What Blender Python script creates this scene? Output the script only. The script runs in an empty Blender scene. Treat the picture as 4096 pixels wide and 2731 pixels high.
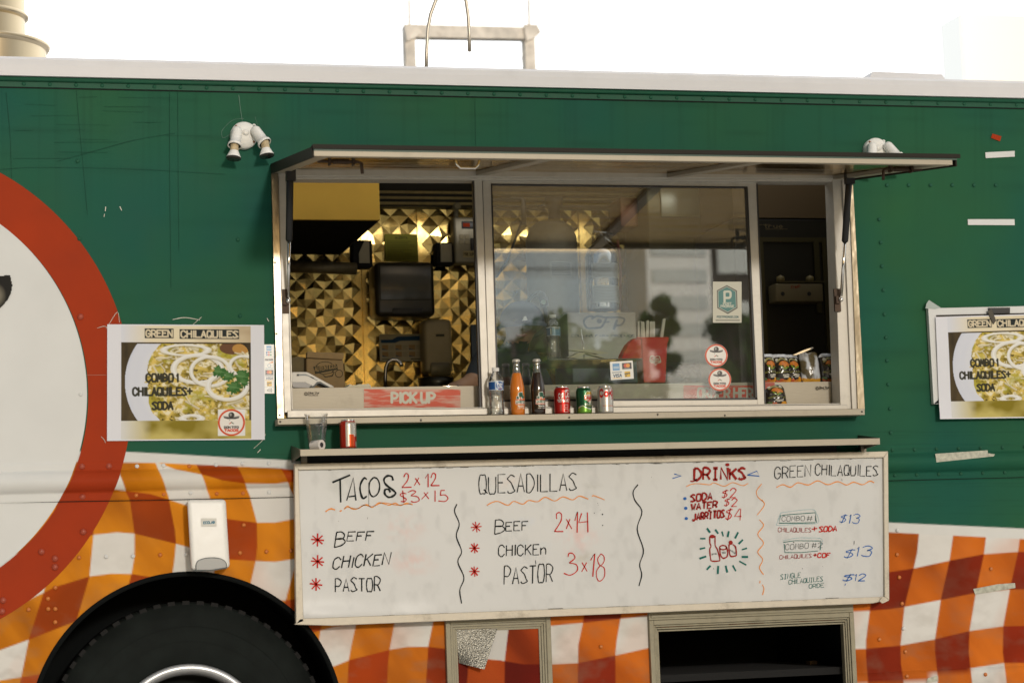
import bpy, bmesh, math, random
import numpy as np
from mathutils import Vector, Matrix

random.seed(7)
rng = np.random.default_rng(7)
C = bpy.context.scene.collection
R = math.radians
scene = bpy.context.scene

# ------------------------------------------------------------------ camera (solved from the truck's own edges)
FPX, IW, IH = 8815.0, 4096.0, 2731.0
DIST, HC = 8.86, 1.10
_ax = np.array([34364.0, 252.0, -FPX]); _ax /= np.linalg.norm(_ax)
_az = np.array([-2854.0, 80800.0, -FPX]); _az -= _az.dot(_ax) * _ax; _az /= np.linalg.norm(_az)
_ay = np.cross(_az, _ax)
ROT = np.stack([_ax, _ay, _az], 0)
CAMP = np.array([0.0, -DIST, HC])
cam_d = bpy.data.cameras.new('camera')
cam = bpy.data.objects.new('camera', cam_d)
C.objects.link(cam)
m4 = Matrix([list(ROT[i]) + [float(CAMP[i])] for i in range(3)] + [[0, 0, 0, 1]])
cam.matrix_world = m4
cam_d.sensor_fit = 'HORIZONTAL'
cam_d.sensor_width = 36.0
cam_d.lens = FPX / IW * 36.0
cam_d.clip_start = 0.1
cam_d.clip_end = 2000
cam_d.dof.use_dof = True
cam_d.dof.focus_distance = 9.25
cam_d.dof.aperture_fstop = 2.8
scene.camera = cam

# ------------------------------------------------------------------ light
SUN_DIR = Vector((-0.105, 0.970, -0.215)).normalized()      # the way the light travels
SUN_EL = math.asin(-SUN_DIR.z)
world = bpy.data.worlds.new('World')
scene.world = world
world.use_nodes = True
wn, wl = world.node_tree.nodes, world.node_tree.links
wn.clear()
w_out = wn.new('ShaderNodeOutputWorld')
w_add = wn.new('ShaderNodeAddShader')
sky = wn.new('ShaderNodeTexSky')
sky.sky_type = 'NISHITA'
sky.sun_disc = False
sky.sun_elevation = SUN_EL
sky.sun_rotation = math.atan2(-SUN_DIR.x, -SUN_DIR.y)
sky.air_density = 1.0
sky.dust_density = 3.0
bg1 = wn.new('ShaderNodeBackground')
bg1.inputs['Strength'].default_value = 0.08
wl.new(sky.outputs[0], bg1.inputs['Color'])
# the hazy sky is brightest behind the truck, where the low sun burns it out
tc = wn.new('ShaderNodeTexCoord')
dot = wn.new('ShaderNodeVectorMath'); dot.operation = 'DOT_PRODUCT'
dot.inputs[1].default_value = Vector((0.45, 0.85, 0.28)).normalized()
wl.new(tc.outputs['Generated'], dot.inputs[0])
mr = wn.new('ShaderNodeMapRange')
mr.inputs['From Min'].default_value = -0.4
mr.inputs['From Max'].default_value = 0.95
mr.inputs['To Min'].default_value = 0.0
mr.inputs['To Max'].default_value = 3.2
wl.new(dot.outputs['Value'], mr.inputs['Value'])
bg2 = wn.new('ShaderNodeBackground')
bg2.inputs['Color'].default_value = (1.0, 0.985, 0.95, 1)
wl.new(mr.outputs[0], bg2.inputs['Strength'])
wl.new(bg1.outputs[0], w_add.inputs[0])
wl.new(bg2.outputs[0], w_add.inputs[1])
wl.new(w_add.outputs[0], w_out.inputs['Surface'])

sun_d = bpy.data.lights.new('sun', 'SUN')
sun_d.energy = 2.0
sun_d.angle = R(4.5)
sun_d.color = (1.0, 0.955, 0.89)
sun = bpy.data.objects.new('sun', sun_d)
C.objects.link(sun)
sun.rotation_euler = SUN_DIR.to_track_quat('-Z', 'Y').to_euler()
sun.location = (5, -20, 8)

scene.view_settings.view_transform = 'Standard'
scene.view_settings.look = 'None'
scene.view_settings.exposure = -0.62
scene.view_settings.gamma = 1.0
scene.render.engine = 'CYCLES'
scene.cycles.max_bounces = 10
scene.cycles.transparent_max_bounces = 16
scene.cycles.caustics_reflective = False
scene.cycles.caustics_refractive = False
scene.cycles.sample_clamp_indirect = 6.0

# ------------------------------------------------------------------ measuring: a photo point at a known depth -> metres
def at(px, py, y=0.0):
    d = ROT @ np.array([px - IW / 2, IH / 2 - py, -FPX])
    p = CAMP + d * ((y + DIST) / d[1])
    return Vector(p)
def proj(x, y, z):
    """world arrays -> photo coordinates"""
    dx, dy, dz = x - CAMP[0], y - CAMP[1], z - CAMP[2]
    cx = ROT[0, 0] * dx + ROT[1, 0] * dy + ROT[2, 0] * dz
    cy = ROT[0, 1] * dx + ROT[1, 1] * dy + ROT[2, 1] * dz
    cz = -(ROT[0, 2] * dx + ROT[1, 2] * dy + ROT[2, 2] * dz)
    return IW / 2 + FPX * cx / cz, IH / 2 - FPX * cy / cz
def rect(px0, py0, px1, py1, y=0.0):
    mx, my = (px0 + px1) / 2, (py0 + py1) / 2
    return (at(px0, my, y).x, at(px1, my, y).x, at(mx, py1, y).z, at(mx, py0, y).z)   # x0,x1,z0,z1

# ------------------------------------------------------------------ objects
def tag(o, label=None, cat=None, group=None, kind=None):
    if label: o['label'] = label
    if cat: o['category'] = cat
    if group: o['group'] = group
    if kind: o['kind'] = kind
    return o
def empty(name, loc=(0, 0, 0), label=None, cat=None, group=None):
    o = bpy.data.objects.new(name, None)
    o.empty_display_size = 0.1
    C.objects.link(o)
    o.location = loc
    tag(o, label, cat, group)
    return o
WORLD_OF = {}
def link(name, me, parent=None):
    o = bpy.data.objects.new(name, me)
    C.objects.link(o)
    if parent is not None:
        o.parent = parent
        off = Vector((0, 0, 0)); p = parent
        while p is not None:
            off += p.location; p = p.parent
        o.location = -off            # meshes are written in world metres
    return o

class MB:
    def __init__(s):
        s.v = []; s.f = []; s.mi = []; s.mats = []; s.cur = 0; s.smooth = []; s.sm = False
    def mat(s, m):
        if m not in s.mats: s.mats.append(m)
        s.cur = s.mats.index(m); return s
    def face(s, idx):
        s.f.append(idx); s.mi.append(s.cur); s.smooth.append(s.sm)
    def quad(s, a, b, c, d):
        n = len(s.v); s.v += [tuple(a), tuple(b), tuple(c), tuple(d)]; s.face((n, n + 1, n + 2, n + 3))
    def poly(s, pts):
        n = len(s.v); s.v += [tuple(p) for p in pts]; s.face(tuple(range(n, n + len(pts))))
    def box(s, x0, x1, y0, y1, z0, z1):
        n = len(s.v)
        s.v += [(x, y, z) for x in (x0, x1) for y in (y0, y1) for z in (z0, z1)]
        for f in ((0, 1, 3, 2), (4, 6, 7, 5), (0, 4, 5, 1), (2, 3, 7, 6), (0, 2, 6, 4), (1, 5, 7, 3)):
            s.face(tuple(n + i for i in f))
    def pbox(s, px0, py0, px1, py1, y, t):
        x0, x1, z0, z1 = rect(px0, py0, px1, py1, y)
        s.box(x0, x1, y, y + t, z0, z1)
    def prism(s, pts, off):
        """extrude a polygon (3-D points) by a vector"""
        n = len(s.v); k = len(pts); off = Vector(off)
        s.v += [tuple(p) for p in pts] + [tuple(Vector(p) + off) for p in pts]
        s.face(tuple(range(n, n + k))); s.face(tuple(range(n + 2 * k - 1, n + k - 1, -1)))
        for i in range(k):
            j = (i + 1) % k
            s.face((n + i, n + k + i, n + k + j, n + j))
    def rbox(s, x0, x1, y0, y1, z0, z1, b=0.01, seg=3):
        bm = bmesh.new()
        bmesh.ops.create_cube(bm, size=1)
        for v in bm.verts:
            v.co = Vector(((x0 + x1) / 2 + v.co.x * (x1 - x0), (y0 + y1) / 2 + v.co.y * (y1 - y0), (z0 + z1) / 2 + v.co.z * (z1 - z0)))
        bmesh.ops.bevel(bm, geom=bm.edges[:], offset=b, segments=seg, profile=0.5, affect='EDGES', clamp_overlap=True)
        s.from_bm(bm)
    def from_bm(s, bm):
        n = len(s.v); bm.verts.ensure_lookup_table(); bm.verts.index_update()
        s.v += [tuple(v.co) for v in bm.verts]
        for f in bm.faces: s.face(tuple(n + v.index for v in f.verts))
        bm.free()
    def tube(s, pts, r, seg=10, cap=True):
        pts = [Vector(p) for p in pts]; k = len(pts)
        rs = r if isinstance(r, (list, tuple)) else [r] * k
        n0 = len(s.v); prev = None
        for i, p in enumerate(pts):
            t = (pts[min(i + 1, k - 1)] - pts[max(i - 1, 0)]).normalized()
            if prev is None:
                a = Vector((0, 0, 1)) if abs(t.z) < 0.9 else Vector((1, 0, 0))
                u = t.cross(a).normalized()
            else:
                u = (prev - t * prev.dot(t)).normalized()
            prev = u; w = t.cross(u)
            for j in range(seg):
                a = 2 * math.pi * j / seg
                s.v.append(tuple(p + (u * math.cos(a) + w * math.sin(a)) * rs[i]))
        for i in range(k - 1):
            for j in range(seg):
                a, b = n0 + i * seg + j, n0 + i * seg + (j + 1) % seg
                s.face((a, b, b + seg, a + seg))
        if cap:
            s.face(tuple(n0 + seg - 1 - j for j in range(seg)))
            s.face(tuple(n0 + (k - 1) * seg + j for j in range(seg)))
    def lathe(s, prof, origin, axis=(0, 0, 1), seg=32, a0=0.0, a1=2 * math.pi):
        """prof: list of (radius, along)"""
        o = Vector(origin); t = Vector(axis).normalized()
        a = Vector((0, 0, 1)) if abs(t.z) < 0.9 else Vector((1, 0, 0))
        u = t.cross(a).normalized(); w = t.cross(u)
        full = abs(a1 - a0 - 2 * math.pi) < 1e-6
        m = seg if full else seg + 1
        n0 = len(s.v)
        for (r, h) in prof:
            for j in range(m):
                an = a0 + (a1 - a0) * j / seg
                s.v.append(tuple(o + t * h + (u * math.cos(an) + w * math.sin(an)) * max(r, 1e-5)))
        for i in range(len(prof) - 1):
            for j in range(seg):
                b = n0 + i * m; jj = (j + 1) % m
                s.face((b + j, b + jj, b + m + jj, b + m + j))
    def ribbon(s, pts, w, nrm=(0, -1, 0)):
        """a flat pen stroke lying in a plane facing nrm; w = width in metres (number or list)"""
        pts = [Vector(p) for p in pts]; k = len(pts)
        if k < 2: return
        nrm = Vector(nrm); n0 = len(s.v)
        for i, p in enumerate(pts):
            t = (pts[min(i + 1, k - 1)] - pts[max(i - 1, 0)])
            if t.length < 1e-9: t = Vector((1, 0, 0))
            u = t.normalized().cross(nrm)
            ww = (w[i] if isinstance(w, (list, tuple)) else w) / 2
            s.v += [tuple(p + u * ww), tuple(p - u * ww)]
        for i in range(k - 1):
            a = n0 + 2 * i
            s.face((a, a + 1, a + 3, a + 2))
    def disc(s, c, r, axis=(0, -1, 0), seg=24, ry=None):
        c = Vector(c); t = Vector(axis).normalized()
        a = Vector((0, 0, 1)) if abs(t.z) < 0.9 else Vector((1, 0, 0))
        u = a.cross(t).normalized(); w = t.cross(u)
        s.poly([c + u * math.cos(2 * math.pi * j / seg) * r + w * math.sin(2 * math.pi * j / seg) * (ry or r) for j in range(seg)])
    def build(s, name, m=None, parent=None, bevel=0.0, smooth=None):
        me = bpy.data.meshes.new(name)
        me.from_pydata(s.v, [], s.f)
        if m is not None and not s.mats: me.materials.append(m)
        for q in s.mats: me.materials.append(q)
        if s.mats: me.polygons.foreach_set('material_index', s.mi)
        sm = [True] * len(s.f) if smooth else s.smooth if smooth is None else [False] * len(s.f)
        me.polygons.foreach_set('use_smooth', sm)
        bm = bmesh.new(); bm.from_mesh(me)
        bmesh.ops.recalc_face_normals(bm, faces=bm.faces[:])
        bm.to_mesh(me); bm.free()
        me.update()
        o = link(name, me, parent)
        if smooth:
            try: me.set_sharp_from_angle(angle=R(40))
            except Exception: pass
        if bevel:
            b = o.modifiers.new('bevel', 'BEVEL'); b.width = bevel; b.segments = 2; b.limit_method = 'ANGLE'; b.angle_limit = R(40)
        return o

def grid_mesh(name, P, col=None, alpha=None, m=None, parent=None, smooth=True, drop=None):
    """P: (ny,nx,3) array of points; col: (ny,nx,3) linear albedo"""
    ny, nx = P.shape[:2]
    idx = np.arange(ny * nx).reshape(ny, nx)
    f = np.stack([idx[:-1, :-1], idx[1:, :-1], idx[1:, 1:], idx[:-1, 1:]], -1).reshape(-1, 4)
    keep = np.ones(len(f), bool)
    if alpha is not None:
        a = alpha.reshape(-1); keep &= (a[f].mean(1) > 0.45)
    if drop is not None: keep &= ~drop.reshape(-1)
    f = f[keep]
    used = np.unique(f); remap = np.full(ny * nx, -1); remap[used] = np.arange(len(used))
    f = remap[f]
    V = P.reshape(-1, 3)[used]
    me = bpy.data.meshes.new(name)
    me.vertices.add(len(V)); me.vertices.foreach_set('co', V.astype(np.float32).ravel())
    me.loops.add(len(f) * 4); me.loops.foreach_set('vertex_index', f.astype(np.int32).ravel())
    me.polygons.add(len(f)); me.polygons.foreach_set('loop_start', (np.arange(len(f)) * 4).astype(np.int32))
    try: me.polygons.foreach_set('loop_total', np.full(len(f), 4, np.int32))
    except Exception: pass
    me.polygons.foreach_set('use_smooth', np.full(len(f), smooth))
    if col is not None:
        a = me.color_attributes.new('Col', 'FLOAT_COLOR', 'POINT')
        c4 = np.ones((len(V), 4), np.float32); c4[:, :3] = np.clip(col.reshape(-1, 3)[used], 0, 1)
        a.data.foreach_set('color', c4.ravel())
    me.update(calc_edges=True); me.validate()
    if m is not None: me.materials.append(m)
    return link(name, me, parent)

# ------------------------------------------------------------------ materials
MATS = {}
def mat(name, col=(0.5, 0.5, 0.5), rough=0.5, metal=0.0, noise=0.0, nscale=30.0, bump=0.0, bscale=80.0, attr=False,
        coat=0.0, stretch=None, bdist=0.01, grime=0.0, gcol=(0.08, 0.07, 0.05), spec=0.5, emit=0.0):
    if name in MATS: return MATS[name]
    m = bpy.data.materials.new(name); MATS[name] = m
    m.use_nodes = True
    N, L = m.node_tree.nodes, m.node_tree.links
    b = N['Principled BSDF']
    b.inputs['Roughness'].default_value = rough
    b.inputs['Metallic'].default_value = metal
    b.inputs['Coat Weight'].default_value = coat
    b.inputs['Coat Roughness'].default_value = 0.12
    b.inputs['Specular IOR Level'].default_value = spec
    tcn = N.new('ShaderNodeTexCoord')
    vec = tcn.outputs['Object']
    if stretch:
        mp = N.new('ShaderNodeMapping'); mp.inputs['Scale'].default_value = stretch
        L.new(vec, mp.inputs['Vector']); vec = mp.outputs[0]
    if attr:
        at_ = N.new('ShaderNodeAttribute'); at_.attribute_name = 'Col'; csock = at_.outputs['Color']
    else:
        rgb = N.new('ShaderNodeRGB'); rgb.outputs[0].default_value = (*col, 1); csock = rgb.outputs[0]
    if noise > 0:
        nt = N.new('ShaderNodeTexNoise'); nt.inputs['Scale'].default_value = nscale; nt.inputs['Detail'].default_value = 6
        L.new(vec, nt.inputs['Vector'])
        r_ = N.new('ShaderNodeMapRange'); r_.inputs['To Min'].default_value = 1 - noise; r_.inputs['To Max'].default_value = 1 + noise
        r_.inputs['From Min'].default_value = 0.25; r_.inputs['From Max'].default_value = 0.75
        L.new(nt.outputs['Fac'], r_.inputs['Value'])
        mx = N.new('ShaderNodeVectorMath'); mx.operation = 'SCALE'
        L.new(csock, mx.inputs[0]); L.new(r_.outputs[0], mx.inputs['Scale']); csock = mx.outputs[0]
        r2 = N.new('ShaderNodeMapRange'); r2.inputs['To Min'].default_value = max(0.02, rough - 0.1); r2.inputs['To Max'].default_value = min(1, rough + 0.12)
        L.new(nt.outputs['Fac'], r2.inputs['Value']); L.new(r2.outputs[0], b.inputs['Roughness'])
    if grime > 0:
        ng = N.new('ShaderNodeTexNoise'); ng.inputs['Scale'].default_value = 9; ng.inputs['Detail'].default_value = 10; ng.inputs['Roughness'].default_value = 0.7
        L.new(tcn.outputs['Object'], ng.inputs['Vector'])
        rg = N.new('ShaderNodeMapRange'); rg.inputs['From Min'].default_value = 0.55; rg.inputs['From Max'].default_value = 0.78
        rg.inputs['To Min'].default_value = 0; rg.inputs['To Max'].default_value = grime
        L.new(ng.outputs['Fac'], rg.inputs['Value'])
        mg = N.new('ShaderNodeMix'); mg.data_type = 'RGBA'
        L.new(rg.outputs[0], mg.inputs['Factor']); L.new(csock, mg.inputs[6]); mg.inputs[7].default_value = (*gcol, 1)
        csock = mg.outputs[2]
    L.new(csock, b.inputs['Base Color'])
    if bump > 0:
        nb = N.new('ShaderNodeTexNoise'); nb.inputs['Scale'].default_value = bscale; nb.inputs['Detail'].default_value = 4
        L.new(vec, nb.inputs['Vector'])
        bp = N.new('ShaderNodeBump'); bp.inputs['Strength'].default_value = bump; bp.inputs['Distance'].default_value = bdist
        L.new(nb.outputs['Fac'], bp.inputs['Height']); L.new(bp.outputs[0], b.inputs['Normal'])
    return m
def glass(name, tint=(0.93, 0.96, 0.95), refl=1.0, base=0.0, rough=0.0, dust=0.0, bump=0.0):
    """thin clear sheet: see-through, with a Fresnel reflection and a film of dust"""
    if name in MATS: return MATS[name]
    m = bpy.data.materials.new(name); MATS[name] = m
    m.use_nodes = True
    N, L = m.node_tree.nodes, m.node_tree.links
    N.remove(N['Principled BSDF'])
    out = N['Material Output']
    tr = N.new('ShaderNodeBsdfTransparent'); tr.inputs[0].default_value = (*tint, 1)
    gl = N.new('ShaderNodeBsdfGlossy'); gl.inputs['Roughness'].default_value = rough
    fr = N.new('ShaderNodeFresnel'); fr.inputs['IOR'].default_value = 1.5
    ma = N.new('ShaderNodeMath'); ma.operation = 'MULTIPLY_ADD'; ma.inputs[1].default_value = refl; ma.inputs[2].default_value = base; ma.use_clamp = True
    L.new(fr.outputs[0], ma.inputs[0])
    mx = N.new('ShaderNodeMixShader')
    L.new(ma.outputs[0], mx.inputs[0]); L.new(tr.outputs[0], mx.inputs[1]); L.new(gl.outputs[0], mx.inputs[2])
    last = mx
    if dust:
        df = N.new('ShaderNodeBsdfDiffuse'); df.inputs[0].default_value = (0.8, 0.8, 0.75, 1)
        nt = N.new('ShaderNodeTexNoise'); nt.inputs['Scale'].default_value = 4; nt.inputs['Detail'].default_value = 8
        tcn = N.new('ShaderNodeTexCoord'); L.new(tcn.outputs['Object'], nt.inputs['Vector'])
        r_ = N.new('ShaderNodeMapRange'); r_.inputs['To Min'].default_value = dust * 0.4; r_.inputs['To Max'].default_value = dust * 1.6
        r_.inputs['From Min'].default_value = 0.3; r_.inputs['From Max'].default_value = 0.7
        L.new(nt.outputs['Fac'], r_.inputs['Value'])
        m2 = N.new('ShaderNodeMixShader')
        L.new(r_.outputs[0], m2.inputs[0]); L.new(mx.outputs[0], m2.inputs[1]); L.new(df.outputs[0], m2.inputs[2]); last = m2
    if bump:
        nb = N.new('ShaderNodeTexNoise'); nb.inputs['Scale'].default_value = 60
        tcn = N.new('ShaderNodeTexCoord'); L.new(tcn.outputs['Object'], nb.inputs['Vector'])
        bp = N.new('ShaderNodeBump'); bp.inputs['Strength'].default_value = bump; bp.inputs['Distance'].default_value = 0.01
        L.new(nb.outputs['Fac'], bp.inputs['Height']); L.new(bp.outputs[0], gl.inputs['Normal']); L.new(bp.outputs[0], fr.inputs['Normal'])
    L.new(last.outputs[0], out.inputs['Surface'])
    return m

def srgb(r, g, b, k=1.0):
    f = lambda c: ((c / 255 + 0.055) / 1.055) ** 2.4 if c > 10 else c / 255 / 12.92
    return (f(r) * k, f(g) * k, f(b) * k)

M_wall = mat('green_vinyl', rough=0.55, attr=True, noise=0.05, nscale=6, bump=0.03, bscale=9, spec=0.07)
M_print = mat('printed_paper', rough=0.6, attr=True, bump=0.04, bscale=40, spec=0.12)
M_gloss_print = mat('printed_label', rough=0.3, attr=True)
M_can = mat('printed_can', rough=0.28, metal=0.55, attr=True)
M_alu = mat('white_aluminium', (0.52, 0.49, 0.43), 0.42, 0.25, noise=0.06, grime=0.25)
M_steel = mat('brushed_steel', (0.36, 0.32, 0.245), 0.5, 0.25, noise=0.1, nscale=25, stretch=(1, 1, 25), grime=0.25)
M_steel_bright = mat('crumpled_bright_steel', (0.36, 0.315, 0.24), 0.28, 1.0, bump=0.6, bdist=0.02, bscale=5, stretch=(1, 1, 0.5))
M_chrome = mat('chrome', (0.75, 0.73, 0.7), 0.12, 1.0)
M_black = mat('black_plastic', (0.012, 0.012, 0.013), 0.45)
M_rubber = mat('black_rubber', (0.004, 0.005, 0.005), 0.85, noise=0.3, nscale=20, spec=0.12)
M_dark = mat('dark_cavity', (0.006, 0.006, 0.006), 0.9)
M_white_plastic = mat('white_plastic', (0.78, 0.77, 0.73), 0.38, noise=0.04, grime=0.12, gcol=(0.35, 0.28, 0.2))
M_roofwhite = mat('white_roof_paint', (0.66, 0.66, 0.68), 0.5, noise=0.05, nscale=8, grime=0.1, gcol=(0.4, 0.38, 0.33), bump=0.03, bscale=12)
M_green = mat('green_paint', (0.015, 0.088, 0.05), 0.55, noise=0.12, nscale=14, spec=0.2)
M_board = mat('whiteboard_surface', (0.70, 0.69, 0.66), 0.4, attr=True)
M_frame = mat('whiteboard_trim', (0.52, 0.47, 0.38), 0.5, 0.2, noise=0.1, grime=0.7, gcol=(0.12, 0.09, 0.05))
M_brass_steel = mat('quilted_warm_steel', (0.72, 0.52, 0.18), 0.22, 1.0, noise=0.08, nscale=5, bump=0.08, bscale=20)
M_hood = mat('warm_lit_hood', (0.95, 0.56, 0.07), 0.5, 0.0, noise=0.12, nscale=4)  # warm interior glow put into the hood's base colour
M_glass = glass('window_glass', (0.9, 0.94, 0.92), 2.1, 0.17, dust=0.03)
M_clear = glass('clear_plastic', (0.985, 0.99, 0.985), 0.7, 0.01, rough=0.05, dust=0.03, bump=0.08)
M_water = glass('clear_bottle', (0.985, 0.99, 0.985), 1.6, 0.05, rough=0.04, dust=0.03, bump=0.22)

def ink(name, c, rough=0.6): return mat(name, c, rough, spec=0.1)
INK = dict(black=ink('black_marker', (0.012, 0.016, 0.016)), red=ink('red_marker', (0.52, 0.03, 0.02)), darkred=ink('dark_red_marker', (0.30, 0.02, 0.015)),
           orange=ink('orange_marker', (0.80, 0.28, 0.05)), blue=ink('blue_marker', (0.03, 0.13, 0.42)), green=ink('green_marker', (0.01, 0.13, 0.11)),
           pale=ink('faded_blue_marker', (0.25, 0.45, 0.48)), grey=ink('thin_grey_marker', (0.10, 0.11, 0.11)), white=ink('white_print', (0.75, 0.75, 0.72)))

# ------------------------------------------------------------------ stroke letters (x 0..6, y 0..9)
FONT = {'A': '00 39 60|13 53', 'B': '00 09|~09 39 57 45 05|~05 45 63 41 00', 'C': '~67 49 29 07 02 20 40 62', 'D': '00 09|~09 39 66 63 30 00',
        'E': '69 09 00 60|05 45', 'F': '69 09 00|05 45', 'G': '~67 49 29 07 02 20 40 62 64|64 34', 'H': '09 00|69 60|05 65', 'I': '39 30', '!': '19 59|39 30|10 50',
        'J': '~59 52 30 10 02', 'K': '09 00|69 04|25 60', 'L': '09 00 60', 'M': '00 19 33 59 60', 'N': '00 09 60 69', 'O': '~39 19 06 03 10 30 50 63 66 59 39',
        'P': '00 09|~09 39 67 44 04', 'Q': '~39 19 06 03 10 30 50 63 66 59 39|42 70', 'R': '00 09|~09 39 67 44 04|34 60', 'S': '~68 39 18 07 35 52 61 30 10 01',
        'T': '09 69|39 30', 'U': '~09 03 10 30 50 63 69', 'V': '09 30 69', 'W': '09 20 37 40 69', 'X': '09 60|00 69', 'Y': '09 35 69|35 30', 'Z': '09 69 00 60',
        '0': '~39 19 06 03 10 30 50 63 66 59 39', '1': '17 39 30', '2': '~07 29 49 67 44 00|00 60', '3': '~08 29 49 67 35|~35 55 63 50 20 01', '4': '49 03 63|59 50',
        '5': '69 09 05|~05 45 63 50 10 01', '8': '~35 07 39 67 35 02 30 62 35', '$': '~68 48 17 16 45 53 31 11 02|49 20', '#': '10 29|40 59|03 63|06 66', '+': '05 65|38 32',
        'x': '06 60|00 66', '.': '30 31', '-': '14 54', ' ': '', 'a': '~56 25 03 20 53|56 50', 'b': '09 00|~05 36 63 30 01', 'c': '~55 26 03 20 51', 'd': '59 50|~55 26 03 20 51', 'e': '03 63|~63 36 03 20 51',
        'f': '~69 38 30|16 56', 'g': '~56 25 03 21 53|56 50', 'h': '09 00|~04 36 54 50', 'i': '36 30|38 39', 'k': '09 00|56 03|24 60', 'l': '39 30', 'm': '06 00|~04 26 30|~34 56 60',
        'n': '06 00|~04 36 54 50', 'o': '~36 04 02 30 62 64 36', 'p': '06 00|~05 36 63 31 02', 'r': '06 00|~04 26 55', 's': '~55 26 14 43 51 20 01', 't': '39 31 50|16 56', 'u': '~06 02 30 52|56 50', 'v': '06 30 66',
        'w': '06 10 34 50 66', 'y': '06 32|66 10'}
def smooth_line(p, n=6, closed=False):
    p = [np.array(q, float) for q in p]
    if len(p) < 3: return p
    out = []
    for i in range(len(p) - 1):
        p0 = p[i - 1] if i else 2 * p[0] - p[1]
        p1, p2 = p[i], p[i + 1]
        p3 = p[i + 2] if i + 2 < len(p) else 2 * p[-1] - p[-2]
        for t in np.linspace(0, 1, n, endpoint=False):
            out.append(0.5 * (2 * p1 + (p2 - p0) * t + (2 * p0 - 5 * p1 + 4 * p2 - p3) * t * t + (3 * p1 - p0 - 3 * p2 + p3) * t ** 3))
    out.append(p[-1]); return out
def letter(ch):
    out = []
    for s_ in FONT.get(ch, '').split('|'):
        if not s_: continue
        sm = s_[0] == '~'; s_ = s_.lstrip('~')
        pts = [(int(t[0]) / 6, int(t[1]) / 9) for t in s_.split()]
        out.append(smooth_line(pts) if sm else [np.array(q) for q in pts])
    return out
def word(text, xl, yl, xr, yr, h, slant=0.0, jit=0.0, fill=0.76):
    """strokes of a word in photo-style coordinates (y down), standing on the line (xl,yl)-(xr,yr)"""
    n = len(text); out = []
    narrow = lambda c: 0.45 if c in 'I1.il ' else 1.0
    ws = [narrow(c) for c in text]; tot = sum(ws) - (1 - fill) * ws[-1]
    pos = 0.0; L = math.hypot(xr - xl, yr - yl); ux, uy = (xr - xl) / L, (yr - yl) / L
    lr = random.Random(text + str(xl))
    for c, w in zip(text, ws):
        a = L / tot; lw = a * fill * (1 if w == 1 else 0.5); x0 = pos * a
        if c in '1Iil': x0 -= lw * 0.1
        hh = h * (1 + lr.uniform(-jit, jit)); dy = lr.uniform(-jit, jit) * h * 0.5
        for st in letter(c):
            out.append([(xl + ux * (x0 + q[0] * lw) + slant * q[1] * hh, yl + uy * (x0 + q[0] * lw) - q[1] * hh + dy) for q in st])
        pos += w
    return out

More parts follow.
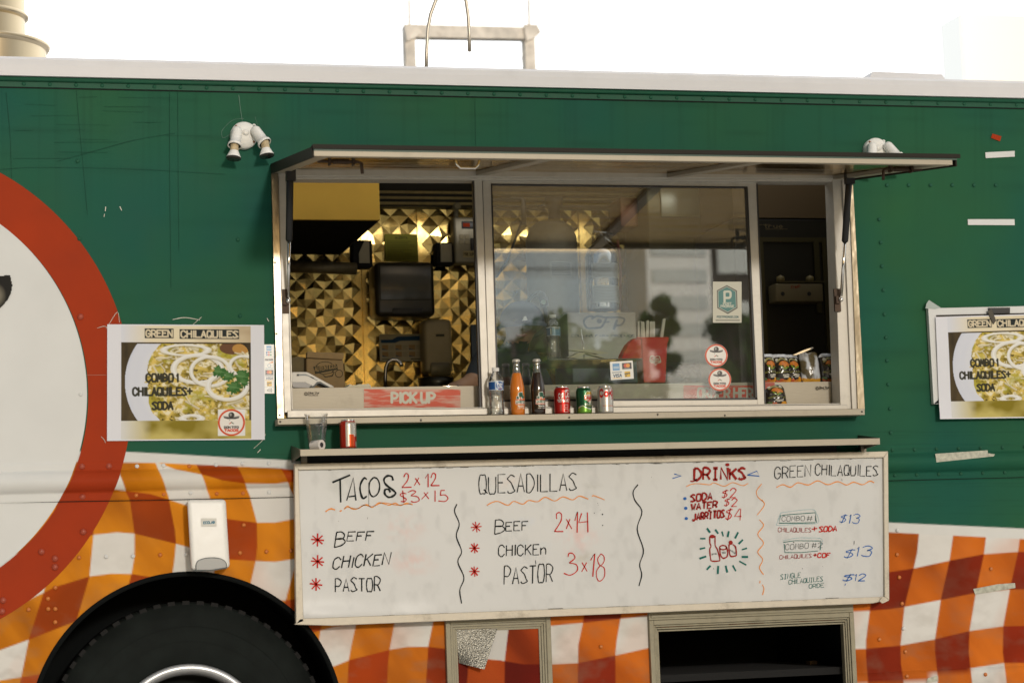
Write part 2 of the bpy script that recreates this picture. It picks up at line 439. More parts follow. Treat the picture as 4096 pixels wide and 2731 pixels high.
# ------------------------------------------------------------------ painted print (colour per vertex of a fine grid)
def vnoise(x, y, seed=0, octaves=4):
    r_ = np.random.default_rng(seed); out = np.zeros_like(x, float); amp = 1.0; tot = 0
    for o in range(octaves):
        t = r_.random((64, 64)); s_ = 2 ** o
        xx, yy = x * s_, y * s_
        xi, yi = np.floor(xx).astype(int), np.floor(yy).astype(int)
        fx, fy = xx - xi, yy - yi; fx = fx * fx * (3 - 2 * fx); fy = fy * fy * (3 - 2 * fy)
        g = lambda a, b: t[b % 64, a % 64]
        out += amp * ((g(xi, yi) * (1 - fx) + g(xi + 1, yi) * fx) * (1 - fy) + (g(xi, yi + 1) * (1 - fx) + g(xi + 1, yi + 1) * fx) * fy)
        tot += amp; amp *= 0.5
    return out / tot
class Canvas:
    """x right, y down, any units"""
    def __init__(s, x0, y0, x1, y1, step, bg=(0.8, 0.8, 0.8), alpha=1.0):
        nx, ny = int(round((x1 - x0) / step)) + 1, int(round((y1 - y0) / step)) + 1
        s.x0, s.y0, s.x1, s.y1 = x0, y0, x1, y1
        s.X, s.Y = np.meshgrid(np.linspace(x0, x1, nx), np.linspace(y0, y1, ny))
        s.c = np.zeros((ny, nx, 3)); s.c[:] = bg; s.a = np.full((ny, nx), float(alpha)); s.soft = step
    def put(s, sdf, col, k=1.0, alpha=True):
        cov = np.clip(0.5 - sdf / s.soft, 0, 1) * k
        s.c += (np.array(col) - s.c) * cov[..., None]
        if alpha: s.a = np.maximum(s.a, cov)
    def rect(s, x0, y0, x1, y1, col, r=0.0, k=1.0):
        cx, cy, hx, hy = (x0 + x1) / 2, (y0 + y1) / 2, abs(x1 - x0) / 2 - r, abs(y1 - y0) / 2 - r
        dx, dy = np.abs(s.X - cx) - hx, np.abs(s.Y - cy) - hy
        s.put(np.hypot(np.maximum(dx, 0), np.maximum(dy, 0)) + np.minimum(np.maximum(dx, dy), 0) - r, col, k)
    def ell_sdf(s, cx, cy, rx, ry):
        q = np.hypot((s.X - cx) / rx, (s.Y - cy) / ry)
        return (q - 1) * min(rx, ry)
    def ell(s, cx, cy, rx, ry, col, k=1.0): s.put(s.ell_sdf(cx, cy, rx, ry), col, k)
    def ring(s, cx, cy, rx, ry, w, col, k=1.0): s.put(np.abs(s.ell_sdf(cx, cy, rx, ry)) - w / 2, col, k)
    def poly(s, pts, col, k=1.0):
        ins = np.zeros(s.X.shape, bool); d = np.full(s.X.shape, 1e9); n = len(pts)
        for i in range(n):
            (ax, ay), (bx, by) = pts[i], pts[(i + 1) % n]
            d = np.minimum(d, s.seg(ax, ay, bx, by))
            with np.errstate(divide='ignore', invalid='ignore'):
                c = ((ay > s.Y) != (by > s.Y)) & (s.X < (bx - ax) * (s.Y - ay) / (by - ay + 1e-12) + ax)
            ins ^= c
        s.put(np.where(ins, -d, d), col, k)
    def seg(s, ax, ay, bx, by):
        dx, dy = bx - ax, by - ay; l2 = dx * dx + dy * dy + 1e-12
        t = np.clip(((s.X - ax) * dx + (s.Y - ay) * dy) / l2, 0, 1)
        return np.hypot(s.X - ax - t * dx, s.Y - ay - t * dy)
    def stroke(s, pts, w, col, k=1.0):
        m = w + 3 * s.soft
        xs, ys = [p[0] for p in pts], [p[1] for p in pts]
        ny, nx = s.X.shape
        i0 = int(max(0, (min(xs) - m - s.x0) / (s.x1 - s.x0) * nx)); i1 = int(min(nx, (max(xs) + m - s.x0) / (s.x1 - s.x0) * nx + 2))
        j0 = int(max(0, (min(ys) - m - s.y0) / (s.y1 - s.y0) * ny)); j1 = int(min(ny, (max(ys) + m - s.y0) / (s.y1 - s.y0) * ny + 2))
        if i1 <= i0 or j1 <= j0: return
        sub = object.__new__(Canvas); sub.X, sub.Y, sub.c, sub.a, sub.soft = s.X[j0:j1, i0:i1], s.Y[j0:j1, i0:i1], s.c[j0:j1, i0:i1], s.a[j0:j1, i0:i1], s.soft
        d = np.full(sub.X.shape, 1e9)
        for p, q in zip(pts[:-1], pts[1:]): d = np.minimum(d, sub.seg(p[0], p[1], q[0], q[1]))
        cov = np.clip(0.5 - (d - w / 2) / s.soft, 0, 1) * k
        sub.c += (np.array(col) - sub.c) * cov[..., None]
        np.maximum(sub.a, cov, out=sub.a)
    def text(s, t, x0, y0, x1, y1, w, col, k=1.0, slant=0.0):
        """capitals filling the box, y1 = baseline"""
        for st in word(t, x0 + w / 2, y1 - w / 2, x1 - w / 2, y1 - w / 2, y1 - y0 - w, slant): s.stroke(st, w, col, k)
    def plane(s, name, x0, x1, z0, z1, y, m, parent=None, curl=None, use_alpha=False, thick=None):
        u = (s.X - s.x0) / (s.x1 - s.x0); v = (s.Y - s.y0) / (s.y1 - s.y0)
        P = np.stack([x0 + (x1 - x0) * u, np.full_like(u, y), z1 + (z0 - z1) * v], -1)
        if curl is not None: P = curl(P, u, v)
        return grid_mesh(name, P, s.c, s.a if use_alpha else None, m, parent)
    def wrap(s, name, cx, cy, prof_r, z0, z1, m, parent=None, mid=0.0, use_alpha=False, lift=0.0004):
        """wrap round an upright axis; canvas x = arc angle in radians, centred on the side facing -Y turned by mid"""
        v = (s.Y - s.y0) / (s.y1 - s.y0); z = z1 + (z0 - z1) * v
        r_ = prof_r(z) + lift; a = s.X + mid
        P = np.stack([cx + r_ * np.sin(a), cy - r_ * np.cos(a), z], -1)
        return grid_mesh(name, P, s.c, s.a if use_alpha else None, m, parent)

def at_arr(PX, PY, y=0.0):
    d = np.stack([PX - IW / 2, IH / 2 - PY, np.full_like(PX, -FPX, dtype=float)], -1) @ ROT.T
    t = (y + DIST) / d[..., 1]
    return CAMP + d * t[..., None]
def px_plane(cv, name, y, m, parent=None, use_alpha=False, bend=None):
    """a printed sheet measured in photo points, lying on the plane Y = y"""
    P = at_arr(cv.X, cv.Y, y)
    if bend is not None: P[..., 1] += bend((cv.X - cv.x0) / (cv.x1 - cv.x0), (cv.Y - cv.y0) / (cv.y1 - cv.y0))
    return grid_mesh(name, P, cv.c, cv.a if use_alpha else None, m, parent)
def pen(mb, pts, w, y, sm=True):
    """marker stroke: photo points -> ribbon on the plane Y = y, w in photo points"""
    if sm and len(pts) > 2: pts = smooth_line(pts, 5)
    s_ = 0.00104
    k = len(pts); ph_ = pts[0][0]
    mb.ribbon([at(p[0], p[1], y) for p in pts], [w * s_ * (0.92 + 0.22 * math.sin(ph_ + i * 0.9) * math.sin(i * 0.37 + 1)) for i in range(k)])

# =====================================================================  GROUND AND SKYLINE
TR = (2969 - 2435) * 1.045 / 1000                # tyre radius
GZ = min(0.0, at(757, 2969, 0.10).z - TR)         # ground under the tyre
g = MB(); g.poly([(-400, -400, GZ), (400, -400, GZ), (400, 400, GZ), (-400, 400, GZ)])
gr = g.build('ground', mat('asphalt', (0.055, 0.053, 0.05), 0.9, noise=0.25, nscale=3, bump=0.3, bscale=120)); tag(gr, kind='structure')
p_ = MB(); p_.box(-12, 16, -20, 0.4, GZ - 0.1, GZ + 0.004)
pv = p_.build('pavement', mat('pale_concrete', (0.55, 0.53, 0.48), 0.85, noise=0.15, nscale=2)); tag(pv, kind='structure')  # unseen slab, made pale and extended to bounce light under the awning

# =====================================================================  TRUCK
X0T, X1T, DEEP = -2.6, 6.2, 2.25
truck = empty('food_truck', (1.8, 1.1, 0), 'green food truck wrapped in orange gingham with an open serving window', 'food truck')
zc = lambda py: at(2048, py, 0).z
Z_SEAM, Z_STRIP, Z_RAIL, Z_ROOF = zc(392), zc(371), zc(353), zc(275)
Z_BOT = 0.42
WX0, WX1, WZ0, WZ1 = rect(1116, 700, 3392, 1655, 0)          # serving window hole
HX0, HX1, _, HZ1 = rect(2622, 2492, 3392, 2760, 0)           # open hatch hole
M_T, M_B = zc(1846), zc(1928)                                # belt moulding
ARC = at(755, 2918, 0); ARC_R = (at(755 + 629, 2918).x - at(755 - 629, 2918).x) / 2
def wall_y(x, z):
    t = (z - (M_T + M_B) / 2) / ((M_T - M_B) / 2)
    bulge = -0.032 * np.clip(1 - t * t, 0, 1) ** 0.8
    lip = -0.004 * np.clip((M_T + 0.038 - z) / 0.01, 0, 1) * np.clip((z - M_B + 0.040) / 0.01, 0, 1)
    dents = 0.0035 * (vnoise(x * 1.3 + 9, z * 1.7 + 9, 3, 3) - 0.5) * np.clip((z - M_T - 0.05) * 8, 0, 1)
    return bulge + lip + dents
VL = [[(230, 1990), (180, 2344), (175, 2367), (115, 2557), (80, 2731)], [(340, 1880), (365, 2000), (374, 2138), (358, 2304), (306, 2482), (255, 2731)],
      [(477, 1898), (505, 1970), (519, 1998), (538, 2132), (538, 2222), (526, 2294), (514, 2340), (480, 2480), (440, 2731)],
      [(622, 1851), (673, 1983), (700, 2120), (704, 2172), (697, 2246), (690, 2292), (640, 2500), (600, 2731)],
      [(786, 1858), (837, 1983), (860, 2080), (865, 2200), (855, 2300), (800, 2500), (760, 2731)],
      [(949, 1867), (999, 1983), (1027, 2087), (1029, 2185), (1022, 2246), (1003, 2330), (960, 2520), (920, 2731)],
      [(1117, 1867), (1173, 1980), (1190, 2100), (1185, 2250), (1175, 2282), (1143, 2398), (1105, 2550), (1080, 2731)],
      [(1290, 1870), (1335, 1980), (1345, 2150), (1330, 2300), (1285, 2500), (1250, 2731)],
      [(1480, 2150), (1423, 2500), (1405, 2582), (1395, 2639), (1390, 2731)], [(1620, 2150), (1577, 2496), (1559, 2592), (1552, 2653), (1549, 2731)],
      [(1770, 2200), (1732, 2489), (1713, 2583), (1704, 2731)], [(1925, 2200), (1885, 2500), (1868, 2731)], [(2080, 2200), (2033, 2520), (2019, 2639), (2018, 2731)],
      [(2240, 2200), (2195, 2500), (2180, 2731)], [(2370, 2200), (2332, 2489), (2313, 2578), (2311, 2731)], [(2510, 2200), (2484, 2461), (2467, 2559), (2461, 2620), (2463, 2731)],
      [(2640, 2400), (2620, 2731)], [(2780, 2400), (2760, 2731)], [(2920, 2400), (2900, 2731)], [(3060, 2400), (3045, 2731)], [(3200, 2400), (3190, 2731)], [(3345, 2400), (3330, 2731)],
      [(3510, 2200), (3482, 2417), (3464, 2559), (3464, 2629), (3473, 2731)], [(3676, 2134), (3669, 2208), (3655, 2272), (3618, 2426), (3602, 2580), (3604, 2653), (3616, 2731)],
      [(3812, 2143), (3798, 2241), (3763, 2398), (3740, 2555), (3740, 2606), (3751, 2700)], [(3944, 2148), (3936, 2215), (3903, 2372), (3878, 2522), (3875, 2606), (3889, 2731)],
      [(4079, 2152), (4072, 2206), (4039, 2358), (4013, 2503), (4011, 2606), (4027, 2731)], [(4214, 2152), (4207, 2206), (4174, 2358), (4148, 2503), (4146, 2606), (4162, 2731)]]
HL = [([(0, 1000), (5000, 1000)], [(-500, 1750), (300, 1800), (636, 1851), (702, 1877), (818, 1902), (889, 1923), (982, 1935), (1100, 1935), (1140, 1930), (1300, 1925), (5000, 1800)]),
      ([(-500, 1960), (400, 1950), (600, 1975), (678, 1998), (748, 2021), (912, 2075), (1024, 2089), (1100, 2089), (1173, 2075), (1300, 2050), (2000, 2020), (5000, 1900)],
       [(-500, 2330), (0, 2230), (200, 2180), (374, 2138), (468, 2128), (538, 2133), (701, 2173), (753, 2187), (917, 2236), (1027, 2243), (1100, 2246), (1173, 2235), (1400, 2205), (2200, 2180), (3000, 2140), (4096, 2000)]),
      ([(-500, 2600), (0, 2450), (173, 2370), (220, 2346), (358, 2304), (444, 2293), (526, 2294), (608, 2307), (800, 2360), (1000, 2400), (1143, 2400), (1300, 2375), (1800, 2350), (2200, 2345), (3000, 2330), (3407, 2310), (3557, 2287), (3655, 2272), (3798, 2241), (3936, 2215), (4072, 2206), (4200, 2206)],
       [(-500, 2740), (0, 2599), (115, 2557), (306, 2482), (500, 2440), (800, 2480), (1100, 2540), (1262, 2526), (1337, 2505), (1500, 2480), (1800, 2470), (2000, 2495), (2210, 2501), (2332, 2489), (2600, 2460), (3407, 2444), (3478, 2441), (3557, 2435), (3618, 2426), (3763, 2398), (3903, 2370), (4039, 2356), (4200, 2356)]),
      ([(-500, 2860), (0, 2720), (500, 2640), (1262, 2680), (1339, 2662), (1395, 2639), (1505, 2611), (1559, 2597), (1631, 2585), (1713, 2585), (1772, 2592), (1900, 2630), (2000, 2639), (2094, 2655), (2215, 2655), (2311, 2650), (2461, 2620), (2594, 2590), (3000, 2600), (3419, 2594), (3464, 2593), (3602, 2580), (3740, 2555), (3878, 2522), (4013, 2503), (4200, 2500)],
       [(-500, 3000), (0, 2900), (1300, 2830), (2000, 2810), (2600, 2760), (3400, 2745), (3615, 2731), (3754, 2700), (3882, 2671), (4016, 2650), (4200, 2648)])]
GB = [(-1500, 1790), (480, 1805), (702, 1816), (935, 1830), (1100, 1837), (1180, 1842), (1400, 1880), (3557, 2089), (4096, 2113), (5500, 2180)]
WB = [(-1500, 1830), (496, 1849), (636, 1851), (842, 1860), (1100, 1872), (1180, 1880), (1400, 1915), (3557, 2128), (4096, 2155), (5500, 2215)]
ip = lambda v, pts: np.interp(v, [p[0] for p in pts], [p[1] for p in pts])
iy = lambda v, pts: np.interp(v, [p[1] for p in pts], [p[0] for p in pts])
def gingham(PX, PY):
    s = 5.0; st = lambda d: np.clip(d / s + 0.5, 0, 1)
    cols = [iy(PY, v) for v in VL]
    cm = np.zeros_like(PX)
    for b, e in zip(cols[0::2], cols[1::2]): cm = np.maximum(cm, st(PX - b) * st(e - PX))
    out = PX < cols[0] - 150
    k = np.floor((PX - cols[-1]) / 140).astype(int)
    cm = np.where(PX > cols[-1], (k % 2 == 1).astype(float), cm)
    rm = np.zeros_like(PX)
    for t_, b_ in HL: rm = np.maximum(rm, st(PY - ip(PX, t_)) * st(ip(PX, b_) - PY))
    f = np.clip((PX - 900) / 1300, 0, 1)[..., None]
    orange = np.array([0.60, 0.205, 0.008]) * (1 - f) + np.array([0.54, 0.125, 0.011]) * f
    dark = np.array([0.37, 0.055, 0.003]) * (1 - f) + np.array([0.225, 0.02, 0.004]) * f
    white = np.array([0.67, 0.655, 0.62])
    w = np.broadcast_to(white, PX.shape + (3,)).copy()
    # printed cloth folds: rosy on the white squares, paler or deeper orange on the dyed ones
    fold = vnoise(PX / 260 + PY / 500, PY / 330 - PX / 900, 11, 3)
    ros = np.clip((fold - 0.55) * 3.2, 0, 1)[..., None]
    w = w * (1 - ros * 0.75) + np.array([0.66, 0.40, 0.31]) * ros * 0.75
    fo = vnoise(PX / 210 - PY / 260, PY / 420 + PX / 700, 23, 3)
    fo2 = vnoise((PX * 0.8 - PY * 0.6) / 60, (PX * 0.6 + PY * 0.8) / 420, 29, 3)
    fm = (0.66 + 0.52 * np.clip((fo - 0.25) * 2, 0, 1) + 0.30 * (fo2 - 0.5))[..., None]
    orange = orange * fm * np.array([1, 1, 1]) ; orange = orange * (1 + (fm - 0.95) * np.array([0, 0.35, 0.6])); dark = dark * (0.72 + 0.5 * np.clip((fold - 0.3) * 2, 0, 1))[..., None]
    cm, rm = cm[..., None], rm[..., None]
    one = cm + rm - 2 * cm * rm; two = cm * rm
    return w * (1 - cm) * (1 - rm) + orange * one + dark * two
def wall_colour(PX, PY):
    green = np.array([0.0165, 0.094, 0.053])
    st = lambda d: np.clip(d / 5.0 + 0.5, 0, 1)[..., None]
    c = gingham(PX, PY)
    c = c + (np.array([0.64, 0.64, 0.615]) - c) * st(ip(PX, WB) - PY)
    gr_ = np.broadcast_to(green, c.shape)
    # the printed green drifts from bluish to leafy in broad soft patches
    n = (vnoise(PX / 420, PY / 420, 5, 3) - 0.5)[..., None]
    gr_ = gr_ * (1 + n * np.array([1.1, 0.25, -0.6]))
    c = c + (gr_ - c) * st(ip(PX, GB) - PY)
    # rain streaks running down from the roof strip, road dirt along the bottom
    drip = vnoise(PX / 13, PY / 700, 37, 3); dm = np.clip((drip - 0.56) * 5, 0, 1) * np.clip(1 - (PY - 350) / 700, 0, 1)
    c = c * (1 - 0.10 * dm)[..., None]
    dirt = np.clip((vnoise(PX / 70, PY / 45, 39, 4) - 0.46) * 3, 0, 1) * np.clip((PY - 2050) / 700, 0, 1)
    c = c + (np.array([0.20, 0.15, 0.10]) - c) * (0.30 * dirt)[..., None]
    # long faint horizontal rub marks and grime
    rub = vnoise(PX / 900, PY / 6.0, 31, 3)
    c = c * (1 - 0.13 * np.clip((rub - 0.62) * 5, 0, 1) * (PY < ip(PX, GB)))[..., None]
    return c
xs = np.concatenate([np.arange(X0T, -1.0, 0.03), np.arange(-1.0, -0.12, 0.01), np.arange(-0.12, 4.95, 0.005), np.arange(4.95, X1T + 0.01, 0.01)])
zs = np.concatenate([np.arange(Z_BOT, 0.66, 0.03), np.arange(0.66, zc(1735), 0.005), np.linspace(zc(1735), WZ0, 4)[1:], np.linspace(WZ0, WZ1, 34)[1:], np.linspace(WZ1, Z_SEAM, 18)[1:]])
xs = np.sort(np.concatenate([xs[(np.abs(xs - WX0) > 0.002) & (np.abs(xs - WX1) > 0.002)], [WX0, WX1]]))
XX, ZZ = np.meshgrid(xs, zs[::-1])
PXX, PYY = proj(XX, np.zeros_like(XX), ZZ)
cx_, cz_ = (XX[:-1, :-1] + XX[1:, 1:]) / 2, (ZZ[:-1, :-1] + ZZ[1:, 1:]) / 2
drop = ((cx_ > WX0) & (cx_ < WX1) & (cz_ > WZ0) & (cz_ < WZ1)) | (np.hypot(cx_ - ARC.x, cz_ - ARC.z) < ARC_R) | ((cx_ > HX0) & (cx_ < HX1) & (cz_ < HZ1) & (cz_ > 0.6))
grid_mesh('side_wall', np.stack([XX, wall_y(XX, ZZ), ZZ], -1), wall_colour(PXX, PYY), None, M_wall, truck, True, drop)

# round logo decal: red ring and white disc, pressed over the moulding
def polar(name, c, r0, r1, nr, col, m, lift):
    a = np.linspace(0, 2 * np.pi, 1081); r_ = np.linspace(r0, r1, nr)
    A, RR = np.meshgrid(a, r_)
    P = at_arr(c[0] + RR * np.cos(A), c[1] + RR * np.sin(A), 0.0)
    P[..., 1] = wall_y(P[..., 0], P[..., 2]) - lift
    keep = np.zeros((nr - 1, 1080), bool); keep |= (P[:-1, :-1, 0] < X0T + 0.02)
    return grid_mesh(name, P, None, None, m, truck, True, keep)
M_redvinyl = mat('red_vinyl', (0.33, 0.038, 0.010), 0.6, noise=0.1, nscale=5, spec=0.07)
M_whitevinyl = mat('white_vinyl', (0.66, 0.67, 0.66), 0.6, noise=0.04, nscale=4, spec=0.07)
polar('logo_ring', (-489, 1583), 842, 1017, 50, None, M_redvinyl, 0.0022)
polar('logo_disc', (-498, 1581), 2, 846, 160, None, M_whitevinyl, 0.0036)
cv = Canvas(-170, 1080, 56, 1250, 3, (0.015, 0.014, 0.012), 0.0)
cv.poly([(-170, 1120), (-60, 1108), (40, 1101), (49, 1141), (44, 1170), (30, 1200), (0, 1232), (-60, 1245), (-170, 1240)], (0.014, 0.013, 0.011))
cv.c += (np.array([0.30, 0.27, 0.20]) - cv.c) * np.clip(1 - np.hypot((cv.X + 20) / 46, (cv.Y - 1182) / 52), 0, 1)[..., None]
px_plane(cv, 'logo_emblem', -0.0085, M_print, truck, True)

# seams, scratches, tape scraps: thin lines lying on the skin
M_seam = mat('seam_line', (0.011, 0.05, 0.032), 0.7, spec=0.1)
def seam(pts, w=1.6, y=-0.005):
    b = MB(); pen(b, pts, w, y); b.build('vinyl_seam', M_seam, truck)
seam([(24, 370), (40, 540), (46, 715)]); seam([(305, 360), (315, 480), (330, 640), (350, 860)], 1.3)
seam([(678, 362), (679, 700), (684, 1150)], 1.4); seam([(711, 366), (713, 700), (716, 1000)], 1.2)
seam([(230, 645), (400, 598), (540, 560), (700, 533)], 1.4); seam([(0, 678), (150, 670), (500, 675), (900, 697)], 1.1)
seam([(1900, 390), (1903, 600)], 1.2)
M_seam = mat('dark_seam_line', (0.01, 0.012, 0.01), 0.8, spec=0.1)
seam([(0, 2010), (678, 1998), (1180, 1987)], 3.0, -0.006); seam([(3553, 1922), (4096, 1908)], 3.0, -0.006)
M_seam = mat('pale_seam_line', (0.35, 0.22, 0.17), 0.8, spec=0.1)
seam([(0, 1502), (428, 1499)], 1.2, -0.0035); seam([(0, 1499), (340, 1490)], 1.0, -0.0035)
M_seam = MATS['seam_line']
for k in range(16):
    yy = random.uniform(380, 640); xa = random.uniform(20, 700); seam([(xa, yy), (xa + random.uniform(60, 260), yy + random.uniform(-3, 6))], 0.9)
M_tape = mat('old_tape', (0.42, 0.42, 0.34), 0.4, noise=0.3, nscale=60)
for w_q, group_ in ((3, ([(423, 827), (421, 845)], [(479, 826), (487, 842)], [(418, 856), (416, 868)], [(1068, 1272), (1075, 1285)], [(1030, 1810), (1042, 1797)], [(690, 1278), (740, 1270), (800, 1280)])),
                    (1.8, ([(425, 1315), (440, 1290), (470, 1248), (478, 1290)], [(388, 1312), (420, 1305), (440, 1322)], [(1015, 1793), (1050, 1760), (1062, 1735)], [(405, 1745), (418, 1760), (421, 1770)], [(770, 1300), (790, 1282), (806, 1268)]))):
    for pts in group_:
        sc_ = MB(); pen(sc_, pts, w_q, -0.006); sc_.build('tape_scrap', M_tape, truck)
for q, yy in (([(3741, 1814), (3950, 1800), (3952, 1812), (3980, 1816), (3975, 1824), (3746, 1848)], -0.036), ([(3893, 2354), (3990, 2335), (4060, 2330), (4062, 2350), (3900, 2376)], -0.005), ([(3711, 2711), (3750, 2700), (3752, 2722), (3706, 2728)], -0.005)):
    sc_ = MB(); sc_.poly([at(a, b, yy) for a, b in q]); sc_.build('tape_scrap', M_tape, truck)
for q in ([(3941, 610), (4059, 604), (4059, 627), (3943, 633)], [(3871, 877), (4058, 877), (4059, 901), (3872, 900)]):
    tp = MB(); tp.poly([at(a, b, -0.004) for a, b in q]); tp.build('white_tape_strip', M_whitevinyl, truck)
tp = MB(); tp.poly([at(a, b, -0.004) for a, b in [(3970, 535), (4006, 546), (4000, 566), (3964, 552)]]); tp.build('red_tape_scrap', M_redvinyl, truck)

# roof band, drip rail, riveted strip
rf = MB()
zt = Z_ROOF
prof = [(-0.030, Z_RAIL), (-0.030, zt - 0.040), (-0.026, zt - 0.016), (-0.014, zt - 0.004), (0.01, zt), (0.12, zt + 0.006), (0.12, zt - 0.03), (0.02, zt - 0.03), (0.02, Z_RAIL)]
rf.prism([(X0T - 0.02, a, b) for a, b in prof], (X1T - X0T + 0.04, 0, 0))
rf.build('roof_edge', M_roofwhite, truck)
SKX0, SKX1, SKY0, SKY1 = WX0 - 0.45, WX1 + 0.5, 0.15, 0.93          # opening added in the unseen roof so sky light fills the kitchen
def holed_sheet(name, z, thick, y0, x0, x1, m):
    gx = np.array([x0, SKX0, SKX1, x1]); gy = np.array([y0, SKY0, SKY1, DEEP + 0.02])
    GX, GY_ = np.meshgrid(gx, gy); dr = np.zeros((3, 3), bool); dr[1, 1] = True
    o = grid_mesh(name, np.stack([GX, GY_, np.full_like(GX, z)], -1), None, None, m, truck, False, dr)
    so = o.modifiers.new('thick', 'SOLIDIFY'); so.thickness = thick; so.offset = 0; return o
holed_sheet('roof', zt - 0.01, 0.03, 0.122, X0T - 0.02, X1T + 0.02, M_roofwhite)
rl = MB(); rl.sm = True
zr = (Z_RAIL + Z_STRIP) / 2; rr = (Z_RAIL - Z_STRIP) / 2
rl.tube([(X0T, -0.010, zr), (X1T, -0.010, zr)], rr * 1.02, 14)
rl.build('drip_rail', M_green, truck)
st_ = MB(); st_.box(X0T, X1T, -0.007, 0.02, Z_SEAM + 0.001, Z_STRIP + 0.006); st_.build('rivet_strip', M_green, truck)
ln = MB(); ln.box(X0T, X1T, -0.0035, 0.01, Z_SEAM - 0.003, Z_SEAM); ln.build('sealant_line', M_dark, truck)
N_RIV = [0]; REST = []
def rivets(name, spots, r, m, y):
    """every rivet a part, sharing one mesh per size and colour"""
    b = MB(); b.sm = True
    b.lathe([(r, 0), (r * 0.94, r * 0.28), (r * 0.6, r * 0.52), (0.0, r * 0.6)], (0, 0, 0), (0, -1, 0), 10)
    src = None; rest = MB(); rest.sm = True
    for px, py in spots:
        c = at(px, py, y)
        if N_RIV[0] >= 100:
            rest.lathe([(r, 0), (r * 0.94, r * 0.28), (r * 0.6, r * 0.52), (0.0, r * 0.6)], (c.x, y, c.z), (0, -1, 0), 10); continue
        if src is None: src = b.build('rivet', m, truck); o = src
        else:
            o = src.copy(); C.objects.link(o); o.parent = truck
        o.location = Vector((c.x, y, c.z)) - truck.location
        N_RIV[0] += 1
    if rest.v: REST.append((rest, m))
top_riv = [(95 + i * 104.5, 336 + i * 104.5 * 0.0222 - (i * 104.5 / 4096) ** 2 * 4) for i in range(-1, 39)]
rivets('panel_rivets', [(311, 645), (317, 956), (952, 959), (960, 1263), (1534, 588), (2123, 602), (3517, 878), (3523, 970), (3528, 1065), (3534, 1160), (3538, 1257), (3544, 1350), (3548, 1442), (3553, 1537), (3560, 1634), (3563, 1730)]
       + [(3548 + i * 87, 741) for i in range(6)], 0.0085, M_green, -0.002)
M_rv_red = mat('rivet_red', (0.33, 0.05, 0.02), 0.4, coat=0.3); M_rv_org = mat('rivet_orange', (0.52, 0.15, 0.02), 0.4, coat=0.3)
rivets('ring_rivets', [(322, 1267), (328, 1866), (436, 1864), (333, 2126), (166, 2206), (220, 2233), (220, 2267), (12, 2400), (8, 2444), (330, 1986)], 0.0135, M_rv_red, -0.0035)
rivets('gingham_rivets', [(316, 2229), (221, 2349), (192, 2393), (193, 2434), (221, 2434), (221, 2487), (641, 2218), (757, 1864), (545, 1980), (655, 1977), (867, 1974), (972, 1972), (960, 2210), (1066, 2205), (1165, 2201), (975, 2099),
        (2404, 2585), (3588, 2217), (3597, 2308), (3608, 2413), (3622, 2605), (3628, 2703), (3518, 2556), (3964, 2274), (3942, 2696), (114, 2437)], 0.0088, M_rv_org, -0.003)
rivets('white_rivets', [(425, 2225), (532, 2223), (746, 2215), (548, 1864), (654, 1861), (864, 1858), (970, 1854), (1075, 1852), (1176, 1848), (762, 1971), (1076, 1968), (323, 1577), (3590, 2120), (3615, 2512)], 0.0085, M_whitevinyl, -0.005)
rivets('strip_rivets', top_riv, 0.0082, M_green, -0.007)
rivets('belt_rivets', [(3570 + i * 88, 1800 - i * 2.2) for i in range(7)] + [(3579 + i * 88, 1900 - i * 2.2) for i in range(7)], 0.008, M_green, -0.005)
rest = MB(); rest.sm = True
for r_, m_ in REST:
    rest.mat(m_); n = len(rest.v); rest.v += r_.v
    for f in r_.f: rest.face(tuple(n + q for q in f))
tag(rest.build('small_rivets', None, truck), kind='stuff')

# the box of the truck: ends, far side, floor
bx = MB()
bx.box(X0T - 0.02, X0T, 0, DEEP, Z_BOT, Z_RAIL); bx.box(X1T, X1T + 0.02, 0, DEEP, Z_BOT, Z_RAIL); bx.box(X0T, X1T, DEEP, DEEP + 0.02, Z_BOT, Z_RAIL)
bx.build('body_shell', M_green, truck)
fl = MB(); fl.box(X0T, X1T, 0.03, DEEP, Z_BOT, Z_BOT + 0.03); fl.box(WX0 - 1.2, X1T, 0.05, DEEP, 0.66, 0.69); fl.build('floor', M_dark, truck)
# wheel well, lip of the arch, wheel
ww = MB(); ww.sm = True
ww.lathe([(ARC_R - 0.002, -0.001), (ARC_R - 0.004, 0.55)], (ARC.x, 0, ARC.z), (0, 1, 0), 96)
ww.sm = False; ww.disc((ARC.x, 0.5, ARC.z), ARC_R - 0.004, (0, -1, 0), 64)
ww.mat(M_rubber); ww.build('wheel_well', None, truck)
wl_ = MB(); wl_.sm = True
wl_.lathe([(ARC_R - 0.014, 0.006), (ARC_R - 0.014, -0.0045), (ARC_R + 0.005, -0.0045), (ARC_R + 0.005, 0.006)], (ARC.x, 0, ARC.z), (0, 1, 0), 128)
wl_.build('arch_lip', M_rubber, truck)
WHC = at(757, 2969, 0.10)
ty = MB(); ty.sm = True; ty.mat(M_dark); ty.mats = [mat('tyre_rubber', (0.011, 0.014, 0.013), 0.8, noise=0.3, nscale=12, spec=0.12), M_dark]; ty.cur = 0
prof = [(0.30, 0.0), (0.33, -0.018), (0.38, -0.026), (0.44, -0.024), (0.49, -0.012), (TR - 0.012, 0.006), (TR, 0.03), (TR, 0.20), (TR - 0.02, 0.235), (0.42, 0.25), (0.3, 0.22)]
ty.lathe(prof, (WHC.x, 0.12, WHC.z), (0, 1, 0), 96)
ty.sm = False
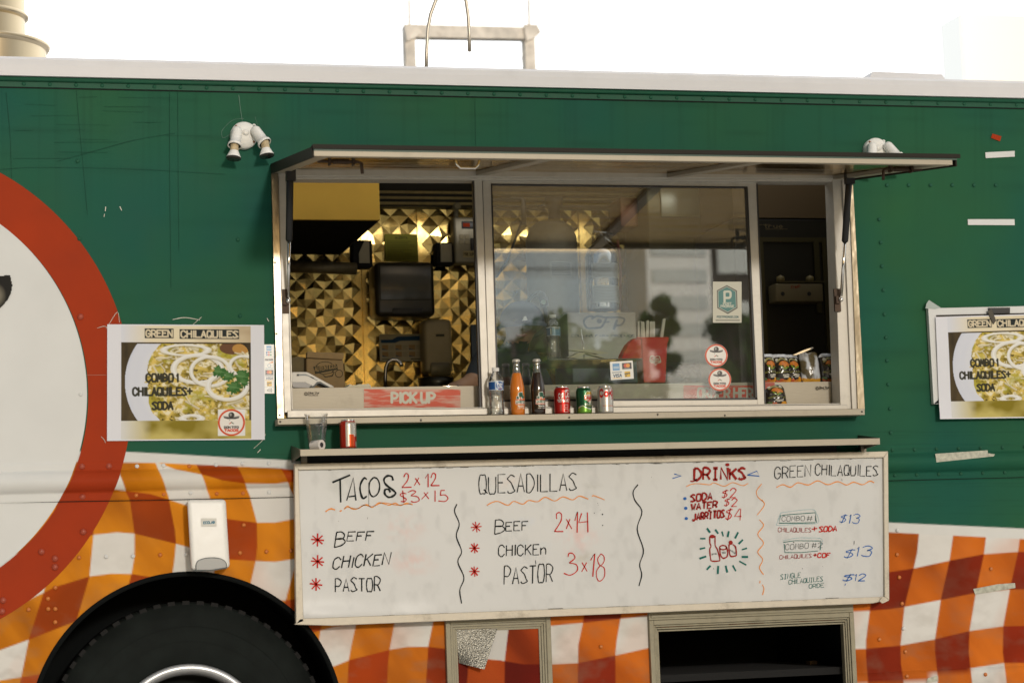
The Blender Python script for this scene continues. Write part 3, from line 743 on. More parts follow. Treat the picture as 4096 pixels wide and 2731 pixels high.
for k in range(60):
    a = 2 * math.pi * k / 60; ca, sa = math.cos(a), math.sin(a)
    c = Vector((WHC.x + ca * (TR - 0.016), 0.128, WHC.z + sa * (TR - 0.016))); t = Vector((-sa, 0, ca)); n_ = Vector((ca, 0, sa))
    ty.cur = 1
    ty.prism([c - t * 0.016 - n_ * 0.012, c + t * 0.016 - n_ * 0.012, c + t * 0.014 + n_ * 0.020, c - t * 0.014 + n_ * 0.020], (0, 0.05, 0))
for rr_ in (0.40, 0.46): 
    ty.cur = 0; ty.sm = True; ty.lathe([(rr_ - 0.004, 0.0), (rr_, -0.0285 if rr_ < 0.45 else -0.024), (rr_ + 0.004, 0.0)], (WHC.x, 0.12, WHC.z), (0, 1, 0), 96)
whl = ty.build('wheel', None, truck)
rm_ = MB(); rm_.sm = True; rm_.mat(mat('painted_silver_rim', (0.58, 0.6, 0.62), 0.35, 0.6, noise=0.08))
rm_.lathe([(0.305, 0.02), (0.312, -0.004), (0.306, -0.014), (0.286, -0.014), (0.272, 0.004), (0.268, 0.03), (0.266, 0.05)], (WHC.x, 0.11, WHC.z), (0, 1, 0), 80)
rm_.mat(mat('dark_wheel_dish', (0.012, 0.014, 0.012), 0.5)); 
rm_.lathe([(0.266, 0.05), (0.255, 0.14), (0.20, 0.17), (0.16, 0.12), (0.10, 0.10), (0.09, 0.03), (0.0, 0.025)], (WHC.x, 0.11, WHC.z), (0, 1, 0), 80)
rm_.build('rim', None, whl)

# serving window: steel flange, jambs, tracks, sash with glass
def bar(mb, q, y0, y1):        # q: four photo corners (on plane y0) extruded back to y1
    mb.prism([at(a, b, y0) for a, b in q], (0, y1 - y0, 0))
fr = MB(); bar(fr, [(1085, 655), (1111, 660), (1136, 1672), (1110, 1672)], -0.022, 0.0)
fr.build('window_flange', M_steel_bright, truck)
fr = MB(); bar(fr, [(3398, 742), (3412, 740), (3459, 1636), (3432, 1637)], -0.022, 0.0)
fr.build('window_flange', M_steel_bright, truck)
jb = MB()
bar(jb, [(1112, 655), (1140, 660), (1166, 1648), (1137, 1650)], -0.010, 0.07)
bar(jb, [(1140, 690), (1147, 690), (1172, 1640), (1166, 1640)], 0.002, 0.10)
bar(jb, [(3330, 705), (3368, 705), (3408, 1635), (3362, 1635)], 0.0, 0.09)
bar(jb, [(3369, 705), (3398, 705), (3432, 1637), (3409, 1635)], -0.012, 0.06)
bar(jb, [(1112, 676), (3398, 690), (3398, 716), (1112, 704)], -0.0115, 0.07)
bar(jb, [(1140, 704), (3369, 716), (3369, 727), (1140, 716)], 0.004, 0.09)
bar(jb, [(1150, 1641), (3390, 1618), (3392, 1636), (1150, 1670)], -0.012, 0.03)
bar(jb, [(1150, 1636), (3390, 1612), (3390, 1617), (1150, 1641)], 0.004, 0.06)
bar(jb, [(1898, 712), (1928, 712), (1958, 1640), (1930, 1640)], 0.012, 0.06)
jb.build('window_frame', M_alu, truck, bevel=0.002)
sh = MB()
bar(sh, [(1930, 716), (1964, 716), (1990, 1638), (1958, 1640)], 0.030, 0.058)
bar(sh, [(2990, 748), (3026, 722), (3059, 1620), (3030, 1622)], 0.030, 0.058)
bar(sh, [(1964, 716), (3026, 722), (2990, 749), (1964, 737)], 0.030, 0.058)
bar(sh, [(1990, 1605), (3030, 1597), (3030, 1622), (1990, 1636)], 0.030, 0.058)
sash = sh.build('window_sash', M_alu, truck, bevel=0.002)
gk = MB()
for q in ([(1964, 737), (1969, 737), (1995, 1605), (1990, 1605)], [(1990, 1599), (3030, 1590), (3030, 1597), (1990, 1606)], [(1891, 712), (1898, 712), (1930, 1640), (1920, 1640)], [(2985, 749), (2991, 749), (3030, 1597), (3022, 1597)], [(3026, 735), (3031, 735), (3064, 1615), (3059, 1615)], [(1964, 735), (2990, 747), (2990, 751), (1964, 739)]):
    bar(gk, q, 0.027, 0.05)
gk.build('rubber_gasket', M_black, sash)
gp = MB()
ga = [at(1969, 738, 0.044), at(2986, 749, 0.044), at(3026, 1596, 0.044), at(1994, 1604, 0.044)]
TILT = 0.0036
def on_glass(p): return 0.044 - (p.z - 1.9) * TILT
gp.quad(*[(p.x, on_glass(p), p.z) for p in ga])
gp.build('glass_pane', M_glass, sash)
sl = MB()
bar(sl, [(1110, 1674), (3459, 1634), (3460, 1659), (1111, 1698)], -0.085, 0.0)
sill = sl.build('sill', M_steel, truck, bevel=0.002)
scw = MB(); scw.sm = True
for px, py in [(1121, 1686), (1684, 1680), (2277, 1669), (2631, 1657), (2900, 1661), (3448, 1646), (1119, 1660), (1107, 1335), (1100, 1050), (1092, 693)]:
    c = at(px, py, -0.086 if py > 1640 else -0.023); scw.lathe([(0.0045, 0), (0.003, 0.002), (0.0, 0.0022)], (c.x, c.y, c.z), (0, -1, 0), 8)
scw.build('screws', mat('dull_screw', (0.12, 0.11, 0.1), 0.4, 0.8), sill)
SILL_Z = at(2250, 1660, -0.085).z

# awning flap, hinged over the window and held out by two gas struts
D_F = 1.05
fa, fb = at(1098, 690, -0.012), at(3404, 704, -0.012)
la, lb = at(1243, 604, -D_F), at(3818, 650, -D_F)
zl = (la.z + lb.z) / 2; zh = (fa.z + fb.z) / 2 + 0.008
ax0, ax1 = (fa.x + la.x) / 2, (fb.x + lb.x) / 2
aw = MB(); NXA, NYA = 120, 150
U, Vv = np.meshgrid(np.linspace(0, 1, NXA * 2), np.linspace(0, 1, NYA))
wob = (0.0020 * (vnoise(U * 9, Vv * 14, 41, 3) - 0.5) + 0.0075 * (vnoise(U * 3.5, Vv * 24, 43, 2) - 0.5)) * np.clip(np.minimum(U, 1 - U) * 20, 0, 1) * np.clip(np.minimum(Vv, 1 - Vv) * 12, 0, 1)
PA = np.stack([ax0 + (ax1 - ax0) * U, -0.012 - (D_F - 0.014) * Vv, zh + (zl - zh) * Vv + wob], -1)
awn = grid_mesh('awning', PA, None, None, mat('wrinkled_foil_steel', (0.62, 0.40, 0.11), 0.16, 1.0, bdist=0.01, bump=0.5, bscale=9, stretch=(0.7, 6, 6)), truck, True)
def aw_pt(u, v, dz=0.0):
    return Vector((ax0 + (ax1 - ax0) * u, -0.012 - (D_F - 0.012) * v, zh + (zl - zh) * v + dz))
tpn = MB()
tpn.prism([aw_pt(0, 0, 0.004), aw_pt(0, 1.012, 0.004), aw_pt(0, 1.012, 0.02), aw_pt(0, 0, 0.02)], (ax1 - ax0, 0, 0))
tpn.build('top_skin', mat('awning_green_skin', (0.03, 0.07, 0.05), 0.5), awn)
lp = MB()
h_ = 0.017
lp.box(ax0, ax1 - 0.02, -D_F - 0.012, -D_F - 0.004, zl - h_, zl + 0.0095)
lp.box(ax0 + 0.004, ax1 - 0.024, -D_F - 0.004, -D_F + 0.02, zl - h_ + 0.001, zl - h_ + 0.004)
lp.build('front_lip', M_steel, awn, bevel=0.0015)
dk = MB()
dk.box(ax0 - 0.004, ax1 + 0.012, -D_F - 0.018, -D_F + 0.03, zl + 0.0206, zl + 0.026)
dk.box(ax0 - 0.004, ax1 + 0.012, -D_F - 0.018, -D_F - 0.0125, zl + 0.010, zl + 0.0206)
for xx in (ax0 - 0.005, ax1 - 0.001):
    dk.prism([(xx, -0.012, zh - 0.022), (xx, -D_F, zl - 0.020), (xx, -D_F, zl + 0.02), (xx, -0.012, zh + 0.02)], (0.006, 0, 0))
dk.build('edge_trim', mat('dark_bronze_trim', (0.022, 0.019, 0.014), 0.6, 0.0, spec=0.15), awn)
for u in (0.002, 0.335, 0.665, 0.965):
    rb = MB(); a, b = aw_pt(u, 0.02, -0.001), aw_pt(u, 0.985, -0.001)
    rb.prism([a, b, b + Vector((0, 0, -0.018)), a + Vector((0, 0, -0.018))], (0.05, 0, 0))
    rb.build('support_rib', M_steel, awn, bevel=0.002)
hd = MB(); hd.sm = True
h0, h1 = aw_pt(0.235, 0.72, 0), aw_pt(0.272, 0.72, 0)
hd.tube([h0, h0 + Vector((0.004, 0, -0.02)), h0 + Vector((0.018, 0, -0.034)), h1 + Vector((-0.018, 0, -0.034)), h1 + Vector((-0.004, 0, -0.02)), h1], 0.005, 8)
hd.build('pull_handle', M_chrome, awn)
M_latch = mat('rusty_iron', (0.07, 0.045, 0.03), 0.6, 0.6, noise=0.3)
for u, s_ in ((0.055, 1), (0.945, -1)):
    la_ = MB(); la_.sm = True
    p = aw_pt(u, 0.80, -0.02)
    la_.tube([p + Vector((-0.09 * s_, 0, 0)), p + Vector((0.06 * s_, 0, 0)), p + Vector((0.075 * s_, 0, -0.006)), p + Vector((0.078 * s_, 0, -0.045))], 0.0065, 8)
    for k in range(9): la_.lathe([(0.010, -0.0025), (0.0115, 0), (0.010, 0.0025)], p + Vector(((-0.03 + k * 0.007) * s_, 0, 0)), (1, 0, 0), 10)
    la_.sm = False
    for dx in (-0.045, 0.045): la_.box(p.x + dx * s_ - 0.004, p.x + dx * s_ + 0.004, p.y - 0.014, p.y + 0.014, p.z - 0.014, p.z + 0.022)
    la_.build('spring_latch', M_latch, awn)
for (bx_, by_, tx_, ty_) in ((1153, 1203, 1160, 712), (3364, 1198, 3396, 726)):
    b0, t0 = at(bx_, by_, -0.03), at(tx_, ty_, -0.17)
    d = t0 - b0
    gs = MB(); gs.sm = True
    gs.tube([b0 + d * 0.485, b0 + d * 0.50, b0 + d * 0.985, b0 + d], [0.010, 0.0145, 0.0145, 0.006], 14)
    gso = gs.build('gas_strut', M_black, truck)
    rd = MB(); rd.sm = True; rd.tube([b0 + d * 0.03, b0 + d * 0.49], 0.0066, 10); rd.build('strut_rod', M_chrome, gso)
    bl = MB(); bl.sm = True; bl.lathe([(0.0001, -0.011), (0.008, -0.008), (0.011, 0), (0.008, 0.008), (0.0001, 0.011)], b0, (0, 0, 1), 12)
    bl.tube([b0, b0 + Vector((0.0, 0.03, 0))], 0.005, 8); bl.build('ball_joint', M_chrome, gso)
    bk = MB(); bk.box(b0.x - 0.022, b0.x + 0.006, -0.012, 0.0, b0.z - 0.05, b0.z + 0.05); bk.box(b0.x - 0.02, b0.x - 0.002, -0.026, -0.0125, b0.z - 0.016, b0.z + 0.016)
    bk.build('strut_bracket', M_latch, gso)
    tb = MB(); tb.box(t0.x - 0.016, t0.x + 0.022, t0.y - 0.015, t0.y + 0.015, t0.z - 0.012, t0.z + 0.04); tb.build('upper_bracket', M_black, gso)

# folding counter shelf under the sill
sx0, sx1 = at(1201, 1810, -0.235).x, at(3520, 1765, -0.235).x
sz1 = (at(1250, 1795, -0.235).z + at(3450, 1754, -0.235).z) / 2; sz0 = sz1 - 0.0265
sf = MB()
sf.box(sx0, sx1, -0.235, -0.2345 + 0.003, sz0, sz1); sf.box(sx0, sx1, -0.2315, -0.006, sz1 - 0.003, sz1 - 0.0002)
shelf = sf.build('counter_shelf', M_steel, truck, bevel=0.001)
M_brk = mat('tarnished_bracket', (0.16, 0.14, 0.11), 0.45, 0.7, noise=0.2)
for xx, px in ((sx0 - 0.001, 1222), (sx1 + 0.0005, 3470)):
    sb = MB(); sb.prism([(xx, -0.225, sz0 + 0.002), (xx, -0.004, sz0 - 0.012), (xx, -0.004, sz1 + 0.03), (xx, -0.225, sz1 + 0.002)], (0.003, 0, 0))
    xx = at(px, 1840, -0.1).x; sb.box(xx - 0.012, xx + 0.012, -0.066, -0.051, sz0 - 0.06, sz1 - 0.004)
    sb.build('shelf_bracket', M_brk, shelf)
ap = MB(); ap.box(sx0 + 0.04, sx1 - 0.12, -0.05, -0.036, sz0 - 0.16, sz1 - 0.004); ap.build('dark_shelf_panel', M_dark, shelf)  # flat dark panel filling the band below the shelf

# small hatch with its own gingham panel and peeled foil, and the frame of the open hatch
def frame_bars(mb, x0, x1, z1, zb, w, y0, y1):
    mb.box(x0, x0 + w, y0, y1, zb, z1); mb.box(x1 - w, x1, y0, y1, zb, z1); mb.box(x0 + w, x1 - w, y0 + 0.001, y1, z1 - w, z1)
q0, q1 = at(1785, 2600, -0.02), at(2206, 2600, -0.02)
qz = at(2000, 2470, -0.02).z
M_olive = mat('weathered_olive_trim', (0.27, 0.245, 0.17), 0.55, 0.2, noise=0.15, grime=0.6, gcol=(0.07, 0.06, 0.035))
hf = MB(); frame_bars(hf, q0.x, q1.x, qz, 0.6, 0.020, -0.024, 0.01)
small = hf.build('small_hatch', M_olive, truck, bevel=0.002)
hf = MB()
for k in range(3): frame_bars(hf, q0.x + 0.021 + k * 0.010, q1.x - 0.021 - k * 0.010, qz - 0.021 - k * 0.010, 0.6, 0.0085, -0.020 + k * 0.004, 0.0)
hf.build('ribbed_inner_frame', M_olive, small)
cv = Canvas(1828, 2508, 2168, 2790, 4)
cv.c[:] = gingham(cv.X, cv.Y)
wht = (cv.c[..., 1] > 0.3)[..., None]; cv.c = np.where(wht, cv.c * 0.85, cv.c * np.array([0.62, 0.36, 0.6]))
px_plane(cv, 'gingham_insert', -0.0065, M_wall, small)
gy = Canvas(1820, 2505, 2172, 2790, 4, (0.05, 0.055, 0.05)); px_plane(gy, 'foil_backing', -0.0052, mat('dull_foil', (0.16, 0.16, 0.14), 0.5, 0.5, noise=0.4, nscale=90), small)
pe = MB()
PF = np.zeros((14, 14, 3))
for i in range(14):
    for j in range(14):
        u, v = i / 13, j / 13
        a = np.array([1826, 2518]) * (1 - u) * (1 - v) + np.array([1990, 2512]) * u * (1 - v) + np.array([1836, 2650]) * (1 - u) * v + np.array([1938, 2676]) * u * v
        PF[j, i] = at(a[0], a[1], -0.012 - 0.05 * u * v - 0.012 * math.sin(u * 3) * v)
grid_mesh('peeled_foil', PF, None, None, mat('sparkly_foil', (0.30, 0.29, 0.25), 0.35, 0.8, noise=0.75, nscale=160, bump=0.5, bscale=150), small)
of = MB()
frame_bars(of, HX0 - 0.028, HX1 + 0.028, HZ1 + 0.03, 0.6, 0.020, -0.022, 0.01)
for k in range(3): frame_bars(of, HX0 - 0.007 + k * 0.008, HX1 + 0.007 - k * 0.008, HZ1 + 0.009 - k * 0.010, 0.6, 0.0075, -0.016 + k * 0.006, 0.03)
of.box(HX0 - 0.028, HX1 + 0.028, -0.020, 0.01, HZ1 + 0.0305, HZ1 + 0.075)
of.box(HX0 - 0.02, HX1 + 0.02, -0.026, -0.0205, HZ1 + 0.040, HZ1 + 0.052)
oh = of.build('open_hatch_frame', M_olive, truck, bevel=0.002)
oc = MB(); oc.box(HX0 - 0.02, HX1 + 0.02, 0.9, 0.92, 0.45, HZ1 + 0.02); oc.box(HX0 - 0.03, HX0 - 0.02, 0.02, 0.9, 0.45, HZ1); oc.box(HX1 + 0.02, HX1 + 0.03, 0.02, 0.9, 0.45, HZ1); oc.box(HX0, HX1, 0.031, 0.9, HZ1 + 0.02, HZ1 + 0.03)
oc.build('hatch_cavity', M_rubber, truck)
ri = MB()
for k, (a, b, c, d) in enumerate([(3240, 2640, 3340, 2660), (3240, 2672, 3330, 2694)]): ri.pbox(a, b, c, d, 0.4, 0.05)
ri.build('rusty_bracket', mat('rusty_bracket', (0.13, 0.08, 0.035), 0.8, noise=0.5, nscale=60), truck)

# things standing on the roof and fixed to it
ex = MB(); ex.sm = True
ev = at(-70, 215, 0.9); evx, evz = ev.x, Z_ROOF
rB, rT = 0.275, 0.185
zlip, ztop = at(-70, 122, 0.9 - rB).z, at(-70, -60, 0.9).z
ex.lathe([(rB, -0.02), (rB, zlip - evz - 0.012)], (evx, 0.9, evz), (0, 0, 1), 64)
ex.lathe([(rB - 0.004, -0.03), (rB + 0.012, -0.02), (rB + 0.018, -0.008), (rB + 0.012, 0.0), (rT, 0.004)], (evx, 0.9, zlip), (0, 0, 1), 64)
ex.lathe([(rT, 0.0), (rT, ztop - zlip)], (evx, 0.9, zlip), (0, 0, 1), 64)
zb_ = at(-70, 14, 0.9 - rT).z
ex.lathe([(rT, -0.03), (rT + 0.014, -0.022), (rT + 0.016, -0.012), (rT + 0.004, 0.0)], (evx, 0.9, zb_), (0, 0, 1), 64)
ex.build('exhaust_vent', mat('spun_steel', (0.52, 0.43, 0.29), 0.32, 1.0, noise=0.12, nscale=8, stretch=(1, 1, 0.2), bump=0.04, bscale=6), truck)
gn = MB(); gn.sm = True
gn.tube([at(a, b, 0.6) for a, b in [(1705, 290), (1706, 215), (1711, 120), (1722, 60), (1742, 5), (1775, -45), (1815, -58), (1848, -40), (1864, 5), (1872, 60), (1877, 130), (1878, 207)]], 0.0085, 12)
gn.build('gooseneck_pipe', mat('galvanised_pipe', (0.55, 0.5, 0.42), 0.4, 0.7, noise=0.1), truck)
ru = MB(); x0, x1, z0, z1 = rect(3470, 290, 3790, 330, 0.9); ru.prism([(x0, 0.9, z0), (x0 + 0.03, 0.9, z1), (x1 - 0.03, 0.9, z1 - 0.005), (x1, 0.9, z0)], (0, 0.5, 0)); ru.build('roof_vent_cover', M_roofwhite, truck)

# =====================================================================  INSIDE THE TRUCK
YB = 2.05
# quilted back wall: little pyramids on a diagonal grid
CELL = 0.094
bx0, bx1, bz0, bz1 = WX0 - 1.3, WX1 + 1.8, 1.0, Z_ROOF - 0.10
def quilt(name, x0, x1, z0, z1, y, m, parent, edge=0.0):
    """one sheet of embossed steel: raised diamonds, each with four facets"""
    b = MB(); key = {}
    def V(x, yy, z):
        k = (round(x, 4), round(z, 4))
        if k not in key: key[k] = len(b.v); b.v.append((x, yy, z))
        return key[k]
    h = CELL / 2
    nx, nz = int((x1 - x0) / h), int((z1 - z0) / h)
    r_ = random.Random(3)
    for j in range(1, nz):
        for i in range(1, nx):
            if (i + j) % 2: continue
            x, z = x0 + i * h, z0 + j * h
            c = V(x + r_.uniform(-.012, .012), y - 0.0065 + r_.uniform(-.003, .003), z + r_.uniform(-.012, .012))
            e = [V(x + h, y, z), V(x, y, z + h), V(x - h, y, z), V(x, y, z - h)]
            for k in range(4): b.face((c, e[k], e[(k + 1) % 4]))
    return b.build(name, m, parent, bevel=0.004)
for xa, xb in ((bx0, at(1452, 1200, YB).x), (at(1462, 1200, YB).x, at(1682, 1000, YB).x), (at(1686, 1000, YB).x, at(2330, 1000, YB).x), (at(2336, 1000, YB).x, bx1)):
    quilt('quilted_panel', xa, xb, bz0, bz1, YB, M_brass_steel, truck)
lin = MB(); lin.box(bx0, bx1, YB + 0.004, YB + 0.03, 0.7, Z_ROOF - 0.05); lin.build('back_lining', M_brass_steel, truck)
sj = MB(); 
for px in (1457, 1684, 2333): 
    x = at(px, 1200, YB).x; sj.box(x - 0.010, x + 0.010, YB - 0.010, YB - 0.002, bz0, bz1)
sj.build('panel_joint', M_brass_steel, truck)
M_ceil = mat('warm_bounce_paint', (0.55, 0.42, 0.18), 0.5, 0.0, noise=0.2)  # kept warm and bright so its bounce fills the kitchen
holed_sheet('ceiling_lining', Z_ROOF - 0.09, 0.02, 0.07, bx0, bx1, M_ceil)
ce = MB()
for k in range(3):
    z = at(1710, 772 + k * 22, YB - 0.1).z; ce.box(at(1500, 800, YB).x, bx1, YB - 0.12, YB - 0.1, z - 0.006, z + 0.006)
ce.build('ceiling_rails', M_ceil, truck)
bh = MB(); bh.box(hx0_ := at(1519, 800, YB - 0.1).x, bx1, YB - 0.095, YB - 0.012, at(1710, 826, YB - 0.1).z, Z_ROOF - 0.11); bh.build('ceiling_dark_box', mat('dark_box_paint', (0.03, 0.024, 0.012), 0.5), truck)  # dark box added to mask the bounce-bright ceiling lining
iw = MB(); iw.box(bx0 - 0.02, bx0, 0.06, YB, 0.7, Z_ROOF - 0.1); iw.box(bx1, bx1 + 0.02, 0.06, YB, 0.7, Z_ROOF - 0.1)
iw.build('interior_end_wall', M_brass_steel, truck)
inn = MB()
inn.box(bx0, WX0 - 0.03, 0.035, 0.055, 1.45, Z_ROOF - 0.1); inn.box(WX1 + 0.03, bx1, 0.035, 0.055, 1.45, Z_ROOF - 0.1); inn.box(WX0 - 0.03, WX1 + 0.03, 0.035, 0.055, WZ1 + 0.0, Z_ROOF - 0.1)
inn.build('interior_lining', M_steel, truck)
# counter with its steel front seen in the opening
cz1 = at(1500, 1548, 0.10).z
ct = MB(); cz0 = at(1500, 1660, 0.1).z
ct.box(at(1153, 1600, 0.1).x, at(1914, 1600, 0.1).x, 0.10, 0.104, cz0, cz1)
ct.box(at(1990, 1600, 0.1).x, at(3055, 1560, 0.1).x, 0.10, 0.104, cz0, at(2500, 1535, 0.1).z)
x_r0, x_r1 = at(3058, 1580, 0.1).x, at(3328, 1580, 0.1).x
ct.box(x_r0, x_r1, 0.101, 0.105, cz0, at(3200, 1527, 0.1).z)
ct.build('counter_front', M_steel, truck)
cz2 = cz1 - 0.002
cb = MB(); cb.box(WX0 - 0.3, WX1 + 0.3, 0.1045, 0.62, cz2 - 0.02, cz2); cb.build('counter_top', M_steel, truck)
cb = MB(); cb.box(WX0 - 0.3, WX1 + 0.3, 0.93, YB - 0.01, 0.7, cz2 - 0.12); cb.build('kitchen_base', M_ceil, truck)
bs = MB(); bs.box(bx0, at(1890, 1580, YB).x, YB - 0.45, YB - 0.01, cz2 - 0.2, cz2 - 0.06); bs.build('back_counter', mat('dark_steel', (0.05, 0.045, 0.035), 0.4, 0.6), truck)

# extractor hood
hx0, hx1, hz0, hz1 = rect(1100, 690, 1518, 879, 0.95)
hb = at(1400, 1045, YB - 0.03).z
ho = empty('extractor_hood', ((hx0 + hx1) / 2, 1.5, hz0), 'yellow steel extractor hood hanging inside the left opening', 'hood')
b = MB(); b.box(hx0, hx1, 0.95, 0.97, hz0, Z_ROOF - 0.11); b.build('front_panel', M_hood, ho, bevel=0.002)
b = MB(); b.prism([(hx1, 0.97, hz0 + 0.001), (hx1, 0.97, Z_ROOF - 0.11), (hx1, YB - 0.03, Z_ROOF - 0.11), (hx1, YB - 0.03, hz0 + 0.001)], (-0.01, 0, 0)); b.build('end_panel', M_dark, ho)
b = MB(); b.prism([(hx0, 0.975, hz0 + 0.004), (hx0, YB - 0.03, hz0 + 0.004), (hx0, YB - 0.03, hz0 + 0.01), (hx0, 0.975, hz0 + 0.01)], (hx1 - hx0 - 0.012, 0, 0)); b.build('grease_filters', M_rubber, ho)
b = MB(); b.sm = True; b.tube([at(1150, 1065, 1.7), at(1425, 1075, 1.7)], 0.030, 14); b.build('grease_pipe', mat('dirty_pipe', (0.20, 0.16, 0.09), 0.5, 0.5, noise=0.3), ho)

def thing_box(name, px0, py0, px1, py1, y, t, m, label, cat, bev=0.006, group=None):
    x0, x1, z0, z1 = rect(px0, py0, px1, py1, y)
    b = MB(); b.rbox(x0, x1, y, y + t, z0, z1, bev, 3)
    o = b.build(name, m, None, smooth=True); tag(o, label, cat, group); return o
def sub_box(name, px0, py0, px1, py1, y, t, m, parent, bev=0.003):
    x0, x1, z0, z1 = rect(px0, py0, px1, py1, y)
    b = MB(); b.rbox(x0, x1, y, y + t, z0, z1, bev, 2); return b.build(name, m, parent, smooth=True)

M_smoke = mat('smoked_plastic', (0.035, 0.032, 0.025), 0.3, coat=0.2)
M_beige = mat('beige_plastic', (0.42, 0.36, 0.22), 0.45, noise=0.05)
M_grey_enamel = mat('grey_enamel', (0.30, 0.27, 0.19), 0.45, 0.2, noise=0.08)
o = thing_box('paper_towel_dispenser', 1502, 1046, 1740, 1264, YB - 0.22, 0.2, M_smoke, 'smoked black paper towel dispenser on the quilted back wall', 'dispenser', 0.025)
sub_box('front_cover', 1520, 1062, 1726, 1200, YB - 0.226, 0.012, mat('dark_translucent_cover', (0.06, 0.055, 0.04), 0.25, coat=0.3), o, 0.004)
sub_box('paper_slot', 1570, 1232, 1690, 1256, YB - 0.224, 0.012, M_black, o)
o = thing_box('interior_soap_dispenser', 1697, 1276, 1810, 1490, YB - 0.14, 0.12, M_beige, 'beige soap dispenser on the back wall below the dark towel dispenser', 'dispenser', 0.02)
sub_box('nozzle_cover', 1722, 1448, 1806, 1502, YB - 0.15, 0.06, mat('olive_lens', (0.16, 0.14, 0.07), 0.3), o, 0.012)
cv = Canvas(0, 0, 40, 14, 0.8, (0.35, 0.30, 0.17)); cv.rect(1, 3, 39, 11, (0.05, 0.06, 0.05))
x0, x1, z0, z1 = rect(1743, 1334, 1778, 1348, YB - 0.142); cv.plane('nameplate', x0, x1, z0, z1, YB - 0.142, M_print, o)
o = thing_box('fire_control_box', 1818, 868, 1935, 1052, YB - 0.12, 0.1, M_grey_enamel, 'grey fire suppression control box with red window on the back wall', 'control box', 0.012)
sub_box('indicator_window', 1848, 885, 1930, 914, YB - 0.128, 0.01, M_black, o); sub_box('red_flag', 1852, 892, 1880, 908, YB - 0.13, 0.004, M_redvinyl, o)
for i in range(2):
    for j in range(2): sub_box('data_plate', 1838 + i * 22, 938 + j * 22, 1856 + i * 22, 956 + j * 22, YB - 0.126, 0.008, M_beige, o)
sub_box('lever', 1885, 952, 1898, 1000, YB - 0.14, 0.02, M_black, o)
cv = Canvas(0, 0, 80, 24, 1.2, (0.5, 0.42, 0.22)); cv.text('FIRE SUPPRESS', 3, 6, 78, 18, 2, (0.04, 0.03, 0.02)); x0, x1, z0, z1 = rect(1852, 1004, 1925, 1030, YB - 0.126); cv.plane('fire_plate', x0, x1, z0, z1, YB - 0.126, M_print, o)
c = at(1825, 828, YB - 0.1)
b = MB(); b.sm = True; b.lathe([(0.0, -0.03), (0.017, -0.03), (0.021, -0.02), (0.021, 0.02)], c, (0, 1, 0), 24); b.tube([c + Vector((0, 0.01, 0)), c + Vector((0, 0.01, -0.06))], 0.012, 10)
o = b.build('pressure_gauge', M_grey_enamel); tag(o, 'small round gauge on a stem above the fire control box', 'gauge')
b = MB(); b.sm = True; b.disc((c.x, c.y - 0.0315, c.z), 0.014, (0, -1, 0), 20); b.build('dial', M_beige, o)
o = thing_box('switch_box', 1745, 970, 1813, 1060, YB - 0.1, 0.08, M_dark, 'black switch box with a beige plate left of the fire control box', 'switch box', 0.006); sub_box('cover_plate', 1762, 974, 1808, 1048, YB - 0.106, 0.01, M_grey_enamel, o)
o = thing_box('outlet_box', 1412, 960, 1490, 1068, YB - 0.3, 0.1, M_dark, 'black outlet box at the lower corner of the hood', 'outlet box', 0.006)
x0, x1, z0, z1 = rect(1436, 962, 1478, 1052, YB - 0.305); b = MB(); b.prism([(x0, YB - 0.305, z0), (x1, YB - 0.305, z0), (x1, YB - 0.305, z1), (x0 + 0.03, YB - 0.305, z1), (x0, YB - 0.305, z0 + 0.05)], (0, 0.008, 0)); b.build('cover_plate', M_grey_enamel, o)
# notices
def sheet(name, cv, px0, py0, px1, py1, y, label, cat, m=M_print, bend=None, group=None):
    x0, x1, z0, z1 = rect(px0, py0, px1, py1, y)
    o = cv.plane(name, x0, x1, z0, z1, y, m, None, curl=(lambda P, u, v: np.stack([P[..., 0], P[..., 1] + bend(u, v), P[..., 2]], -1)) if bend else None)
    tag(o, label, cat, group); return o
cv = Canvas(0, 0, 130, 110, 1.6, (0.20, 0.19, 0.02))
cv.text('ALERTA', 40, 10, 90, 20, 2, (0.05, 0.05, 0.01))
for k in range(11): cv.rect(8, 28 + k * 7, random.uniform(70, 122), 30 + k * 7, (0.07, 0.07, 0.01))
sheet('yellow_notice', cv, 1540, 936, 1672, 1046, YB - 0.012, 'olive yellow typed notice taped above the towel dispenser', 'notice')
cv = Canvas(0, 0, 165, 110, 1.5, (0.50, 0.46, 0.33))
cv.poly([(6, 22), (50, 22), (70, 10), (158, 8), (158, 26), (80, 28), (60, 36), (6, 36)], (0.02, 0.07, 0.16))
for i in range(3):
    for j in range(2): cv.rect(10 + i * 52, 44 + j * 28, 34 + i * 52, 64 + j * 28, (0.40, 0.27, 0.14)); cv.poly([(10 + i * 52, 58 + j * 28), (34 + i * 52, 64 + j * 28), (10 + i * 52, 64 + j * 28)], (0.05, 0.12, 0.2)); [cv.rect(37 + i * 52, 46 + j * 28 + k * 5, 56 + i * 52, 48 + j * 28 + k * 5, (0.3, 0.27, 0.18)) for k in range(4)]
cv.rect(8, 100, 60, 104, (0.1, 0.1, 0.08)); cv.rect(120, 99, 158, 104, (0.05, 0.05, 0.05))
sheet('handwashing_notice', cv, 1518, 1336, 1688, 1444, YB - 0.03, 'white handwashing notice with a dark blue wave behind the tap', 'notice')

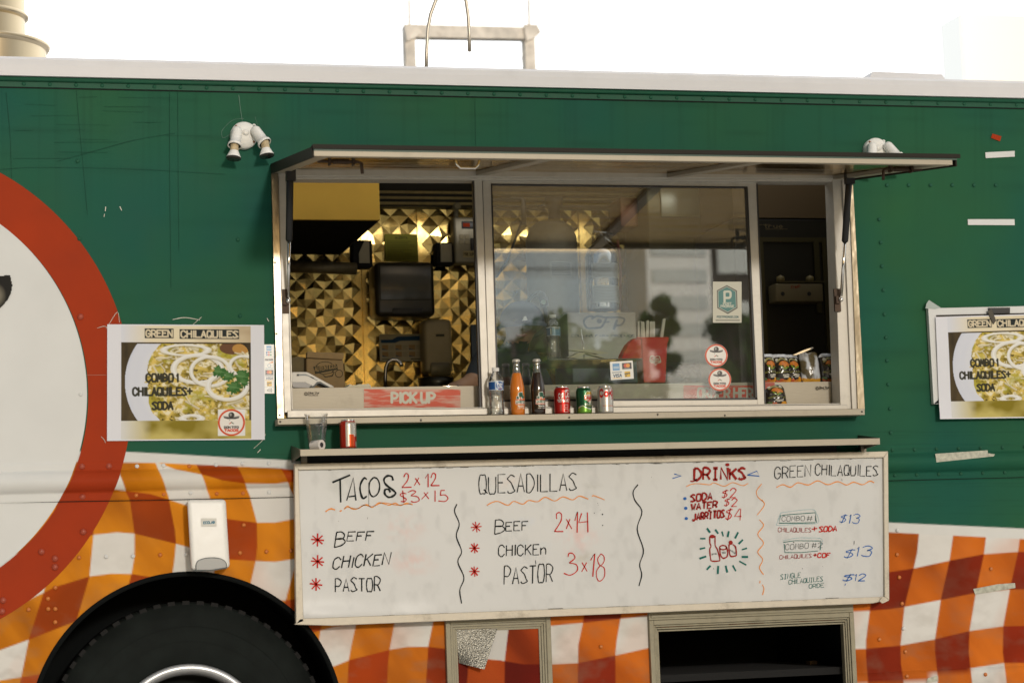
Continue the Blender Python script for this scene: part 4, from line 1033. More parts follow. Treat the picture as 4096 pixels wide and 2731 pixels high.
# things on the counter, left opening
def payment_terminal():
    y0 = 0.16
    o = empty('card_terminal', at(1250, 1545, y0), 'pale grey card payment terminal lying behind the counter edge', 'card reader')
    P = lambda zx, zy: at(1150 + zx / 6.534, 1380 + zy / 6.534, y0)
    b = MB(); b.prism([P(*q) for q in [(95, 1000), (90, 760), (105, 712), (140, 698), (490, 698), (540, 712), (1200, 1070), (1220, 1112), (1095, 1112), (840, 1000), (790, 1010), (690, 1110), (640, 1080), (460, 985)]], (0, 0.09, 0)); b.build('body', mat('terminal_shell', (0.55, 0.52, 0.45), 0.4), o, bevel=0.004)
    b = MB(); b.prism([P(*q) - Vector((0, 0.002, 0)) for q in [(560, 1112), (690, 1050), (770, 960), (850, 950), (1110, 1100), (1085, 1112), (840, 1000), (790, 1010), (690, 1110)]], (0, 0.05, 0)); b.build('rubber_foot', mat('slate_rubber', (0.10, 0.11, 0.11), 0.6), o)
    b = MB(); b.prism([P(*q) - Vector((0, 0.0015, 0)) for q in [(300, 755), (470, 752), (560, 790), (800, 920), (760, 925), (540, 810), (460, 795), (300, 800)]], (0, 0.004, 0)); b.build('side_stripe', mat('slate_stripe', (0.22, 0.24, 0.24), 0.5), o)
    for q in ([(240, 758), (300, 756), (300, 806), (240, 808)], [(598, 812), (688, 856), (686, 886), (600, 840)]):
        b = MB(); b.prism([P(*k) - Vector((0, 0.003, 0)) for k in q], (0, 0.004, 0)); b.build('port', M_black, o)
    b = MB(); b.prism([P(*q) - Vector((0, 0.001, 0)) for q in [(110, 960), (455, 960), (640, 1050), (550, 1112), (150, 1100)]], (0, 0.08, 0)); b.build('base', M_smoke, o)
payment_terminal()
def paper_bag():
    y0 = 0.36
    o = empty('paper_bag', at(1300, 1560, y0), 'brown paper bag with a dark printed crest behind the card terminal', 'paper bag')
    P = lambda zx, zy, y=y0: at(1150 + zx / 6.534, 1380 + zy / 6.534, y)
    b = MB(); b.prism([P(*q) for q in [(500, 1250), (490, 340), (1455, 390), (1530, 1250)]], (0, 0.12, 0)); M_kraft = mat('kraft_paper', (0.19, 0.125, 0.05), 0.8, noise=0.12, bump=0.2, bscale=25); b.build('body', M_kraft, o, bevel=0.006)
    b = MB(); b.prism([P(*q, y0 - 0.006) for q in [(510, 175), (1478, 205), (1450, 385), (495, 330)]], (0, 0.03, 0)); b.build('folded_top', M_kraft, o, bevel=0.004)
    cv = Canvas(650, 420, 1470, 880, 9, (0.2, 0.13, 0.05), 0.0); dk = (0.035, 0.03, 0.015)
    cv.ring(980, 600, 240, 165, 20, dk); cv.poly([(670, 560), (1290, 490), (1320, 640), (720, 760)], dk)
    for st in word('AUTENTICOS', 715, 690, 1280, 590, 110): cv.stroke(st, 18, (0.2, 0.13, 0.05))
    cv.ring(1345, 745, 95, 95, 22, dk); cv.poly([(900, 760), (1240, 690), (1180, 820), (980, 850)], dk); cv.poly([(930, 775), (1210, 715), (1150, 790), (1000, 820)], (0.2, 0.13, 0.05))
    px = Canvas.__new__(Canvas); px.X, px.Y, px.c, px.a = 1150 + cv.X / 6.534, 1380 + cv.Y / 6.534, cv.c, cv.a
    P3 = at_arr(px.X, px.Y, y0 - 0.0015); grid_mesh('crest', P3, cv.c, cv.a, M_print, o)
paper_bag()
b = MB(); b.prism([at(a, c, 0.40) for a, c in [(1150, 1600), (1150, 1437), (1190, 1425), (1228, 1432), (1232, 1600)]], (0, 0.1, 0))
o = b.build('cardboard_box', mat('dark_card', (0.10, 0.075, 0.03), 0.8, noise=0.2)); tag(o, 'dark cardboard box half hidden left of the brown paper bag', 'box')
b = MB(); b.prism([at(1150 + a / 6.534, 1380 + c / 6.534, 0.14) for a, c in [(1530, 1108), (1600, 1060), (1615, 1010), (1700, 1045), (1830, 1040), (1840, 1020), (2060, 1020), (2120, 1005), (2180, 1060), (2180, 1100)]], (0, 0.12, 0))
o = b.build('napkin_pile', mat('napkin_paper', (0.58, 0.54, 0.40), 0.9, bump=0.2), bevel=0.002); tag(o, 'small pile of cream napkins on the counter edge', 'napkins')
b = MB(); b.rbox(*[q for q in rect(1770, 1541, 1838, 1549, 0.14)[:2]], 0.14, 0.22, *rect(1770, 1540, 1838, 1549, 0.14)[2:], 0.003, 2)
o = b.build('spoon_rest', M_chrome, smooth=True); tag(o, 'shallow shiny tray on the counter above the pick up sign', 'tray')
b = MB(); b.sm = True
fc = [(1541, 1600), (1541, 1500), (1543, 1470), (1552, 1448), (1570, 1438), (1590, 1441), (1602, 1454), (1606, 1464)]
b.tube([at(a, c, 1.0 - 0.003 * i) for i, (a, c) in enumerate(fc)], [0.0085] * 6 + [0.0095, 0.0105], 12)
o = b.build('tap', mat('dark_chrome', (0.25, 0.24, 0.22), 0.2, 1.0)); tag(o, 'curved gooseneck tap in the middle of the left opening', 'tap')
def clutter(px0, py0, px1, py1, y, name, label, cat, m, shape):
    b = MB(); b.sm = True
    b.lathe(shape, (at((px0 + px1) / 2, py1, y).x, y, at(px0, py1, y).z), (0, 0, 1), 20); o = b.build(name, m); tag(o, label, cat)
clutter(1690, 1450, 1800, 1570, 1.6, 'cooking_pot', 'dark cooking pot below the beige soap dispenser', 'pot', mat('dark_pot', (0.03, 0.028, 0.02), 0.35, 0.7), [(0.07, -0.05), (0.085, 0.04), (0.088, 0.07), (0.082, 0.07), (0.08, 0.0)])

# signs stuck on the counter front and other stickers
def sign(name, px0, py0, px1, py1, y, text, tx0, ty0, tx1, ty1, w, label, base=(0.60, 0.13, 0.085), wear=1.0):
    cv = Canvas(px0, py0, px1, py1, 1.5, base)
    n = vnoise(cv.X / 60, cv.Y / 9, 51, 4); e = np.minimum(np.minimum(cv.X - px0, px1 - cv.X) / 60, np.minimum(cv.Y - py0, py1 - cv.Y) / 18)
    f = np.clip((n - 0.5) * 3 + np.clip(0.7 - e, 0, 0.6), 0, 0.75)[..., None] * wear; cv.c = cv.c * (1 - f) + np.array([0.60, 0.42, 0.34]) * f
    cv.text(text, tx0, ty0, tx1, ty1, w, (0.56, 0.56, 0.47))
    o = px_plane(cv, name, y, M_print); tag(o, label, 'sign'); return o
sign('pick_up_sign', 1456, 1556, 1842, 1629, 0.0985, 'PICK UP', 1562, 1566, 1744, 1614, 10.5, 'worn red sticker reading PICK UP on the steel counter front')
sign('order_sign', 2734, 1541, 3040, 1596, 0.0985, 'ORDER HERE', 2788, 1549, 3040, 1597, 8.5, 'faded red sticker reading ORDER HERE behind the glass', (0.68, 0.06, 0.03), 0.5)
def silver_star(px, py, k, label):
    cv = Canvas(px, py, px + 64 * k, py + 20 * k, 0.8, (0.1, 0.09, 0.07), 0.0); dk = (0.07, 0.06, 0.045)
    for a in range(12):
        an = a * math.pi / 6; cv.stroke([(px + 9 * k + math.cos(an) * 4 * k, py + 9 * k + math.sin(an) * 4 * k), (px + 9 * k + math.cos(an) * 8 * k, py + 9 * k + math.sin(an) * 8 * k)], 1.6, dk)
    cv.ring(px + 9 * k, py + 9 * k, 4 * k, 4 * k, 1.4, dk)
    for st in word('Silver Star', px + 18 * k, py + 9 * k, px + 63 * k, py + 9 * k, 9 * k, fill=0.7): cv.stroke(st, 1.3, dk)
    for st in word('METAL FABRICATING', px + 18 * k, py + 14 * k, px + 56 * k, py + 14 * k, 2.6 * k): cv.stroke(st, 0.9, dk, 0.8)
    cv.rect(px + 18 * k, py + 16.5 * k, px + 58 * k, py + 18 * k, dk, k=0.6)
    o = px_plane(cv, 'maker_mark', 0.0978, M_print, None, True); tag(o, label, 'maker mark')
silver_star(1215, 1566, 1.0, 'small printed sun shaped maker mark left of the pick up sign')
silver_star(3261, 1545, 0.9, 'small printed sun shaped maker mark in the right opening')

# ---- behind the sliding glass
def bottle_glass(name, c, prof, m, label, cat, parts=()):
    o = empty(name, c, label, cat)
    return o
tk = at(2210, 1250, 1.5)
def gas_tank():
    y = 1.5; x0, x1, z0, z1 = rect(2112, 925, 2312, 1400, y); r_ = (x1 - x0) / 2; cx = (x0 + x1) / 2
    o = empty('gas_cylinder', (cx, y, z0), 'large white gas cylinder standing behind the sliding glass', 'gas cylinder')
    M_tank = mat('white_tank_paint', (0.42, 0.38, 0.28), 0.45, noise=0.08)
    b = MB(); b.sm = True; b.lathe([(r_, 0), (r_, z1 - z0 - 0.06), (r_ * 0.97, z1 - z0 - 0.03), (r_ * 0.8, z1 - z0 + 0.02), (r_ * 0.45, z1 - z0 + 0.05), (0.001, z1 - z0 + 0.06)], (cx, y, z0), (0, 0, 1), 40); b.build('tank', M_tank, o)
    b = MB(); b.sm = True; b.lathe([(0.03, 0.05), (0.03, 0.11), (0.045, 0.115), (0.045, 0.165), (0.03, 0.17), (0.0, 0.17)], (cx + 0.02, y, z1), (0, 0, 1), 20); b.build('valve', mat('dark_valve', (0.05, 0.045, 0.035), 0.4, 0.6), o)
    cv = Canvas(-0.45, 0, 0.45, 1, 0.012, (0.5, 0.47, 0.36)); [cv.rect(-0.4, 0.1 + k * 0.11, 0.4, 0.15 + k * 0.11, (0.25, 0.24, 0.2)) for k in range(8)]
    cv.wrap('label_sheet', cx, y, lambda z: np.full_like(z, r_), at(2210, 1105, y - r_).z, at(2210, 1045, y - r_).z, M_print, o, 0.1)
gas_tank()
def extinguisher():
    y = 1.25; x0, x1, z0, z1 = rect(2345, 985, 2470, 1240, y); r_ = (x1 - x0) / 2; cx = (x0 + x1) / 2
    o = empty('fire_extinguisher', (cx, y, z0), 'silver fire extinguisher with white labels beside the gas cylinder', 'fire extinguisher')
    b = MB(); b.sm = True; b.lathe([(r_ * 0.96, 0), (r_, 0.01), (r_, z1 - z0 - 0.05), (r_ * 0.8, z1 - z0 - 0.01), (r_ * 0.35, z1 - z0 + 0.02), (r_ * 0.28, z1 - z0 + 0.05), (0, z1 - z0 + 0.05)], (cx, y, z0), (0, 0, 1), 40); b.build('cylinder', M_chrome, o)
    cv = Canvas(-1.1, 0, 1.1, 1, 0.02, (0.55, 0.52, 0.42)); [cv.rect(-1, 0.06 + k * 0.09, 1, 0.10 + k * 0.09, (0.28, 0.26, 0.2)) for k in range(10)]
    for a, c in ((1050, 1110), (1140, 1208)): cv.wrap('instruction_label', cx, y, lambda z: np.full_like(z, r_), at(2400, c, y - r_).z, at(2400, a, y - r_).z, M_print, o, 0.15)
    b = MB(); b.sm = True; t = at(2392, 930, y); b.tube([t + Vector((0, 0, -0.06)), t], 0.012, 10); b.tube([at(2372, 925, y), at(2450, 935, y)], 0.007, 8); b.tube([at(2400, 935, y), at(2465, 985, y)], 0.006, 8); b.build('handle', M_chrome, o)
    b = MB(); b.sm = True; b.tube([at(2470, 960, y), at(2482, 1050, y), at(2480, 1240, y)], 0.007, 8); b.build('hose', mat('red_hose', (0.3, 0.06, 0.03), 0.5), o)
extinguisher()
b = MB(); b.sm = True
for pts in ([(1965, 792), (2080, 790), (2093, 800), (2095, 900)], [(2095, 860), (2060, 960), (2030, 1040), (1985, 1110)], [(2150, 830), (2180, 815), (2205, 812)]): b.tube([at(a, c, 1.7) for a, c in pts], 0.014 if pts[0][0] == 1965 else 0.006, 8)
o = b.build('conduit_pipes', M_smoke); tag(o, 'dark conduit pipes bent along the wall at the left of the glass', 'pipes')
o = thing_box('red_wall_box', 2482, 790, 2552, 905, 1.75, 0.2, mat('faded_red_box', (0.28, 0.11, 0.04), 0.6, noise=0.2), 'faded red box high on the back wall behind the glass', 'box', 0.006)
o = thing_box('wall_cabinet', 2600, 745, 3010, 1420, 1.6, 0.4, mat('olive_panel', (0.20, 0.17, 0.07), 0.5, noise=0.1, nscale=4), 'olive brown fridge side panel behind the right half of the glass', 'cabinet', 0.01)
sub_box('white_menu_panel', 2645, 755, 2950, 868, 1.58, 0.012, mat('pale_panel', (0.55, 0.56, 0.42), 0.4), o)
def spray_hose():
    o = empty('spray_tap', at(2140, 1260, 0.9), 'coiled pre-rinse spray hose with a nozzle beside the gas cylinder', 'spray hose')
    b = MB(); b.sm = True
    c0, c1, c2 = at(2105, 1215, 0.9), at(2145, 1150, 0.9), at(2172, 1190, 0.9)
    pts = []
    for k in range(140):
        t = k / 139; p = (c0 * (1 - t) ** 2 + c1 * 2 * t * (1 - t) + c2 * t * t); a = k * 0.75
        pts.append(p + Vector((math.cos(a) * 0.012, math.sin(a) * 0.016, math.sin(a + 1) * 0.012)))
    b.tube(pts, 0.0045, 6); b.build('coiled_hose', mat('grey_hose', (0.12, 0.12, 0.1), 0.4), o)
    b = MB(); b.sm = True; b.tube([at(2172, 1190, 0.9), at(2178, 1225, 0.9)], [0.022, 0.020], 12); b.tube([at(2178, 1225, 0.9), at(2196, 1345, 0.9)], 0.010, 8); b.build('nozzle', M_smoke, o)
    b = MB(); b.disc(at(2174, 1208, 0.872), 0.0115, (0, -1, 0), 20); b.build('pale_cap', mat('mint_cap', (0.45, 0.62, 0.5), 0.3), o)
spray_hose()
def cfp_box():
    y = 0.85; x0, x1, z0, z1 = rect(2272, 1250, 2545, 1440, y)
    o = empty('produce_box', ((x0 + x1) / 2, y, z0), 'white produce box with a swirling dark blue logo behind the glass', 'box')
    M_card = mat('white_card', (0.55, 0.53, 0.45), 0.75, noise=0.05); b = MB(); b.box(x0, x1, y, y + 0.3, z0, z1); b.build('carton', M_card, o, bevel=0.003)
    b = MB(); b.prism([(x0, y, z1), (x0 - 0.10, y + 0.05, z1 - 0.09), (x0 - 0.10, y + 0.3, z1 - 0.09), (x0, y + 0.3, z1)], (0, 0, 0.004)); b.build('open_flap', mat('card_shadow_side', (0.16, 0.15, 0.13), 0.8), o)
    cv = Canvas(2285, 1258, 2540, 1400, 2.2, (0.5, 0.5, 0.5), 0.0); bl = (0.05, 0.075, 0.11); P = lambda q: [(2150 + a / 4.126, 1180 + c / 4.126) for a, c in q]
    cv.stroke(smooth_line(P([(930, 360), (850, 350), (780, 400), (770, 470), (820, 540), (900, 545), (1000, 540), (1060, 520), (1110, 440), (1140, 370)])), 9, bl)
    cv.stroke(smooth_line(P([(900, 390), (980, 350), (1100, 365), (1300, 365), (1420, 385), (1430, 430), (1380, 490), (1310, 500)])), 8, bl)
    cv.stroke(P([(1120, 445), (1180, 440)]), 6, bl); cv.stroke(P([(1310, 420), (1260, 555)]), 11, bl); cv.ell(*P([(1020, 430)])[0], 11, 10, bl)
    for st in word('COLLINS FARM PRODUCE', *P([(560, 690)])[0], *P([(1600, 690)])[0], 9): cv.stroke(st, 2.2, bl)
    P3 = at_arr(cv.X, cv.Y, y - 0.001); grid_mesh('printed_logo', P3, cv.c, cv.a, M_print, o)
cfp_box()
o = thing_box('dark_crate', 2290, 1435, 2560, 1530, 0.7, 0.3, mat('blue_grey_crate', (0.10, 0.12, 0.14), 0.6), 'blue grey crate printed under the white produce box', 'crate', 0.006)
# paper stack with spike
GY = 0.2
o = empty('order_spike', at(2350, 1440, GY), 'order spike holding creased paper slips behind the glass', 'order spike')
P = lambda a, c, y=GY: at(2150 + a / 4.126, 1180 + c / 4.126, y)
M_slip = mat('order_slip_paper', (0.62, 0.58, 0.42), 0.85)
for k, q in enumerate(([(505, 905), (880, 897), (1190, 955), (1010, 975), (800, 940)], [(515, 1030), (680, 950), (830, 940), (1130, 1035), (1110, 1045), (800, 965), (640, 1040)], [(530, 1050), (900, 1010), (1135, 1075), (820, 1075)])):
    b = MB(); b.prism([P(a, c, GY + 0.01 * k) for a, c in q], (0, 0.05, 0.004)); b.build('paper_slip', M_slip, o)
b = MB(); b.sm = True; b.tube([P(720, 568, GY + 0.02), P(766, 900, GY + 0.02), P(768, 1080, GY + 0.02)], 0.002, 6); b.build('spike', M_chrome, o)
b = MB(); b.box(P(120, 1080).x, P(1640, 1080).x, 0.12, 0.5, P(900, 1095).z, P(900, 1080).z); b.build('glass_shelf_ledge', M_smoke, truck)
# red straw holder
def straws():
    y = 0.16; o = empty('straw_holder', at(2620, 1530, y), 'red plastic scoop holder full of white straws behind the glass', 'straw holder')
    P = lambda a, c, yy=y: at(2150 + a / 4.126, 1180 + c / 4.126, yy)
    M_red = mat('red_plastic', (0.62, 0.028, 0.014), 0.5, spec=0.2); b = MB()
    b.prism([P(*q) for q in [(1755, 1440), (1720, 700), (2165, 700), (2165, 770), (2145, 775), (2115, 1440)]], (0, 0.09, 0)); b.build('holder', M_red, o, bevel=0.006)
    b = MB(); b.prism([P(*q, y + 0.01) for q in [(1740, 1060), (1385, 1060), (1420, 960), (1500, 810), (1580, 730), (1680, 700), (1740, 700)]], (0, 0.07, 0)); b.build('scoop', M_red, o, bevel=0.005)
    b = MB(); b.prism([P(*q, y - 0.003) for q in [(1640, 692), (2170, 692), (2170, 718), (1640, 718)]], (0, 0.1, 0)); b.build('rim', M_red, o, bevel=0.003)
    M_straw = mat('paper_straw_wrap', (0.68, 0.64, 0.52), 0.8)
    for x0_, x1_, t in ((1690, 1685, 425), (1715, 1705, 425), (1760, 1745, 435), (1815, 1822, 415), (1880, 1878, 430), (1915, 1920, 432), (2045, 2095, 385)):
        b = MB(); b.prism([P(x0_ - 26, 760, y + 0.03), P(x0_ + 22, 760, y + 0.03), P(x1_ + 20, t + 12, y + 0.03), P(x1_ + 8, t, y + 0.03), P(x1_ - 22, t + 8, y + 0.03)], (0, 0.012, 0)); s_ = b.build('wrapped_straw', M_straw, o)
    cv = Canvas(1840, 980, 2050, 1175, 5, (0.6, 0.55, 0.42), 0.0); wh = (0.66, 0.60, 0.46)
    ht = smooth_line([(1950, 1165), (1930, 1130), (1860, 1110), (1850, 1050), (1860, 1010), (1900, 995), (1940, 1015), (1975, 1000), (2015, 1005), (2030, 1050), (2040, 1110), (1980, 1130), (1950, 1165)]); cv.poly(ht, wh)
    cv.poly([(1945 + (a - 1945) * 0.84, 1072 + (c - 1072) * 0.84) for a, c in ht], (0.45, 0.06, 0.03))
    for t_, a, c, d, h in (('I', 1905, 1070, 1925, 45), ('love', 1925, 1072, 2000, 45)): [cv.stroke(st, 7, wh) for st in word(t_, a, c, d, c, h)]
    for st in word('Churros', 1865, 1112, 2030, 1108, 38): cv.stroke(st, 9, wh)
    grid_mesh('heart_sticker', at_arr(2150 + cv.X / 4.126, 1180 + cv.Y / 4.126, y - 0.0012), cv.c, cv.a, M_print, o)
straws()

# fridge in the right opening
x0, x1, z0, z1 = rect(3000, 872, 3335, 1700, 0.9)
fo = empty('display_fridge', ((x0 + x1) / 2, 1.0, 0.9), 'dark glass door drinks fridge in the right opening', 'fridge')
b = MB(); b.box(x0 - 0.05, x1 + 0.3, 0.93, 1.5, 0.9, z1); b.build('cabinet', mat('fridge_black', (0.022, 0.019, 0.010), 0.4, noise=0.2, nscale=4), fo, bevel=0.006)
b = MB(); b.box(x0 - 0.05, x1 + 0.3, 0.925, 1.4, z1 + 0.005, Z_ROOF - 0.11); b.build('header', mat('brown_header', (0.16, 0.105, 0.045), 0.5), fo)
M_ftrim = mat('fridge_trim', (0.09, 0.075, 0.03), 0.4, 0.4)
b = MB(); frame_bars(b, at(3040, 1100, 0.92).x, at(3310, 1100, 0.92).x, at(3150, 950, 0.92).z, 0.95, 0.022, 0.915, 0.93); b.build('door_frame', M_ftrim, fo)
b = MB(); b.pbox(3262, 965, 3282, 1250, 0.91, 0.01); b.build('door_handle', M_ftrim, fo)
cv = Canvas(0, 0, 120, 40, 1.2, (0.2, 0.16, 0.08), 0.0)
for st in word('true', 24, 30, 100, 28, 24): cv.stroke(st, 3, (0.22, 0.17, 0.09))
cv.stroke([(2, 10), (50, 8)], 2.5, (0.22, 0.17, 0.09)); cv.stroke([(30, 36), (118, 34)], 2.5, (0.22, 0.17, 0.09))
q = rect(3032, 893, 3150, 920, 0.922); cv.plane('script_badge', *q, 0.922, M_print, fo, use_alpha=True)
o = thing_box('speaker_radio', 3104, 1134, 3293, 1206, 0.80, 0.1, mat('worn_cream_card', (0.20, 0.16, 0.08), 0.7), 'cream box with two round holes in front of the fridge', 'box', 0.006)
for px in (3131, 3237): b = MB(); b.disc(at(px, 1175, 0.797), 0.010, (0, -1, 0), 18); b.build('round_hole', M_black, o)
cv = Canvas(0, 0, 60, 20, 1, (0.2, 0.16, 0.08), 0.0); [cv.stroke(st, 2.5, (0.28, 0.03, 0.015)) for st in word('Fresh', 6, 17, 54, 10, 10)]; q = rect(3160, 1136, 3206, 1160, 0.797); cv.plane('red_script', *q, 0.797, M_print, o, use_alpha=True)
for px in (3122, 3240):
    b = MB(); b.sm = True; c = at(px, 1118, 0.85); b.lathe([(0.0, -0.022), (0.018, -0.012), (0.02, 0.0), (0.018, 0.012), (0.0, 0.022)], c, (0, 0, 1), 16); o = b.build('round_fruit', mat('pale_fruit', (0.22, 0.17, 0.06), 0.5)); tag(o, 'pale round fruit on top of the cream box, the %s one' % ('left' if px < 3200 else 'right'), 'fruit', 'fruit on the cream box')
b = MB(); x0, x1, z0, z1 = rect(3104, 1128, 3293, 1135, 0.84); b.box(x0, x1, 0.80, 0.9, z0, z1); b.build('shelf_strip', M_ftrim, fo)

# snack bags
def snack_bag(px0, py0, px1, py1, y, lean, label, clear=False):
    cv = Canvas(0, 0, 100, 160, 2.2, (0.016, 0.012, 0.008))
    n = vnoise(cv.X / 22, cv.Y / 22, int(px0), 3)
    if not clear:
        cv.rect(0, 0, 100, 16, (0.50, 0.52, 0.55)); cv.stroke(smooth_line([(20, 42), (45, 26), (82, 34)]), 9, (0.30, 0.28, 0.12))
        cv.poly(smooth_line([(26, 60), (36, 44), (58, 38), (80, 48), (84, 64), (60, 66), (26, 60)]), (0.52, 0.17, 0.03))
        cv.stroke([(36, 66), (56, 84), (82, 68)], 5, (0.20, 0.32, 0.03)); cv.ell(58, 70, 7, 7, (0.5, 0.25, 0.02))
        cv.stroke(smooth_line([(14, 104), (50, 98), (96, 98)]), 8, (0.16, 0.16, 0.04)); 
        for st in word('MANGO', 22, 103, 90, 100, 6): cv.stroke(st, 1.8, (0.02, 0.02, 0.01))
        cv.rect(40, 112, 82, 119, (0.55, 0.53, 0.45), 3); cv.rect(48, 122, 80, 128, (0.55, 0.53, 0.45), 3)
        cv.ell(20, 30, 8, 8, (0.5, 0.5, 0.45)); cv.ell(80, 26, 7, 7, (0.5, 0.5, 0.45))
        cv.ell(30, 150, 26, 14, (0.48, 0.10, 0.03)); cv.ell(60, 152, 24, 12, (0.55, 0.20, 0.03)); cv.ell(84, 146, 14, 18, (0.62, 0.28, 0.02)); cv.ell(16, 138, 12, 7, (0.07, 0.13, 0.04))
        cv.rect(0, 157, 100, 160, (0.5, 0.3, 0.1))
    else:
        cv.c[:] = (0.10, 0.08, 0.04); cv.c += (np.array([0.55, 0.58, 0.62]) - cv.c) * np.clip((vnoise(cv.X / 30, cv.Y / 70, 77, 3) - 0.45) * 5, 0, 1)[..., None]; cv.rect(0, 138, 100, 160, (0.55, 0.28, 0.03))
    x0, x1, z0, z1 = rect(px0, py0, px1, py1, y)
    def curl(P, u, v):
        th = 0.026 * np.sin(np.pi * np.clip(v, 0, 1)) ** 0.6 * np.sin(np.pi * np.clip(u, 0, 1)) ** 0.5
        P[..., 1] += -th + 0.004 * vnoise(u * 6, v * 9, int(px0) + 1, 2) + lean * (1 - v); P[..., 0] += (v - 0.5) * lean * 0.1; return P
    o = cv.plane('snack_bag', x0, x1, z0, z1, y + 0.03, mat('foil_bag_print', rough=0.22, attr=True, bump=0.25, bscale=45, coat=0.4), None, curl=curl)
    n_ = o.modifiers.new('thick', 'SOLIDIFY'); n_.thickness = 0.012; n_.offset = 1
    tag(o, label, 'snack bag', 'mango snack bags in the right opening'); return o
snack_bag(3062, 1420, 3108, 1527, 0.12, 0.02, 'dark mango snack bag at the left end of the row in the right opening')
snack_bag(3110, 1421, 3164, 1527, 0.115, 0.02, 'second dark mango snack bag from the left on the steel ledge')
snack_bag(3160, 1422, 3203, 1527, 0.125, 0.03, 'third dark mango snack bag from the left with its upper edge tilted')
snack_bag(3222, 1412, 3280, 1526, 0.12, 0.02, 'shiny crumpled clear plastic snack bag in the right opening', True)
snack_bag(3300, 1418, 3352, 1524, 0.125, 0.02, 'dark mango snack bag at the right end behind the jamb')
snack_bag(3076, 1535, 3146, 1620, 0.06, 0.03, 'dark mango snack bag leaning below the others against the window track')
b = MB(); b.prism([at(a, c, 0.16) for a, c in [(3170, 1420), (3210, 1402), (3250, 1388), (3255, 1392), (3212, 1410), (3186, 1420)]], (0, 0.05, 0.0)); o = b.build('crumpled_wrapper', M_chrome); tag(o, 'shiny folded wrapper lying on top of the snack bags', 'wrapper')
x0, x1, z0, z1 = rect(3062, 1530, 3100, 1612, 0.095); b = MB(); b.box(x0, x1, 0.094, 0.0985, z0, z1); o = b.build('red_sticker_end', mat('faded_red', (0.34, 0.07, 0.045), 0.6, noise=0.15)); tag(o, 'faded red sticker end behind the leaning snack bag', 'sticker')

